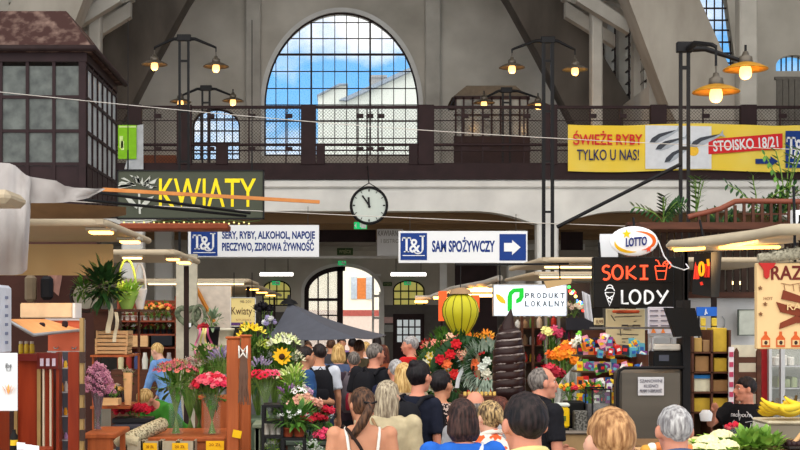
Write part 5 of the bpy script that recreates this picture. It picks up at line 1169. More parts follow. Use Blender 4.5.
# framed print, blue sign, yellow boxes on shop wall
t = plate('picture_frame', 'thin framed white notice on the shop wall left of the red-lettered board', 739, 756, 310, 335, D - .02, mat('notice_grey', (196, 200, 190), .6), .02, 'picture', C(90, 100, 90), .6)
m = MB(); m.tube([at(722 + 2 * math.sin(k * 1.3) + k, 316 + k * 4, D + .12) for k in range(8)], .006, 4); solo('wall_drawing', m, C(150, 156, 160), 'faint twig drawing on the pale shop wall', 'drawing')
D = 14.6
t = thing('hanging_rack', 'rack of hanging yellow packets under a blue header, right of the monitor', 'rack', at(708, 350, D)); m = MB(); PB(m, 697, 717, 307, 316, D, .05); part('header', m, mat('header_blue', (30, 90, 180), .5), t)
for x in (699, 714): m = MB(); m.cyl(at(x, 316, D + .02), at(x, 356, D + .02), .01, n=5); part('upright', m, black, t)
m = MB(); m.tube([at(705, 315, D - .01), at(706, 309, D - .01), at(707, 314, D - .01)], .006, 4); part('fold_mark', m, signw, t)
yp = mat('packet_yellow', (206, 176, 60), .5, var=.2, scale=20)
for k, (x, y) in enumerate([(700, 318 + 9 * j) for j in range(4)] + [(711, 318 + 9 * j) for j in range(4)]):
    m = MB(); m.bev(X(x, D), X(x + 5, D), D - .04, D - .01, Z(y + 8, D), Z(y, D), .006); solo('snack_packet', m, yp, 'narrow yellow packet hanging in two columns under the blue header', 'packet', 'yellow packets under the blue header')
cab = thing('snack_cabinet', 'open brown cabinet full of yellow boxes behind the dark-haired seller', 'cabinet', (X(712, 14), 14.3, 0))
m = MB(); PB(m, 693, 731, 348, 470, 14.5, .04); part('back_panel', m, mat('cab_brown', (80, 64, 46), .7), cab)
for x in (692, 711, 729): m = MB(); PB(m, x, x + 2, 330, 470, 14.1, .4); part('upright', m, darkW, cab)
for y in (352, 372, 392, 412): m = MB(); PB(m, 692, 731, y, y + 1.4, 14.1, .4); part('shelf', m, darkW, cab)
bc = [(170, 136, 76), (150, 116, 80), (190, 156, 52), (150, 112, 72), (212, 206, 180)]
for k, (x0, x1, y0, y1, c_, lab) in enumerate(((694, 702, 338, 352, 0, 'tan box on the top shelf of the snack cabinet, left'), (703, 710, 340, 352, 1, 'brown box on the top shelf of the snack cabinet, middle'), (713, 727, 328, 352, 2, 'tall yellow box at the top right of the snack cabinet'),
      (695, 709, 356, 371.8, 3, 'brown carton on the second shelf of the snack cabinet'), (714, 727, 358, 371.8, 2, 'yellow carton on the second shelf, right'), (694, 711, 377, 391.8, 4, 'pale blue-topped notice box on the third shelf of the snack cabinet'), (713, 728, 380, 391.8, 3, 'brown box on the third shelf, right'), (694, 728, 398, 411.8, 2, 'wide yellow box on the lowest visible shelf'))):
    m = MB(); m.bev(X(x0, 14.15), X(x1, 14.15), 14.15, 14.4, Z(y1, 14.15), Z(y0, 14.15), .006); solo('carton', m, C(*bc[c_], var=.15), lab, 'carton')
m = MB(); PB(m, 694, 711, 375, 378.5, 14.13, .02); solo('blue_strip', m, C(30, 100, 160), 'blue strip on top of the pale notice box in the snack cabinet', 'label')
# shop window right of seller
t = thing('display_fridge', 'glass door fridge with white frame behind the bananas', 'fridge', (X(780, 14.5), 14.5, 0))
m = MB(); [PB(m, a, b, 346, 470, 14.3, .06) for a, b in ((769, 772), (781, 785))]; PB(m, 769, 840, 343, 347, 14.3, .06); part('door_frame', m, alu, t)
m = MB(); PB(m, 769, 840, 346, 470, 14.9, .04); part('back_panel', m, C(150, 150, 140), t); m = MB(); PB(m, 772, 840, 347, 470, 14.33, .01); part('glass_door', m, glass, t)
for y in (366, 388, 408): m = MB(); PB(m, 769, 840, y, y + 1, 14.45, .4); part('shelf', m, alu, t)
for k in range(9):
    x = 773 + 7 * (k % 3) + 3 * (k // 3); y = (365.8, 387.8, 407.8)[k // 3]; m = MB(); m.bev(X(x + 12 * (k % 3 > 5), 14.6), X(x + 6, 14.6), 14.55, 14.75, Z(y, 14.6), Z(y - 9 - 2 * (k % 2), 14.6), .01); solo('food_pack', m, C(*[(210, 206, 196), (150, 160, 120), (190, 176, 150)][k // 3], var=.15), 'pale packet on the %s shelf of the glass door fridge' % ('top', 'middle', 'lower')[k // 3], 'packet', ('packets on the top fridge shelf', 'packets on the middle fridge shelf', 'packets on the lower fridge shelf')[k // 3])
m = MB(); PB(m, 762, 769, 348, 470, 14.4, .1); solo('red_banner', m, mat('deep_red', (160, 30, 34), .6, var=.2), 'narrow deep red vertical banner left of the glass door fridge', 'banner')
m = MB(); PB(m, 729, 734, 347, 470, 14.05, .03, 0); [PB(m, 729.5, 733.5, y, y + 5, 14.04, .01, 1) for y in range(352, 440, 10)]; solo('striped_banner', m, [C(214, 206, 210), C(176, 60, 90)], 'narrow white and pink vertical strip behind the seller', 'banner')
t = thing('ladder_chair', 'tall dark wooden slat-back chair behind the dark-haired seller', 'chair', (X(748, 13.4), 13.4, 0))
for x in (735, 757): m = MB(); m.ext([(X(x, 13.4), 0), (X(x + 4, 13.4), 0), (X(x + 4, 13.4), Z(352, 13.4)), (X(x + 2, 13.4), Z(348, 13.4)), (X(x, 13.4), Z(352, 13.4))], 13.4, 13.44); part('back_post', m, darkW, t)
for y in (357, 372, 388): m = MB(); PB(m, 738, 758, y, y + 6, 13.41, .02); part('slat', m, darkW, t)
m = MB(); m.box(X(735, 13.4), X(761, 13.4), 13, 13.44, .45, .49); part('seat', m, darkW, t)
for x in (735, 758): m = MB(); m.box(X(x, 13.4), X(x + 3, 13.4), 13, 13.04, 0, .45); part('front_leg', m, darkW, t)
m = MB(); PB(m, 728, 764, 345, 470, 14.6, .03); solo('cream_backdrop', m, mat('cream_panel', (206, 198, 176), .8), 'cream panel behind the dark slat-back chair', 'panel')

# near right canopy: a pale curved tube roof edge
t = thing('stall_canopy', 'pale curved canopy edge sweeping in from the right with warm tubes beneath', 'canopy', at(735, 246, 10)); tc_ = mat('cream_tube', (186, 172, 148), .5, var=.06)
m = MB(); pts = [at(668, 246, 11), at(672, 243.5, 10.9), at(690, 243.5, 10.5), at(715, 241.5, 10), at(745, 237, 9.5), at(770, 232, 9.2), at(782, 229.5, 9), at(840, 229, 8.7)]; m.tube(pts, [.018, .03, .032, .034, .036, .036, .038, .04], 10); part('lip', m, tc_, t)
m = MB(); m.tube([at(670, 247, 11), at(700, 249, 11.2), at(740, 247, 11.6), at(782, 246, 12)], .024, 8); part('rear_lip', m, tc_, t)
m = MB(); v = [at(672, 243, 10.95), at(715, 241, 10.05), at(782, 229, 9.05), at(860, 228, 8.7), at(860, 236, 12), at(784, 244, 12), at(704, 247, 11.2)]; m.add(v + [q + Vector((0, 0, .02)) for q in v], [tuple(range(7)), tuple(range(13, 6, -1))] + [(i, 7 + i, 7 + (i + 1) % 7, (i + 1) % 7) for i in range(7)]); part('panel', m, tc_, t)
for a, b in (((675, 250, 11), (704, 248, 10.7)), ((724, 247.5, 10.4), (756, 240.5, 9.6)), ((720, 247.5, 11.3), (779, 247.3, 11.8))):
    m = MB(); m.cyl(at(*a), at(*b), .014, n=8); part('tube', m, mat('amber_tube', (255, 190, 90), em=6, emc=(255, 180, 84)), t); p = (at(*a) + at(*b)) / 2; lamp('POINT', 'tube_light', p - Vector((0, 0, .1)), 5, (255, 200, 130), .1)
m = MB(); m.tube([at(800, 229, 8.9), at(800, 215, 8.9)], .01, 5); m.cyl(at(800, 240, 11), at(800, 222, D + .2), .02, n=5); part('bracket', m, black, t)
m = MB(); m.box(X(852, 9), X(858, 9), 9.7, 9.76, 0, Z(230, 9)); solo('stall_post', m, black, 'black post at the far right edge behind the cream board', 'post')

# SOKI LODY sign and LOTTO oval
D = 12.0; blk = mat('sign_black', (5, 5, 7), .5, var=.2)
t = plate('shop_sign', 'black sign with red SOKI and white LODY lettering', 594, 674, 257, 308, D, blk, .12)
m = MB(); PB(m, 674, 682, 257, 308, D + .05, .12); PB(m, 594, 674, 281, 282, D - .012, .02); part('side_case', m, blk, t)
hot = mat('neon_red', (240, 84, 50), .4, em=1.0, emc=(240, 80, 46)); ww = mat('neon_white', (220, 222, 224), .4, em=.35, emc=(220, 222, 224))
def stroke(m, pts, d, r): m.tube([at(x, y, d) for x, y in pts], r, 6)
S = .011
def pl(t, name, strokes, d, r, mm):
    m = MB(); [stroke(m, s_, d, r) for s_ in strokes]; return part(name, m, mm, t)
circ = lambda cx_, cy_, rx, ry, a0=0, a1=360, n=16: [(cx_ + rx * math.cos(R(a0 + (a1 - a0) * k / n)), cy_ - ry * math.sin(R(a0 + (a1 - a0) * k / n))) for k in range(n + 1)]
pl(t, 'soki_lettering', [circ(606.5, 269.3, 3.6, 3.4, 40, 230, 8) + circ(605.8, 276, 3.8, 3.6, 60, -130, 8), circ(617.5, 272.5, 5, 6.8), [(627, 266), (627, 279)], [(635, 266), (627.5, 273), (636, 279)], [(640, 266), (648, 266)], [(644, 266), (644, 279)], [(640, 279), (648, 279)]], D - .01, S, hot)
pl(t, 'drink_drawing', [[(655, 266), (657, 279.5), (665, 279.5), (667, 266), (655, 266)], [(656, 271), (666.5, 271)], [(660, 266), (658, 261), (655.5, 260)], circ(667, 265, 3.8, 3.8, -60, 210), [(667, 265), (670, 262)], [(667, 265), (664, 262)], [(667, 265), (668, 261.5)]], D - .01, .006, hot)
pl(t, 'lody_lettering', [[(622, 290), (622, 303.5), (628.5, 303.5)], circ(635, 297, 5.2, 6.6), [(645, 291), (645, 303.5)], [(645, 291)] + circ(646, 297.2, 7, 6.3, 80, -80, 10) + [(645, 303.5)], [(657, 290.5), (661.5, 297)], [(668, 290.5), (660, 303.5)]], D - .01, S, ww)
pl(t, 'cone_drawing', [[(605, 292.5), (609.5, 306), (614.5, 292.5), (605, 292.5)], circ(609.8, 291, 4.6, 3.2, 0, 180), circ(609.8, 288, 3, 3, 0, 180), [(606, 295.5), (612.5, 300)], [(613.5, 295.5), (607, 299.5)], [(607.5, 300), (611, 303)]], D - .01, .005, ww)
m = MB(); [m.cyl(at(x, 257, D + .05), (X(x, D), D + .05, 2.7), .01, n=5) for x in (600, 668)]; part('hanger', m, black, t)
m = MB(); PB(m, 684.5, 688.5, 240, 300, D + .05, .08); m.box(X(684, D), X(689, D), D + .05, D + .13, 0, Z(240, D)); solo('stall_post', m, black, 'thin black post right of the SOKI LODY sign', 'post')
D = 11.8; t = thing('lotto_sign', 'white oval LOTTO sign with star and orange swoosh above the black sign', 'sign', at(634, 257, D)); c = at(634.5, 241, D); a_, b_ = 24.3 * D / F, 15 * D / F
m = MB(); m.ball(c + Vector((0, .03, 0)), (a_, .05, b_), n=28, k=14); part('oval', m, mat('lit_white', (230, 232, 236), .4, em=.12, var=.02), t)
ov_ = lambda x, z: D + .03 - .05 * math.sqrt(max(0.05, 1 - ((x - 634.5) / 24.3) ** 2 - ((z - 241) / 15) ** 2)) - .006
def curved(pts, wd): 
    m = MB(); L = []; Rr = []
    for i, (x, y) in enumerate(pts):
        x2, y2 = pts[min(i + 1, len(pts) - 1)]; x1_, y1_ = pts[max(i - 1, 0)]; dx, dy = x2 - x1_, y2 - y1_; l = math.hypot(dx, dy); w_ = wd * math.sin(PI * (i + .3) / (len(pts) - .4)); nx, ny = -dy / l * w_, dx / l * w_
        L.append(at(x + nx, y + ny, ov_(x + nx, y + ny))); Rr.append(at(x - nx, y - ny, ov_(x - nx, y - ny)))
    n = len(L); m.add(L + Rr + [p + Vector((0, .01, 0)) for p in L + Rr], [(i, i + 1, n + i + 1, n + i) for i in range(n - 1)] + [(i + 1, i, 2 * n + i, 2 * n + i + 1) for i in range(n - 1)]); return m
part('orange_swoosh', curved(circ(637, 241, 17.5, 9.5, 95, -75, 18), 1.7), C(226, 100, 30), t); part('yellow_swoosh', curved(circ(632, 242, 17, 10, 175, 285, 14), 1.6), C(240, 190, 30), t)
def star(t, x, y, r, d, mm, rot=0, name='star'):
    m = MB(); m.ext([(X(x + (r if k % 2 == 0 else r * .42) * math.sin(PI * k / 5 + rot), d), Z(y - (r if k % 2 == 0 else r * .42) * math.cos(PI * k / 5 + rot), d)) for k in range(10)], d - .012, d); return part(name, m, mm, t)
star(t, 626.5, 234, 4.8, D - .01, C(244, 190, 20)); star(t, 648.5, 249.5, 3.2, D - .01, C(220, 70, 40))
M_ = Matrix.Translation(at(625, 246.5, D)) @ Matrix.Rotation(R(-5), 4, 'Y') @ Matrix.Translation(-at(625, 246.5, D)); part('lettering', text('LOTTO', X(625, D), D - .025, Z(246.8, D), 8.2 * D / F, 21.5 * D / F, 'L', .01, .03, .2, M=M_), C(20, 36, 110), t)
m = MB(); m.cyl(at(634, 226, D + .03), (X(634, D), D + .03, 2.9), .01, n=5); part('hanger', m, black, t)
m = MB(); PB(m, 600, 618, 234, 257, 12.2, .02); solo('white_sheet', m, signw, 'white sheet behind the left side of the LOTTO oval', 'sheet')
m = MB(); m.tube([at(658, 240, 11.9), at(664, 256, 11.85), at(672, 266, 11.85), at(684, 270, 11.9), at(689, 268, 11.9), at(686, 264, 11.95)], .006, 5); solo('cable', m, signw, 'white cable looping beside the SOKI LODY sign', 'cable')
# scratch-style dark light box
D = 11.2; t = thing('light_box', 'black turned light box with red and yellow lettering right of the SOKI sign', 'sign', at(708, 297, D)); m = MB()
a = [at(694, 254, D), at(711, 252.5, D - .1), at(711, 297, D - .1), at(692, 294, D)]; b = [at(722, 251, D + .5), at(719, 297, D + .5)]
m.add([a[0], a[1], a[2], a[3], b[0], b[1], at(700, 254, D + .6), at(698, 294, D + .6)], [(0, 3, 2, 1), (1, 2, 5, 4), (4, 5, 7, 6), (0, 6, 7, 3), (0, 1, 4, 6), (3, 7, 5, 2)]); part('case', m, blk, t)
pl(t, 'red_letters', [[(694.5, 279), (695.5, 263), (697.5, 279)], [(706, 264), (705, 277), (708.5, 277), (709, 262)], [(701, 282), (702, 285)], [(697.5, 266), (698, 279)]], D - .11, .011, mat('glow_red', (200, 50, 40), em=.3))
pl(t, 'yellow_letters', [circ(701.5, 269, 2.2, 6.5), [(708, 259), (708.6, 266)]], D - .13, .011, mat('glow_yellow', (226, 160, 30), em=.3))
m = MB(); m.cyl(at(706, 252, D + .2), (X(706, D), D + .2, 2.85), .01, n=5); part('hanger', m, black, t)
# big cream board RAZOWA-like, with fringe top and bottles below
D = 9.0; crm = mat('cream_board2', (222, 188, 138), .6, var=.03)
t = plate('shop_board', 'large cream board reading RAZ in dark red with a brown ribbon drawing, right edge', 757, 850, 263, 349, D, crm, .06); drk = C(104, 34, 28)
part('lettering', T('RAZOWA', 771, 846, 279.5, 266, D, bold=.02), drk, t)
part('ribbon_lettering', T('RAZOWA', 787, 840, 310, 303, D - .02), C(214, 180, 130), t)
m = MB()
for pts in ([(783, 290), (800, 296), (840, 292), (842, 299), (800, 303), (781, 299)], [(776, 302), (800, 309), (850, 303), (850, 312), (800, 317), (780, 312)], [(780, 323), (795, 316), (850, 318), (850, 324), (796, 323), (779, 329)]): m.ext([(X(x, D), Z(y, D)) for x, y in pts], D - .012, D)
part('ribbon_print', m, mat('ribbon_brown', (120, 52, 30), .6, var=.12), t)
m = MB(); [stroke(m, s_, D - .006, .002) for s_ in ([(781, 283), (790, 285), (800, 283)], [(784, 284), (785, 290)], [(793, 284), (794, 291)], [(799, 284), (800, 292)])]; part('sketch_lines', m, C(140, 90, 60), t)
part('small_lettering', T('HOT', 763.5, 772.5, 300, 297, D), C(150, 110, 80), t)
for x, y in ((760, 288), (765, 304), (760.5, 314)): star(t, x, y, 2.2, D - .001, C(120, 80, 50))
m = MB(); m.ext([(X(x, D), Z(y, D)) for x, y in ((758, 263), (775, 263), (773, 267), (769, 270), (768.5, 277), (766, 279), (763.5, 277), (763, 270))], D - .02, D - .001); part('red_drip', m, C(176, 30, 26, rough=.3), t)
m = MB(); rnd.seed(3); m.tube([at(758, 258, D), at(770, 257, D), at(790, 254.5, D), at(850, 247, D)], [.028, .036, .04, .044], 10); part('fringe', foliage(at(800, 254, D), (.3, .03, .03), 500, .03, .006), mat('grey_fringe', (140, 134, 118), .9, c2=(60, 58, 52), scale=60), t); part('roll', m, mat('fringe_base', (120, 114, 98), .9, c2=(176, 170, 150), scale=60), t)
for x in (765.5, 780.5, 795.5):
    m = MB(); x_ = X(x, D); z_ = Z(347, D); m.ext([(x_ - .028, z_), (x_ + .028, z_), (x_ + .028, z_ + .055), (x_ + .008, z_ + .078), (x_ + .008, z_ + .1), (x_ - .008, z_ + .1), (x_ - .008, z_ + .078), (x_ - .028, z_ + .055)], D - .006, D); pb_ = part('bottle_print', m, C(200, 90, 40), t)
    m = MB(); m.ext([(x_ - .022, z_ + .012), (x_ + .022, z_ + .012), (x_ + .022, z_ + .045), (x_ - .022, z_ + .045)], D - .009, D - .006); part('label_print', m, C(214, 180, 130), pb_); m = MB(); m.ball((x_, D - .01, z_ + .028), (.011, .002, .013)); part('skull_print', m, C(60, 40, 34), pb_)
m = MB(); m.cyl(at(795, 262, D + .03), (X(795, D), D + .03, 2.9), .01, n=5); part('support', m, black, t)

# stainless steel cooler seen from its back, paper on it
D = 10.8
t = thing('steel_cooler', 'large brushed steel cooler back with black edge tubes in the right middle', 'cooler', (X(652, D), D, 0)); m = MB(); m.bev(X(618, D), X(684, D), D, D + .2, .05, Z(369, D), .03); part('body', m, mat('dull_steel', (84, 78, 71), .4, metal=.5, c2=(100, 93, 84), scale=1, stretch=(1, 1, 6)), t)
m = MB(); m.tube([at(618, 448, D - .02), at(617.5, 380, D - .02), at(619, 371, D - .02), at(624, 368, D - .02), at(684, 367.5, D - .02)], .014, 6); part('edge_tube', m, black, t)
m = MB(); m.box(X(682.5, D), X(690, D), D - .02, D + .2, 0, Z(300, D)); part('side_post', m, black, t); m = MB(); m.box(X(616, D), X(690, D), D - .02, D + .22, 0, .06); part('plinth', m, black, t)
t = plate('paper_notice', 'white paper notice taped to the brushed steel cooler', 638, 664, 377, 395.5, D - .02, mat('paper', (206, 204, 208), .8, var=.03), .004, 'notice')
for k, s_ in enumerate(('SZANOWNI', 'KLIENCI', 'PROSIMY O CIERPLIWOŚĆ')): lett(t, s_, (640, 644, 640)[k], (662, 658, 662)[k], 382.5 + k * 5, 379.3 + k * 5, D - .022, C(120, 118, 130))
m = MB(); m.bev(X(654, D) + 0, X(684, D), D + .02, D + .2, Z(368, D), Z(351, D), .01); t = thing('coffee_machine', 'black appliance standing on the steel cooler', 'appliance', at(668, 368, D)); part('body', m, blk, t)
m = MB(); PB(m, 659, 669, 355, 361, D + .01, .02); part('screen', m, C(70, 72, 84, rough=.2), t); m = MB(); PB(m, 654, 681, 344, 350.5, D + .02, .19, b=.01); part('top_tray', m, C(196, 190, 180), t)
m = MB(); [PB(m, a, a + 1.6, 337, 351, D + .05, .03) for a in (652, 671)]; PB(m, 654, 682, 336, 338, D + .03, .17); part('rack_frame', m, alu, t)
# tilted black monitor
D = 10.5; t = thing('monitor', 'black tilted monitor back hanging under the SOKI LODY sign', 'monitor', at(688, 337, D)); m = MB(); m.ext([(X(x, D), Z(y, D)) for x, y in ((665, 307.5), (695, 308), (702.5, 336), (675, 337))], D, D + .06); part('case', m, blk, t)
m = MB(); m.cyl(at(684, 320, D + .06), at(686, 320, D + 1.5), .02, n=6); part('arm', m, black, t)
# menu boards
t = plate('menu_board', 'pale menu board with two food pictures left of the tilted monitor', 648, 674, 307, 334, 11.6, mat('menu_grey', (186, 184, 196), .6, var=.03), .02)
m = MB(); [PB(m, 650, 658, 310 + 5 * k, 311.2 + 5 * k, 11.59, .01) for k in range(4)]; [PB(m, 661, 671, 310 + 5 * k, 311.2 + 5 * k, 11.59, .01) for k in range(4)]; part('text_lines', m, C(110, 106, 120), t)
m = MB(); m.ext([(X(x, 11.59), Z(y, 11.59)) for x, y in ((651, 333), (653, 327), (656, 333))], 11.58, 11.59); m.ext([(X(x, 11.59), Z(y, 11.59)) for x, y in ((661, 333), (663, 328), (665, 333))], 11.58, 11.59); part('food_picture', m, C(206, 120, 60), t)
t = plate('menu_board', 'big cream board with hand-drawn notes above the candy shelf', 606, 645, 309, 350, 12.4, mat('cream_board3', (222, 204, 160), .6, var=.03), .02); rnd.seed(15)
pl(t, 'drawn_notes', [[(610 + rnd.uniform(0, 30), y), (616 + rnd.uniform(0, 26), y + rnd.uniform(-1, 1))] for y in (313, 317, 321, 326, 330, 334, 338, 342, 345)] + [[(622, 325), (628, 325), (628, 328), (622, 328), (622, 325)], [(633, 325), (640, 325), (640, 328), (633, 328), (633, 325)], [(611, 315), (615, 321)], [(620, 328), (621, 336)]], 12.385, .004, C(70, 60, 60))
m = MB(); PB(m, 613, 640, 310, 313, 12.3, .05, b=.01); solo('red_packet_row', m, mat('red_orange', (214, 90, 50), .6, var=.3, scale=20), 'row of red and orange packets clipped atop the big cream board', 'packets')
m = MB(); PB(m, 590, 694, 327, 329, 10.9, .03); solo('steel_rail', m, C(90, 86, 84, metal=.5), 'thin steel rail in front of the menu boards', 'rail')
t = plate('price_sign', 'small cream price sign left of the big cream menu board', 594, 604, 318, 325, 12.2, mat('cream_board3', (222, 204, 160)), .01); lett(t, '8,99', 596, 603, 323.5, 320, 12.19, C(110, 70, 50))

# candy counter: shelves crowded with packets, x 585..640
cand = thing('candy_shelf', 'stepped dark shelf of the sweets stall between steel cooler and ice cream cone', 'shelf', (X(612, 12.2), 12.2, 0))
for k, (y, d) in enumerate(((404, 11.6), (388, 11.8), (371, 12.0), (355, 12.2))): m = MB(); PB(m, 576, 648, y, y + 1.6, d, .25); part('step', m, C(90, 70, 50), cand)
m = MB(); PB(m, 582, 648, 330, 470, 12.5, .03); part('back_panel', m, darkW, cand); m = MB(); PB(m, 590, 648, 425, 470, 11.5, .9); part('base', m, mat('counter_tan', (170, 140, 100), .6), cand)
m = MB(); PB(m, 647, 648.5, 355, 470, 11.55, .95); part('side', m, darkW, cand)
cc = [(206, 40, 40), (240, 200, 40), (60, 110, 190), (236, 236, 230), (220, 110, 40), (90, 160, 70), (130, 60, 130), (40, 40, 60), (230, 150, 170), (100, 180, 200)]
pk = []
for k, c_ in enumerate(cc):
    m = MB(); m.ext([(-.028, 0), (.028, 0), (.024, .01), (.027, .07), (.024, .085), (-.024, .085), (-.027, .07), (-.024, .01)], -.012, .012); m.ext([(-.016, .03), (.016, .03), (.016, .058), (-.016, .058)], -.0145, -.012, 1)
    pk.append(m.mesh('sweet_packet', [C(*c_, rough=.35, var=.1), C(*cc[(k + 3) % 10])]))
rnd.seed(91); n_ = 0
for row, (y, d) in enumerate(((404, 11.6), (388, 11.8), (371, 12.0), (355, 12.2))):
    for k in range(12):
        x = 580 + 5.6 * k
        for z in range(1):
            o = bpy.data.objects.new('sweet_packet', pk[rnd.randrange(10)]); col.objects.link(o); o.location = at(x, y, d + .1); o.scale = (1, 1, rnd.uniform(.8, 1.25)); o.rotation_euler = (0, 0, rnd.uniform(-.4, .4))
            tag(o, 'bright sweet packet standing on the %s step of the sweets stall' % ('lowest', 'second lowest', 'third', 'top')[row], 'packet', 'sweet packets on step %s' % ('one', 'two', 'three', 'four')[row])
for k in range(70):
    x, y = 585 + 58 * rnd.random(), rnd.choice((336, 341, 347, 363, 380)) + rnd.uniform(0, 6); o = bpy.data.objects.new('sweet_bag', pk[rnd.randrange(10)]); col.objects.link(o); q = rnd.uniform(.5, 1.0); o.location = at(x, y + 6, 11.95 + .1 * rnd.random() - (.2 if y > 355 else 0) - (.2 if y > 375 else 0)); o.scale = (q * 1.1, 2.2, q); o.rotation_euler = (rnd.uniform(-.2, .2), rnd.uniform(-.5, .5), rnd.uniform(-.5, .5))
    tag(o, 'bright sweet bag hanging in front of the stepped shelf of the sweets stall', 'bag', 'hanging bags of the sweets stall')
# flowers & sweets in front: orange gerbera-like chrysanthemums x 555..600
rnd.seed(17)
def chrys(x, y, d, sp, n, cl, lab, r=.05, kind='rose', lf=40, base=0.9):
    p = Vector((X(x, d), d, base)); bunch(p, Z(y, d) - base - sp * .3, sp, n, kind, cl, r, lab, leafn=lf, neck=.05); vase(p, .3, .08, 'dark bucket in the flower stand behind the walkway', m_=potb, cat='bucket', name='flower_bucket', group='dark buckets of the rear flower stand')
m = MB(); m.box(X(540, 14.5), X(600, 14.5), 13.8, 14.9, 0, .9); solo('flower_counter', m, darkW, 'dark counter under the orange chrysanthemums', 'counter')
chrys(563, 355, 14.2, .13, 20, [(240, 130, 30), (246, 160, 40), (230, 100, 30)], 'bright orange chrysanthemums left of the sweets stall')
chrys(573, 347, 14.5, .1, 12, [(244, 150, 40), (236, 110, 40)], 'orange and red blooms above the first orange chrysanthemums')
chrys(588, 340, 14.4, .13, 18, [(240, 200, 50), (214, 60, 60), (240, 240, 220), (60, 110, 190), (120, 190, 60)], 'motley rainbow bouquet at the top left of the sweets stall')
chrys(548, 372, 14.0, .12, 14, [(176, 30, 44), (150, 20, 40), (206, 60, 80)], 'dark red flowers behind the man in black')
chrys(552, 332, 14.8, .1, 10, [(200, 90, 120), (230, 220, 140), (190, 60, 90)], 'pink and cream blooms under the Produkt Lokalny board')
# cloth canopy (white sheet) behind man in black
t = thing('white_drape', 'white cloth draped behind the balding man in black', 'cloth', at(560, 410, 12.6)); m = MB(); m.sheet(lambda u, v: at(549 + 26 * u + 9 * v + 2 * math.sin(v * 5), 410 - (20 + 32 * u ** .8) * v * 1.0, 12.6 + .05 * math.sin(u * 20)), 20, 12, t=.01); part('cloth', m, C(196, 196, 190, bump=.2), t)
m = MB(); m.cyl((X(583, 12.65), 12.65, 0), at(583, 356, 12.65), .015, n=6); part('pole', m, black, t)
# juice dispenser and boxes
D = 10.6; tb = thing('tan_counter', 'tan sided counter with dark top at the centre right bottom', 'counter', (X(588, D), D, 0)); m = MB(); m.bev(X(554, D), X(616, D), D, D + .6, .04, Z(434, D), .01); part('body', m, mat('counter_tan', (170, 140, 100), .6), tb); m = MB(); m.bev(X(553, D), X(617, D), D - .03, D + .62, Z(434, D), Z(431.5, D), .008); part('worktop', m, C(120, 112, 104), tb)
p = at(561.5, 431.5, D + .15); t = thing('juice_dispenser', 'clear dispenser of yellow lemonade on the tan counter', 'dispenser', p); m = MB(); m.bev(p.x - .055, p.x + .055, p.y - .05, p.y + .05, p.z + .03, p.z + .19, .015); part('tank', m, mat('lemonade', (230, 190, 30), .2), t)
m = MB(); m.bev(p.x - .058, p.x + .058, p.y - .052, p.y + .052, p.z + .19, p.z + .22, .01); part('lid', m, C(200, 206, 200), t); m = MB(); m.box(p.x - .05, p.x + .05, p.y - .05, p.y + .05, p.z, p.z + .03); part('foot', m, black, t); m = MB(); PB(m, 557, 566, 416, 421, D + .09, .01); part('label', m, C(90, 110, 40), t)
p = at(580, 431.5, D + .15); t = thing('basket_box', 'grey wire mesh box beside the lemonade dispenser', 'box', p); m = MB(); m.bev(p.x - .05, p.x + .05, p.y - .05, p.y + .05, p.z, p.z + .16, .008); part('body', m, mat('mesh_grey', (120, 118, 112), .6, c2=(60, 58, 54), scale=60, thr=(.45, .55)), t)
p = at(604, 431.5, D + .1); t = thing('card_terminal_stand', 'black framed glass display case on the tan counter, left of the steel cooler', 'display case', p); m = MB(); a, b, z1 = X(593, D), X(613, D), Z(389, D)
for q in ((a, a + .012), (b - .012, b)):
    for y in (D + .05, D + .35): m.box(q[0], q[1], y, y + .012, p.z, z1)
for z in (p.z, z1 - .012): m.box(a, b, D + .05, D + .062, z, z + .012); m.box(a, b, D + .35, D + .362, z, z + .012)
part('frame', m, black, t); m = MB(); m.box(a, b, D + .2, D + .36, p.z, p.z + .2); part('contents', m, mat('grey_goods', (110, 108, 108), .6, c2=(50, 50, 54), scale=25), t); m = MB(); m.box(a, b, D + .052, D + .058, p.z, z1); part('pane', m, glass, t)
m = MB(); m.bev(X(573, D), X(592, D), D + .3, D + .5, Z(431.5, D), Z(404, D), .01); solo('black_box', m, blk, 'black box behind the wire mesh box on the tan counter', 'box')
chr2 = [(240, 120, 40), (246, 190, 50), (190, 40, 60), (90, 150, 60)]
for k, (x, lab) in enumerate(((570, 'left'), (590, 'right'))): 
    m = MB(); m.bev(X(x - 9, D + .4), X(x + 8, D + .4), D + .4, D + .55, Z(404, D + .3), Z(400, D + .3), .006); shrubby(at(x, 404, D + .45), .08, .16, 50, lab + ' colourful posy on top of the black box row', green, ('rose', chr2, .022, 12), .06)

# ---- Produkt Lokalny board
D = 15.5; t = plate('shop_sign', 'lit white Produkt Lokalny board with yellow and green leaf logo', 494, 566.5, 285, 315.5, D, mat('lit_board', (236, 242, 250), .4, em=.55, emc=(226, 236, 250), var=.01), .08, frame=alu, fw=.7)
gg = mat('logo_green', (20, 190, 50), .4, em=.25); gy = mat('logo_yellow', (244, 180, 30), .4, em=.25); D2 = D - .004
m = MB(); stroke_g = [(509, 309), (509, 297)] + circ(514, 297.5, 5, 8, 180, 90, 6); m.ext([(X(x, D), Z(y, D)) for x, y in ((507.5, 311), (507.5, 297), (509, 292), (513, 288.5), (523.5, 288), (523.5, 297), (521, 301.5), (516, 303.5), (516, 299.5), (519, 297), (519.5, 292), (514.5, 292.3), (512, 295), (511.8, 311))], D - .012, D - .004); part('green_leaf', m, gg, t)
m = MB(); m.ext([(X(x, D), Z(y, D)) for x, y in ((495.5, 294), (499, 294.5), (503, 297.5), (505.3, 301), (505.3, 303.8), (500.5, 302.5), (497, 299))], D - .012, D - .004); part('yellow_leaf', m, gy, t)
gdk = C(70, 80, 84)
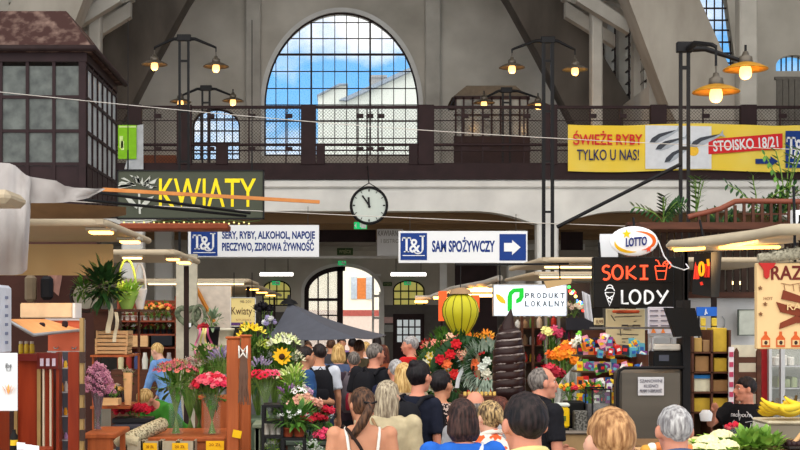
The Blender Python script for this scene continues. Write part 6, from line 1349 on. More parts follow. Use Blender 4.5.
def spaced(t, s_, x0, x1, base, cap, d, mm):
    m = MB(); n = len(s_)
    for k, ch in enumerate(s_):
        w_ = (x1 - x0) / n; mb_ = text(ch, X(x0 + k * w_, d), d, Z(base, d), Z(cap, d) - Z(base, d), X(w_ * .68, d) - X(0, d), 'L', .005, .015); m.add(mb_.v, mb_.f)
    part('lettering', m, mm, t)
spaced(t, 'PRODUKT', 525, 566.5, 298, 293, D, gdk); spaced(t, 'LOKALNY', 525, 566.5, 306.3, 301, D, gdk)
m = MB(); [m.cyl(at(x, 285, D + .03), (X(x, D), D + .03, 2.66), .008, n=4) for x in (500, 560)]; part('hanger', m, black, t)
# right row of canopies
for y0, y1, x0_, z_, lab, L in ((15.2, 18, 2.2, 2.68, 'right-hand stall canopy above the Produkt Lokalny board', [(2.3, 2.9, 15.9, .05, tubeW, 7)]),
        (20.5, 24, 2.85, 2.7, 'stall canopy with a long warm tube left of the black SOKI sign', [(2.9, 3.9, 20.5, .05, tubeW, 8)]), (25.5, 34, 2.35, 2.64, 'farther right stall canopy with small lamps near the white column', [(2.36, 2.6, 26.5, .2, warm, 5), (2.6, 3.8, 25.6, .05, tubeW, 6), (2.36, 2.6, 30.5, .2, warm, 5)])):
    canopy(x0_, 4.4 if y0 > 20 else 5.0, y0, y1, z_, .06, lab, L, right=False)
m = MB(); m.ext([(X(x, 15.1), Z(y, 15.1)) for x, y in ((544, 281), (572, 279), (571, 283.5), (558, 286), (547, 288.5))], 15.1, 15.14); solo('cloth_scrap', m, valm, 'tan cloth scrap hanging over the top right of the lit Produkt Lokalny board', 'cloth')
for x, y, lab in ((3.4, 17.2, 'a'), (2.95, 23.8, 'b'), (4.3, 20.6, 'c'), (2.45, 33.8, 'd'), (4.3, 33.8, 'e'), (4.7, 17.6, 'f')): m = MB(); m.box(x - .03, x + .03, y - .03, y + .03, 0, 2.62); solo('stall_post', m, brown2, 'thin dark steel post carrying the right stall canopies', 'post', 'steel posts of the right stalls')
# dark wardrobe-like back, fairy lights, white garment
m = MB(); PB(m, 568, 590, 283, 330, 16.2, .05); solo('dark_screen', m, C(44, 38, 40), 'dark panel behind the fairy lights left of the black sign', 'panel')
t = thing('fairy_lights', 'string of coloured fairy lights hanging left of the black SOKI sign', 'string lights', at(578, 312, 16)); rnd.seed(2); m = MB(); m.tube([at(570 + k, 286 + 3 * math.sin(k) + k * 1.6, 16.1) for k in range(15)], .006, 4); part('wire', m, black, t)
for k in range(14):
    m = MB(); m.ball(at(569 + k * 1.1, 287 + 3 * math.sin(k) + k * 1.7, 16.05), .02, n=8, k=5); part('bulb', m, mat('fairy_%d' % (k % 4), [(60, 220, 90), (240, 60, 50), (250, 220, 120), (80, 120, 240)][k % 4], em=3), t)
m = MB(); m.sheet(lambda u, v: at(585 + 8 * u - 3 * v, 318 - 27 * v + 4 * u, 15 + .03 * math.sin(u * 12)), 10, 6, t=.012); solo('hanging_sheet', m, C(206, 206, 210, bump=.2), 'white cloth hanging just left of the black SOKI sign', 'cloth')
shrubby(at(574, 318, 15.6), .12, .16, 60, 'cream flowers under the fairy lights', green, ('rose', [(222, 206, 180), (200, 170, 150)], .03, 12), .07)
m = MB(); PB(m, 566, 594, 318, 330, 15.4, .4); PB(m, 566, 568, 330, 480, 15.5, .1); PB(m, 592, 594, 330, 480, 15.5, .1); solo('flower_shelf', m, C(30, 28, 34), 'black shelf under the cream flowers and fairy lights', 'shelf')
# lattice stall front with pale posts beneath the Produkt Lokalny board
t = thing('stall_shelving', 'dark shelving with pale uprights and goods beneath the Produkt Lokalny board', 'shelving', (X(545, 16.4), 16.4, 0))
m = MB(); PB(m, 505, 592, 317, 470, 16.8, .05); part('back_panel', m, mat('shelf_back', (92, 76, 62), .7, var=.15), t)
for x in (507, 521, 532, 545, 558, 571, 584): m = MB(); PB(m, x, x + 2.4, 316, 470, 16.35, .08); part('upright', m, C(126, 122, 120) if x in (545, 558) else darkW, t)
for y in (328, 345, 362, 380): m = MB(); PB(m, 505, 592, y, y + 1.3, 16.4, .4); part('shelf', m, darkW, t)
rnd.seed(33); gc = [(190, 60, 100), (220, 200, 180), (206, 60, 50), (230, 190, 60), (90, 130, 60), (150, 120, 90), (226, 226, 220)]
for r_, y in enumerate((327.8, 344.8, 361.8)):
    for k in range(11):
        x = 510.5 + 7.2 * k; p = at(x, y, 16.55); m = MB(); h = rnd.uniform(.08, .15); m.lathe(p, [(.028, 0), (.034, h * .3), (.03, h * .7), (.012, h * .85), (.014, h)], 9); solo('gift_jar', m, C(*gc[rnd.randrange(7)], var=.15), 'little colourful jar on the %s shelf under the Produkt Lokalny board' % ('upper', 'middle', 'lower')[r_], 'jar', ('jars on the upper shelf', 'jars on the middle shelf', 'jars on the lower shelf')[r_])

# ---- yellow hot air balloon model, orange banners
D = 15; t = thing('paper_balloon', 'yellow green hot air balloon model hanging in the middle', 'balloon', at(460, 350, D)); c = at(460.5, 312, D); r = 18.3 * D / F
bal = mat('balloon_yellow', (178, 172, 30), .5, c2=(206, 196, 48), scale=2)
m = MB(); n = 32; prof = [(.02, 1.02), (.35, .98), (.65, .82), (.88, .55), (1, .15), (.96, -.2), (.8, -.6), (.55, -1.0), (.34, -1.3), (.27, -1.5), (.22, -1.5)]
vs = [(c.x + p * r * math.cos(2 * PI * k / n) * (1 - .035 * (k % 4 == 0)), c.y + p * r * math.sin(2 * PI * k / n) * (1 - .035 * (k % 4 == 0)), c.z + q * r) for p, q in prof for k in range(n)]
m.add(vs, [(a * n + k, a * n + (k + 1) % n, (a + 1) * n + (k + 1) % n, (a + 1) * n + k) for a in range(len(prof) - 1) for k in range(n)], 0, True); part('envelope', m, bal, t)
for k in range(12):
    a = 2 * PI * k / 12; m = MB(); m.tube([(c.x + p * r * 1.005 * math.cos(a), c.y + p * r * 1.005 * math.sin(a), c.z + q * r) for p, q in prof[1:-1]], .0045, 4); part('seam', m, C(96, 92, 20), t)
m = MB(); m.lathe(c - Vector((0, 0, r * 1.62)), [(.07, 0), (.075, .06)], 14); part('red_band', m, C(196, 40, 30), t); m = MB(); m.lathe(c - Vector((0, 0, r * 2.2)), [(.05, 0), (.065, .1)], 14); part('basket', m, bal, t)
m = MB(); m.cyl(c + Vector((0, 0, r)), (c.x, c.y, 2.62), .005, n=4); m.cyl((c.x - .05, c.y, 2.62), (c.x + 1.2, c.y + .25, 2.64), .012, n=5); part('hanger', m, black, t)
m = MB(); m.lathe(c + Vector((0, 0, r * .98)), [(r * .62, 0), (r * .5, .05), (.02, .07)], 16); part('crown_hat', m, mat('tan_straw', (150, 120, 90), .8), t)
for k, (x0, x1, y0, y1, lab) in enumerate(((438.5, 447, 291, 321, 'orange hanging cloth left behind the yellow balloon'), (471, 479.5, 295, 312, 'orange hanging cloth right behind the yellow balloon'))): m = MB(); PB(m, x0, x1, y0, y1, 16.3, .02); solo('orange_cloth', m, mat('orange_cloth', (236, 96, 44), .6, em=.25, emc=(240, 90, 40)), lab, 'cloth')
# thin canopy beams near balloon (lamps row)
m = MB(); m.tube([at(415, 298, 22), at(430, 297.5, 22), at(452, 289, 20), at(485, 283, 18.4), at(500, 278, 17.6)], .04, 7); t = thing('light_rail', 'pale light rail with glowing spots above the yellow balloon', 'light rail', at(455, 290, 20)); part('rail', m, C(150, 144, 136), t)
for a in ((421, 298.5, 21.9), (440, 294.5, 20.9), (470, 286.5, 19), (480, 285, 18.6)): m = MB(); p = at(*a); m.bev(p.x - .1, p.x + .1, p.y - .1, p.y + .02, p.z - .07, p.z - .03, .01); part('spot', m, warm, t); 
lamp('POINT', 'spot_light', at(440, 304, 20.5), 14, (255, 200, 130), .15)
t = thing('tube_pair', 'two stacked warm tube lights right above the yellow balloon', 'lamp', at(478, 296, 17.5)); [part('tube', MB().cyl(at(468, y, 17.5), at(492, y, 17.5), .02, n=8), tubeW, t) for y in (290.5, 295.5)]
# ---- funeral wreaths and flower wall, x 400..500, y 335..400
D = 13.6; rnd.seed(19)
m = MB(); PB(m, 421, 500, 345, 470, 14.9, .08); solo('display_backdrop', m, mat('dark_leaf_board', (34, 44, 30), .9), 'dark green backing board behind the memorial wreaths', 'board')
def wreath(px, py, d, r, label, cols, leafm, n=10, br=.05, kind='rose', ring=.3):
    c = at(px, py, d); t = thing('memorial_wreath', label, 'wreath', c - Vector((0, 0, r))); m = MB(); m.tube([c + Vector((math.cos(a) * r * .8, .03, math.sin(a) * r * .8)) for a in [2 * PI * k / 20 for k in range(21)]], r * ring * .6, 7)
    part('ring', m, dkgreen, t); lf = MB(); [part('easel_leg', MB().cyl(c + Vector((e * r * .5, .06, 0)), (c.x + e * r * .7, c.y + .2, 0), .012, n=5), darkW, t) for e in (-1, 1)]
    for k in range(230): a = rnd.uniform(0, 2 * PI); q = r * rnd.uniform(.5, .95); leaf(lf, c + Vector((math.cos(a) * q, -.02, math.sin(a) * q)), (math.cos(a + rnd.uniform(-.6, .6)), -.35, math.sin(a + rnd.uniform(-.6, .6))), (.1, .011)[0], .011)
    part('leaves', lf, leafm, t)
    for k in range(n): a = rnd.uniform(0, 2 * PI); q = r * rnd.uniform(.15, .8); bloom(t, c + Vector((math.cos(a) * q, -.12, math.sin(a) * q)) - t.location, br, kind, cols[k % len(cols)], tilt=Vector((0, -1, .3)))
    return t
w1 = wreath(466, 372, 13.4, .36, 'large green memorial wreath with red roses and a white ribbon', [(196, 24, 34), (206, 40, 40), (186, 20, 36), (230, 226, 206), (226, 110, 60)], dkgreen, 16, .048)
m = MB(); m.sheet(lambda u, v: at(455 + 4 * u + 12 * v - 3 * math.sin(PI * v), 388 - 27 * v, 13.1), 3, 10, t=.006); part('ribbon', m, signw, w1)
w2 = wreath(438, 372, 13.6, .25, 'memorial wreath of cream lilies and yellow blooms left of the red rose one', [(226, 214, 170), (236, 232, 210), (226, 196, 50)], green, 20, .045, 'lily')
w3 = wreath(486, 366, 13.0, .22, 'fan of silver green fern leaves beside the chocolate cone', [(200, 206, 196)], mat('silver_leaf', (150, 166, 150), .6), 2, .04)
w4 = wreath(446, 352, 14.0, .2, 'pink and salmon floral piece at the top of the memorial display', [(226, 140, 120), (214, 110, 110), (236, 190, 160)], green, 24, .036)
for (x, y, d, sp, n, cl, lab, kd) in ((450, 343, 14.2, .14, 16, [(214, 120, 110), (236, 180, 150), (196, 80, 90)], 'salmon pink flowers under the left side of the balloon', 'rose'), (433, 343, 14.2, .12, 14, [(190, 60, 60), (226, 150, 130), (230, 210, 170)], 'red and cream flowers left of the balloon', 'lily'), (457, 352, 14.3, .12, 12, [(150, 30, 40), (206, 150, 60)], 'dark red and gold flowers under the balloon', 'rose'),
                            (472, 338, 14.9, .12, 14, [(240, 150, 30), (230, 120, 40)], 'orange lilies just right of the balloon', 'lily'), (486, 336, 14.9, .11, 12, [(236, 140, 40), (244, 170, 60)], 'orange lilies left of the chocolate cone', 'lily'), (497, 345, 14.8, .08, 8, [(90, 140, 60), (130, 170, 80)], 'green sprigs beside the chocolate cone', 'spike')):
    p = Vector((X(x, d), d + .1, 1.3)); bunch(p, Z(y, d) - 1.3 - .03, sp, n, kd, cl, .045, lab, leafn=50, neck=.06)
m = MB(); m.box(X(421, 14.5), X(460, 14.5), 14.1, 14.8, 0, 1.3); m.box(X(460, 15), X(505, 15), 14.97, 15.3, 0, 1.3); solo('display_bench', m, darkW, 'dark bench behind the memorial wreaths', 'bench')
m = MB(); PB(m, 462, 494, 341, 347, 14.5, .3, b=.01); PB(m, 476, 480, 347, 470, 14.6, .1); solo('tan_shelf', m, C(160, 130, 96), 'tan shelf below the orange lilies', 'shelf')
# golden bouquet of ribbons lower: candles
m = MB(); m.box(X(462, 11.2), X(498, 11.2), 11.1, 11.5, 0, Z(396, 11.2)); solo('candle_counter', m, darkW, 'dark counter with small gold candles in front of the memorial wreaths', 'counter')
for k in range(8): m = MB(); p = at(465 + 4.2 * k, 396, 11.3); m.lathe(p, [(.013, 0), (.014, .03), (.01, .035)], 8); solo('gold_candle', m, C(206, 170, 90, rough=.3), 'small gold candle in a row on the dark counter before the wreaths', 'candle', 'gold candles in a row')
# ---- giant chocolate soft-ice cone
D = 11.6; t = thing('ice_cream_figure', 'giant chocolate soft ice cream figure with painted highlights along its swirls', 'figure', (X(508.5, D), D, 0)); choc = mat('chocolate', (30, 17, 18), .28, c2=(48, 28, 26), scale=3); highlight_w = mat('painted_highlight', (170, 160, 156), .3, c2=(70, 52, 50), scale=14)
cx_ = X(509, D); N = 260; m = MB(); pts = []; rs_ = []
for k in range(N + 1):
    u = k / N; a = u * 2 * PI * 8.6; y_ = 398 - 68 * u ** .96; rad = (.105 - .045 * max(0, u - .55) / .45) * (1 if u < .97 else .7)
    pts.append(Vector((cx_ + math.cos(a) * rad * .55, D + math.sin(a) * rad * .55, Z(y_, D)))); rs_.append(.05 + .035 * (1 - u) * 0 + .034 * (1 - max(0, u - .6) * 1.3))
m.tube(pts, rs_, 12)
m.loft([(cx_, D, Z(402, D), .11, .11), (cx_, D, Z(350, D), .1, .1), (cx_, D, Z(330, D), .06, .06)], 0, 14)
part('swirl', m, choc, t)
m = MB(); m.tube([Vector((cx_ + .0, D, Z(338, D))), Vector((cx_ - .01, D, Z(325, D))), Vector((cx_ + .01, D, Z(316, D))), Vector((cx_ + .016, D, Z(309, D)))], [.085, .055, .028, .005], 12); part('tip', m, choc, t)
m = MB()
for k in range(0, N - 8):
    u = k / N; a = u * 2 * PI * 8.6
    if math.sin(a) < .1 and math.sin(a) < 0 and (k % 30) < 26:
        pass
for tn in range(8):  # pale arcs on the coils are painted-on gloss highlights
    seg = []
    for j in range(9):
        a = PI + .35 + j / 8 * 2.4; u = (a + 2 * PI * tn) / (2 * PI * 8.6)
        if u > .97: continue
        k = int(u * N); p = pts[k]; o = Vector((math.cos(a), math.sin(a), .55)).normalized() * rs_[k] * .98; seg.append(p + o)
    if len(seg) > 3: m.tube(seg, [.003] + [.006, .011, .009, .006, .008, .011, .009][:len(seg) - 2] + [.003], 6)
part('painted_gloss', m, highlight_w, t)
m = MB(); m.lathe((cx_, D, Z(412, D)), [(.115, 0), (.135, .08), (.125, .09), (.02, .09)], 20); part('cup_rim', m, mat('waffle', (90, 60, 40), .6, c2=(130, 92, 60), scale=30), t)
m = MB(); m.lathe((cx_, D, .12), [(.07, 0), (.118, Z(412, D) - .12)], 20); part('cone', m, mat('waffle_dark', (60, 40, 30), .6, c2=(90, 64, 44), scale=30), t); m = MB(); m.lathe((cx_, D, 0), [(.25, 0), (.25, .05), (.1, .12)], 20); part('stand', m, black, t)
# ---- foreground right: vegetables, banana counter
D = 8.4
tb = thing('produce_counter', 'counter of crates with cauliflower and greens in the lower right', 'counter', (X(705, D), D, 0)); zt_p = Z(452, 8.0)
m = MB(); m.bev(X(640, D), X(820, D), 7.8, 8.9, zt_p - .1, zt_p, .01); part('worktop', m, mat('counter_wood', (120, 90, 60), .6), tb); m = MB(); m.box(X(642, D), X(818, D), 7.9, 8.8, 0, zt_p - .1); part('body', m, redW, tb)
rnd.seed(55)
def cauli(px, py, d, r, label, leafy=True):
    c = at(px, py, d); t = thing('cauliflower', label, 'cauliflower', c - Vector((0, 0, r * .7))); m = MB()
    for k in range(46):
        u = (k + .5) / 46; a = k * 2.4; z = 1 - u; q = math.sqrt(1 - z * z); m.ball(c + Vector((math.cos(a) * q, math.sin(a) * q, z * .75)) * r * .72, r * .27, n=7, k=5)
    part('curd', m, mat('cauli_cream', (226, 214, 160), .7, c2=(240, 232, 190), scale=40), t)
    m = MB()
    for k in range(9): a = k * .7; leaf(m, c + Vector((math.cos(a), math.sin(a), -.6)) * r * .7, (math.cos(a), math.sin(a), .9), r * 1.3, r * .4, bend=.5)
    part('leaves', m, lime, t); return t
for x, y, d, r, lab in ((708, 446, 8.2, .085, 'left cauliflower of the group in the lower right'), (722, 441, 8.35, .09, 'topmost cauliflower, beside the red berry punnet'), (727, 450, 8.1, .08, 'lower front cauliflower next to the leafy greens'), (700, 452, 8.1, .07, 'small cauliflower half cut off by the bottom edge'), (715, 452, 8.0, .07, 'front cauliflower at the bottom edge between the others')): cauli(x, y, d, r, lab)
for k, (x, lab) in enumerate(((746, 'loose leafy lettuce in the middle of the produce counter'), (760, 'bright green lettuce right of the loose one'))): 
    t = thing('lettuce', lab, 'lettuce', at(x, 455, 8.2)); part('leaves', foliage(at(x + (4 if k else 2), 447, 8.2), (.1, .1, .06), 150, .08, .024, up=.6), mat('lettuce', (96, 140, 50), .5, c2=(150, 186, 84), scale=12), t)
t = thing('berry_punnet', 'clear punnet of red berries behind the cauliflower', 'punnet', at(734, 437, 8.6)); p = at(734, 437, 8.6); m = MB(); m.lathe(p, [(.05, 0), (.066, .07), (.062, .07), (.046, .006)], 12, pw=.6); part('tub', m, clear, t)
for k in range(16): m = MB(); m.ball(p + Vector((rnd.uniform(-.04, .04), rnd.uniform(-.04, .04), .055 + rnd.uniform(0, .03))), .015, n=8, k=6); tag(part('raspberry', m, C(190, 24, 50)), 'red berry in the clear punnet', 'berry', 'berries in the punnet')
m = MB(); m.box(X(722, 8.7), X(745, 8.7), 8.5, 8.72, zt_p, Z(437, 8.6)); solo('punnet_stand', m, C(40, 40, 44), 'dark riser under the berry punnet', 'riser')
for k, (x, y, c_) in enumerate([(646 + 6.2 * j, 449 - 2.5 * math.sin(j * .9), [(206, 150, 60), (226, 226, 210), (214, 120, 60), (190, 60, 40), (236, 200, 70)][j % 5]) for j in range(8)]):
    t = thing('peach', 'rounded fruit in the row at the bottom edge between the grey-haired and blond men', 'fruit', at(x, y, 8.1), 'fruits along the bottom edge'); m = MB(); m.ball(at(x, y, 8.1) + Vector((0, 0, -.005)), (.034, .034, .031), n=12, k=8); part('flesh', m, C(*c_, rough=.5), t)
m = MB(); m.bev(X(640, 8.1), X(698, 8.1), 7.95, 8.3, zt_p, Z(452, 8.1) + .002, .004); solo('fruit_tray', m, paleW, 'shallow wooden tray under the row of fruits', 'tray')
m = MB(); m.bev(X(676, 8.5), X(704, 8.5), 8.4, 8.6, Z(446, 8.5), Z(438, 8.5), .005); solo('paper_bag', m, mat('cream_paper', (226, 206, 150), .7), 'open cream paper bag behind the grey-haired man', 'bag')
# banana counter, right
D = 8.9; t = thing('banana_counter', 'cream topped counter block carrying the bananas, right edge', 'counter', (X(785, D), D, 0)); m = MB(); m.bev(X(768, D), X(850, D), D, D + .35, Z(424.5, D), Z(421, D), .01); part('worktop', m, C(196, 186, 160), t); m = MB(); m.bev(X(769, D), X(850, D), D + .02, D + .34, 0, Z(424.5, D), .01); part('body', m, mat('grey_cabinet', (120, 112, 98), .6, c2=(140, 130, 112), scale=2), t)
m = MB(); m.box(X(768.5, D), X(769.2, D), D + .01, D + .34, .3, Z(425, D)); part('pale_side', m, C(206, 202, 184), t)
ban = mat('banana', (236, 192, 34), .5, c2=(226, 206, 70), scale=6); bt = C(80, 60, 20)
def bananas(px, py, d, n, label, s=1, flip=1):
    c = at(px, py, d); t = thing('banana_bunch', label, 'bananas', c)
    for k in range(n):
        u0 = k / max(1, n - 1) - .5; m = MB(); ang = -.1 + .5 * u0; pts_ = []
        for i in range(9):
            u = i / 8; a = PI * (.12 + .76 * u); pts_.append(c + Vector((flip * (math.cos(a) * .1 + .0) * s, -.05 * u0 * 4 * (1 - u) * s - .02 * k * s + .03, (.06 - math.sin(a) * .06 + .045 * (1 - u) + .022 * k * u) * s + .018)))
        m.tube(pts_, [v * s for v in (.006, .014, .018, .02, .02, .019, .016, .01, .005)], 8); b_ = part('banana', m, ban, t)
        m = MB(); m.ball(pts_[-1], .006 * s, n=6, k=4); part('tip', m, bt, b_)
    m = MB(); m.tube([c + Vector((flip * .09 * s, .0, .08 * s)), c + Vector((flip * .1 * s, .0, .13 * s))], [.012, .008], 6); part('stem', m, bt, t)
    return t
bananas(777, 420.6, 8.98, 4, 'large yellow banana bunch at the left of the counter', 1.25)
bananas(788, 421, 8.95, 3, 'middle banana bunch leaning on the first', 1.0, -1)
bananas(801, 420, 9.02, 4, 'banana bunch cut by the right edge of the photo', 1.3)
# wooden spoon & dark crate bottom right
m = MB(); m.cyl(at(789, 449, 8.2), at(803, 432, 8.3), .013, n=8); solo('wooden_spoon', m, paleW, 'wooden scoop handle sticking up at the lower right corner', 'scoop')
p = at(793, 452, 8.3); m = MB(); m.bev(p.x - .09, p.x + .12, 8.1, 8.5, zt_p, Z(444, 8.3), .01); solo('dark_crate', m, C(34, 28, 26), 'dark crate at the lower right corner under the scoop', 'crate')
for k in range(9): 
    m = MB(); m.ball(p + Vector((-.06 + .03 * (k % 5), -.1 + .1 * (k // 5), .055)), (.022, .022, .02), n=8, k=6); solo('dried_plum', m, C(50, 30, 30, rough=.4), 'dark dried fruit heaped in the lower right crate', 'fruit', 'dark fruits in the corner crate')
# ------------------------------------------------------------------ people
skins = {'tan': mat('skin_tan', (196, 138, 108), .5, var=.06, sub=.05), 'pale': mat('skin_pale', (216, 164, 140), .5, var=.06, sub=.05), 'rosy': mat('skin_rosy', (206, 140, 116), .5, var=.08, sub=.05)}
def hairm(n, c, c2): return mat('hair_' + n, c, .45, c2=c2, scale=22, stretch=(3, 3, .5), detail=6, thr=(.38, .66), bump=.6)
hairs = {'brown': hairm('brown', (40, 26, 20), (104, 72, 52)), 'dark': hairm('dark', (18, 14, 16), (50, 38, 38)), 'black': hairm('black', (12, 10, 14), (34, 28, 32)), 'ash': hairm('ash', (110, 96, 80), (196, 182, 156)),
         'silver': hairm('silver', (118, 114, 116), (196, 194, 194)), 'ginger': hairm('ginger', (126, 84, 50), (204, 156, 108)), 'blond': hairm('blond', (160, 120, 66), (226, 192, 130)), 'grey': hairm('grey', (70, 64, 62), (136, 128, 122)), 'umber': hairm('umber', (30, 19, 19), (74, 50, 45)), 'streak': hairm('streak', (56, 40, 30), (206, 172, 120)), 'auburn': hairm('auburn', (60, 30, 26), (110, 60, 46))}
def cl(name, c, **k): return mat('cloth_' + name, c, .85, scale=k.pop('scale', 14), bump=k.pop('bump', .25), **k)
leop = cl('leopard', (28, 22, 24), c2=(196, 170, 160), scale=42, thr=(.5, .54)); flor = cl('floral', (226, 218, 206), c2=(226, 96, 50), scale=17, thr=(.53, .56), detail=1)
jeans = cl('jeans', (44, 56, 84)); dkp = cl('dark_trousers', (30, 30, 38)); bagm = cl('black_nylon', (22, 22, 28))
def person(px, py, d, label, rz=0, hy=0, skin='tan', hair=('short', 'brown'), top=('tee', None), legs=None, arms=('down', 'down'), lean=0, fem=False, extras=(), face=False, sc_=None, vox=None, tilt=0, build=1):
    t = thing('person', label, 'person', (0, 0, 0)); h = CZ + (HY - py) * d / F if sc_ is None else sc_; s = h / 1.755; print(label[:30], round(h, 2)) if 0 else 0
    sk = skins[skin]; near = d < 11.5; vx = vox or (.011 if near else .017)
    HP = Vector((0, 0, .92)); LM = Matrix.Translation(HP) @ Matrix.Rotation(-R(lean), 4, 'X') @ Matrix.Translation(-HP)
    hc = Vector((0, .018, 1.632)); HM = LM @ Matrix.Translation(hc) @ Matrix.Rotation(R(hy), 4, 'Z') @ Matrix.Rotation(-R(tilt), 4, 'X')
    w_ = (.96 if fem else 1.03) * build
    def U(m, off=0, z1=1.5, a0=.86):
        rings = [(0, 0, .86, .160 * (1.05 if fem else 1), .11), (0, 0, .96, .165 * (1.02 if fem else 1), .115), (0, 0, 1.08, .145 * w_, .10), (0, .0, 1.2, .155 * w_, .112), (0, .0, 1.32, .172 * w_, .118), (0, -.01, 1.40, .178 * w_, .1), (0, -.012, 1.455, .145 * w_, .08), (0, -.015, 1.495, .088, .066), (0, -.018, 1.53, .06, .058)]
        rr = [(x, y, z, a + off, b + off) for x, y, z, a, b in rings if z <= z1 + .001 and z >= a0]
        m.loft(rr, 0, 20, LM); return m
    sh, el, wr = [], [], []
    for i, e in enumerate((-1, 1)):
        a = arms[i]; S = Vector((e * .178 * w_, -.01, 1.43))
        if a == 'down': E_, W_ = Vector((e * .225 * w_, -.03, 1.13)), Vector((e * .225 * w_, .05, .89))
        elif a == 'bent': E_, W_ = Vector((e * .235 * w_, -.02, 1.14)), Vector((e * .12, .24, 1.12))
        else: E_, W_ = Vector(a[0]), Vector(a[1])
        sh.append(S); el.append(E_); wr.append(W_)
    body = MB(); U(body)
    for i, e in enumerate((-1, 1)):
        S, E_, W_ = [LM @ v for v in (sh[i], el[i], wr[i])]
        body.ball(S, .056 * w_); body.cyl(S, E_, .050 * w_, .040 * w_); body.ball(E_, .041 * w_); body.cyl(E_, W_, .040 * w_, .027); body.ball(W_, .028)
        f = (W_ - E_).normalized(); side = f.cross(Vector((0, 1, .01))).normalized(); side = side if side.length > .1 else Vector((1, 0, 0)); nrm = f.cross(side); pc = W_ + f * .05
        body.cyl(W_, pc + f * .03, .026, .032); body.ball(pc, (.034, .034, .034)); fr = max(.0085, vx * .72)
        for q, L in ((-1.4, .058), (-.5, .07), (.45, .066), (1.35, .052)):
            b = pc + f * .025 + side * q * .019; k1 = b + f * L * .55 + nrm * .006; k2 = k1 + f * L * .4 + nrm * .022; body.tube([b, k1, k2], [fr * 1.1, fr, fr * .85], 8); body.ball(k2, fr * .85, n=8, k=6)
        b = W_ + f * .02 + side * -.022 * e; k1 = b + (f * .6 - side * .7 * e + nrm * .4).normalized() * .04; body.tube([b, k1, k1 + (f + nrm * .4).normalized() * .03], [fr * 1.3, fr * 1.15, fr], 8)
    for e in (-1, 1):
        body.cyl((e * .085, 0, .93), (e * .1, .012, .50), .088, .056); body.ball((e * .1, .012, .5), .056); body.cyl((e * .1, .012, .5), (e * .1, -.01, .09), .055, .038); body.ball((e * .1, -.01, .09), .042); body.ball((e * .1, .06, .045), (.04, .12, .04))
    # head
    nr = .049 if fem else .058; body.cyl(HM @ Vector((0, -.02, -.05)), LM @ Vector((0, -.022, 1.44)), nr, nr * 1.12)
    B = lambda c, r: body.ball((0, 0, 0), r, n=16, k=12, M=HM @ Matrix.Translation(c))
    B((0, -.008, .022), (.073, .094, .097)); B((0, .03, -.03), (.060, .062, .083)); B((0, .043, -.083), (.043, .044, .034)); B((0, .076, -.093), (.022, .02, .018)); B((.045, .052, -.012), (.026, .03, .026)); B((-.045, .052, -.012), (.026, .03, .026))
    body.tube([HM @ Vector(v) for v in ((0, .088, .026), (0, .104, -.002), (0, .116, -.022), (0, .1, -.034))], [.009, .011, .014, .008], 8)
    body.tube([HM @ Vector(v) for v in ((-.046, .07, .034), (-.02, .085, .036), (.02, .085, .036), (.046, .07, .034))], .012, 8); body.tube([HM @ Vector(v) for v in ((-.024, .084, -.056), (0, .094, -.054), (.024, .084, -.056))], [.006, .01, .006], 8)
    for e in (-1, 1): B((e * .083, -.006, .0), (.013, .02, .032)); B((e * .077, .0, -.014), (.01, .012, .018))
    fused('body', body, sk, vx, t, 3)
    if face:
        for e in (-1, 1):
            m = MB(); m.ball((0, 0, 0), (.0125, .0105, .0085), n=14, k=10, M=HM @ Matrix.Translation((e * .031, .071, .013))); ey = part('eye', m, C(226, 222, 216, rough=.2), t); m = MB(); m.ball((0, 0, 0), (.0065, .003, .0065), n=10, k=6, M=HM @ Matrix.Translation((e * .031, .0815, .013))); part('iris', m, C(50, 34, 26, rough=.2), ey)
            m = MB(); m.tube([HM @ Vector((e * x, y, z)) for x, y, z in ((.013, .095, .036), (.03, .091, .041), (.048, .077, .034))], [.003, .0045, .002], 6); part('eyebrow', m, hairs[hair[1]], t)
        m = MB(); m.tube([HM @ Vector(v) for v in ((-.022, .093, -.055), (0, .104, -.051), (.022, .093, -.055))], [.003, .0055, .003], 8); m.tube([HM @ Vector(v) for v in ((-.018, .093, -.061), (0, .102, -.062), (.018, .093, -.061))], [.003, .006, .003], 8); part('lips', m, C(170, 92, 84, rough=.4), t)
    # hair
    st, hc_ = hair[0], hair[1]; hm = hairs[hc_]
    def shell(c, r, test, inn=.84):
        m = MB()
        def fn(p):
            q = p + Vector(c); k = test(q); tp = 1 - .27 * sm(.02, -.075, q.z) if st != 'pony' else 1; p = Vector((p.x * tp, p.y * (1 - (1 - tp) * .5), p.z)); return p * ((1 + .05 * mnoise.noise(p * 34) + .02 * mnoise.noise(p * 90)) * k + inn * (1 - k))
        m.ball((0, 0, 0), r, n=40, k=28, fn=fn); vs = [HM @ (Vector(v) + Vector(c)) for v in m.v]; m.v = [tuple(v) for v in vs]; return m
    sm = lambda a, b, v: max(0, min(1, (v - a) / (b - a)))
    if st == 'bald': parts_ = [shell((0, -.014, .0), (.083, .103, .085), lambda q: sm(.05, .02, q.z) * sm(.02, -.01, q.y) * sm(-.085, -.06, q.z))]
    elif st == 'receding': parts_ = [shell((0, -.014, .02), (.082, .104, .101), lambda q: max(sm(.012, -.01, q.y) * sm(-.08, -.05, q.z), sm(.03, .01, q.y) * sm(.02, .035, q.z) * sm(.085, .06, q.z)))]
    elif st in ('short', 'crew'):
        g = 1.0 if st == 'short' else .965; parts_ = [shell((0, -.012, .024), (.084 * g, .107 * g, .11 * g), lambda q: max(sm(-.008, -.022, q.y) * sm(-.07, .0, q.z) ** .6, sm(.045, .03, q.y) * sm(.015, .035, q.z), sm(.055, .07, q.z)), .86)]
    else:
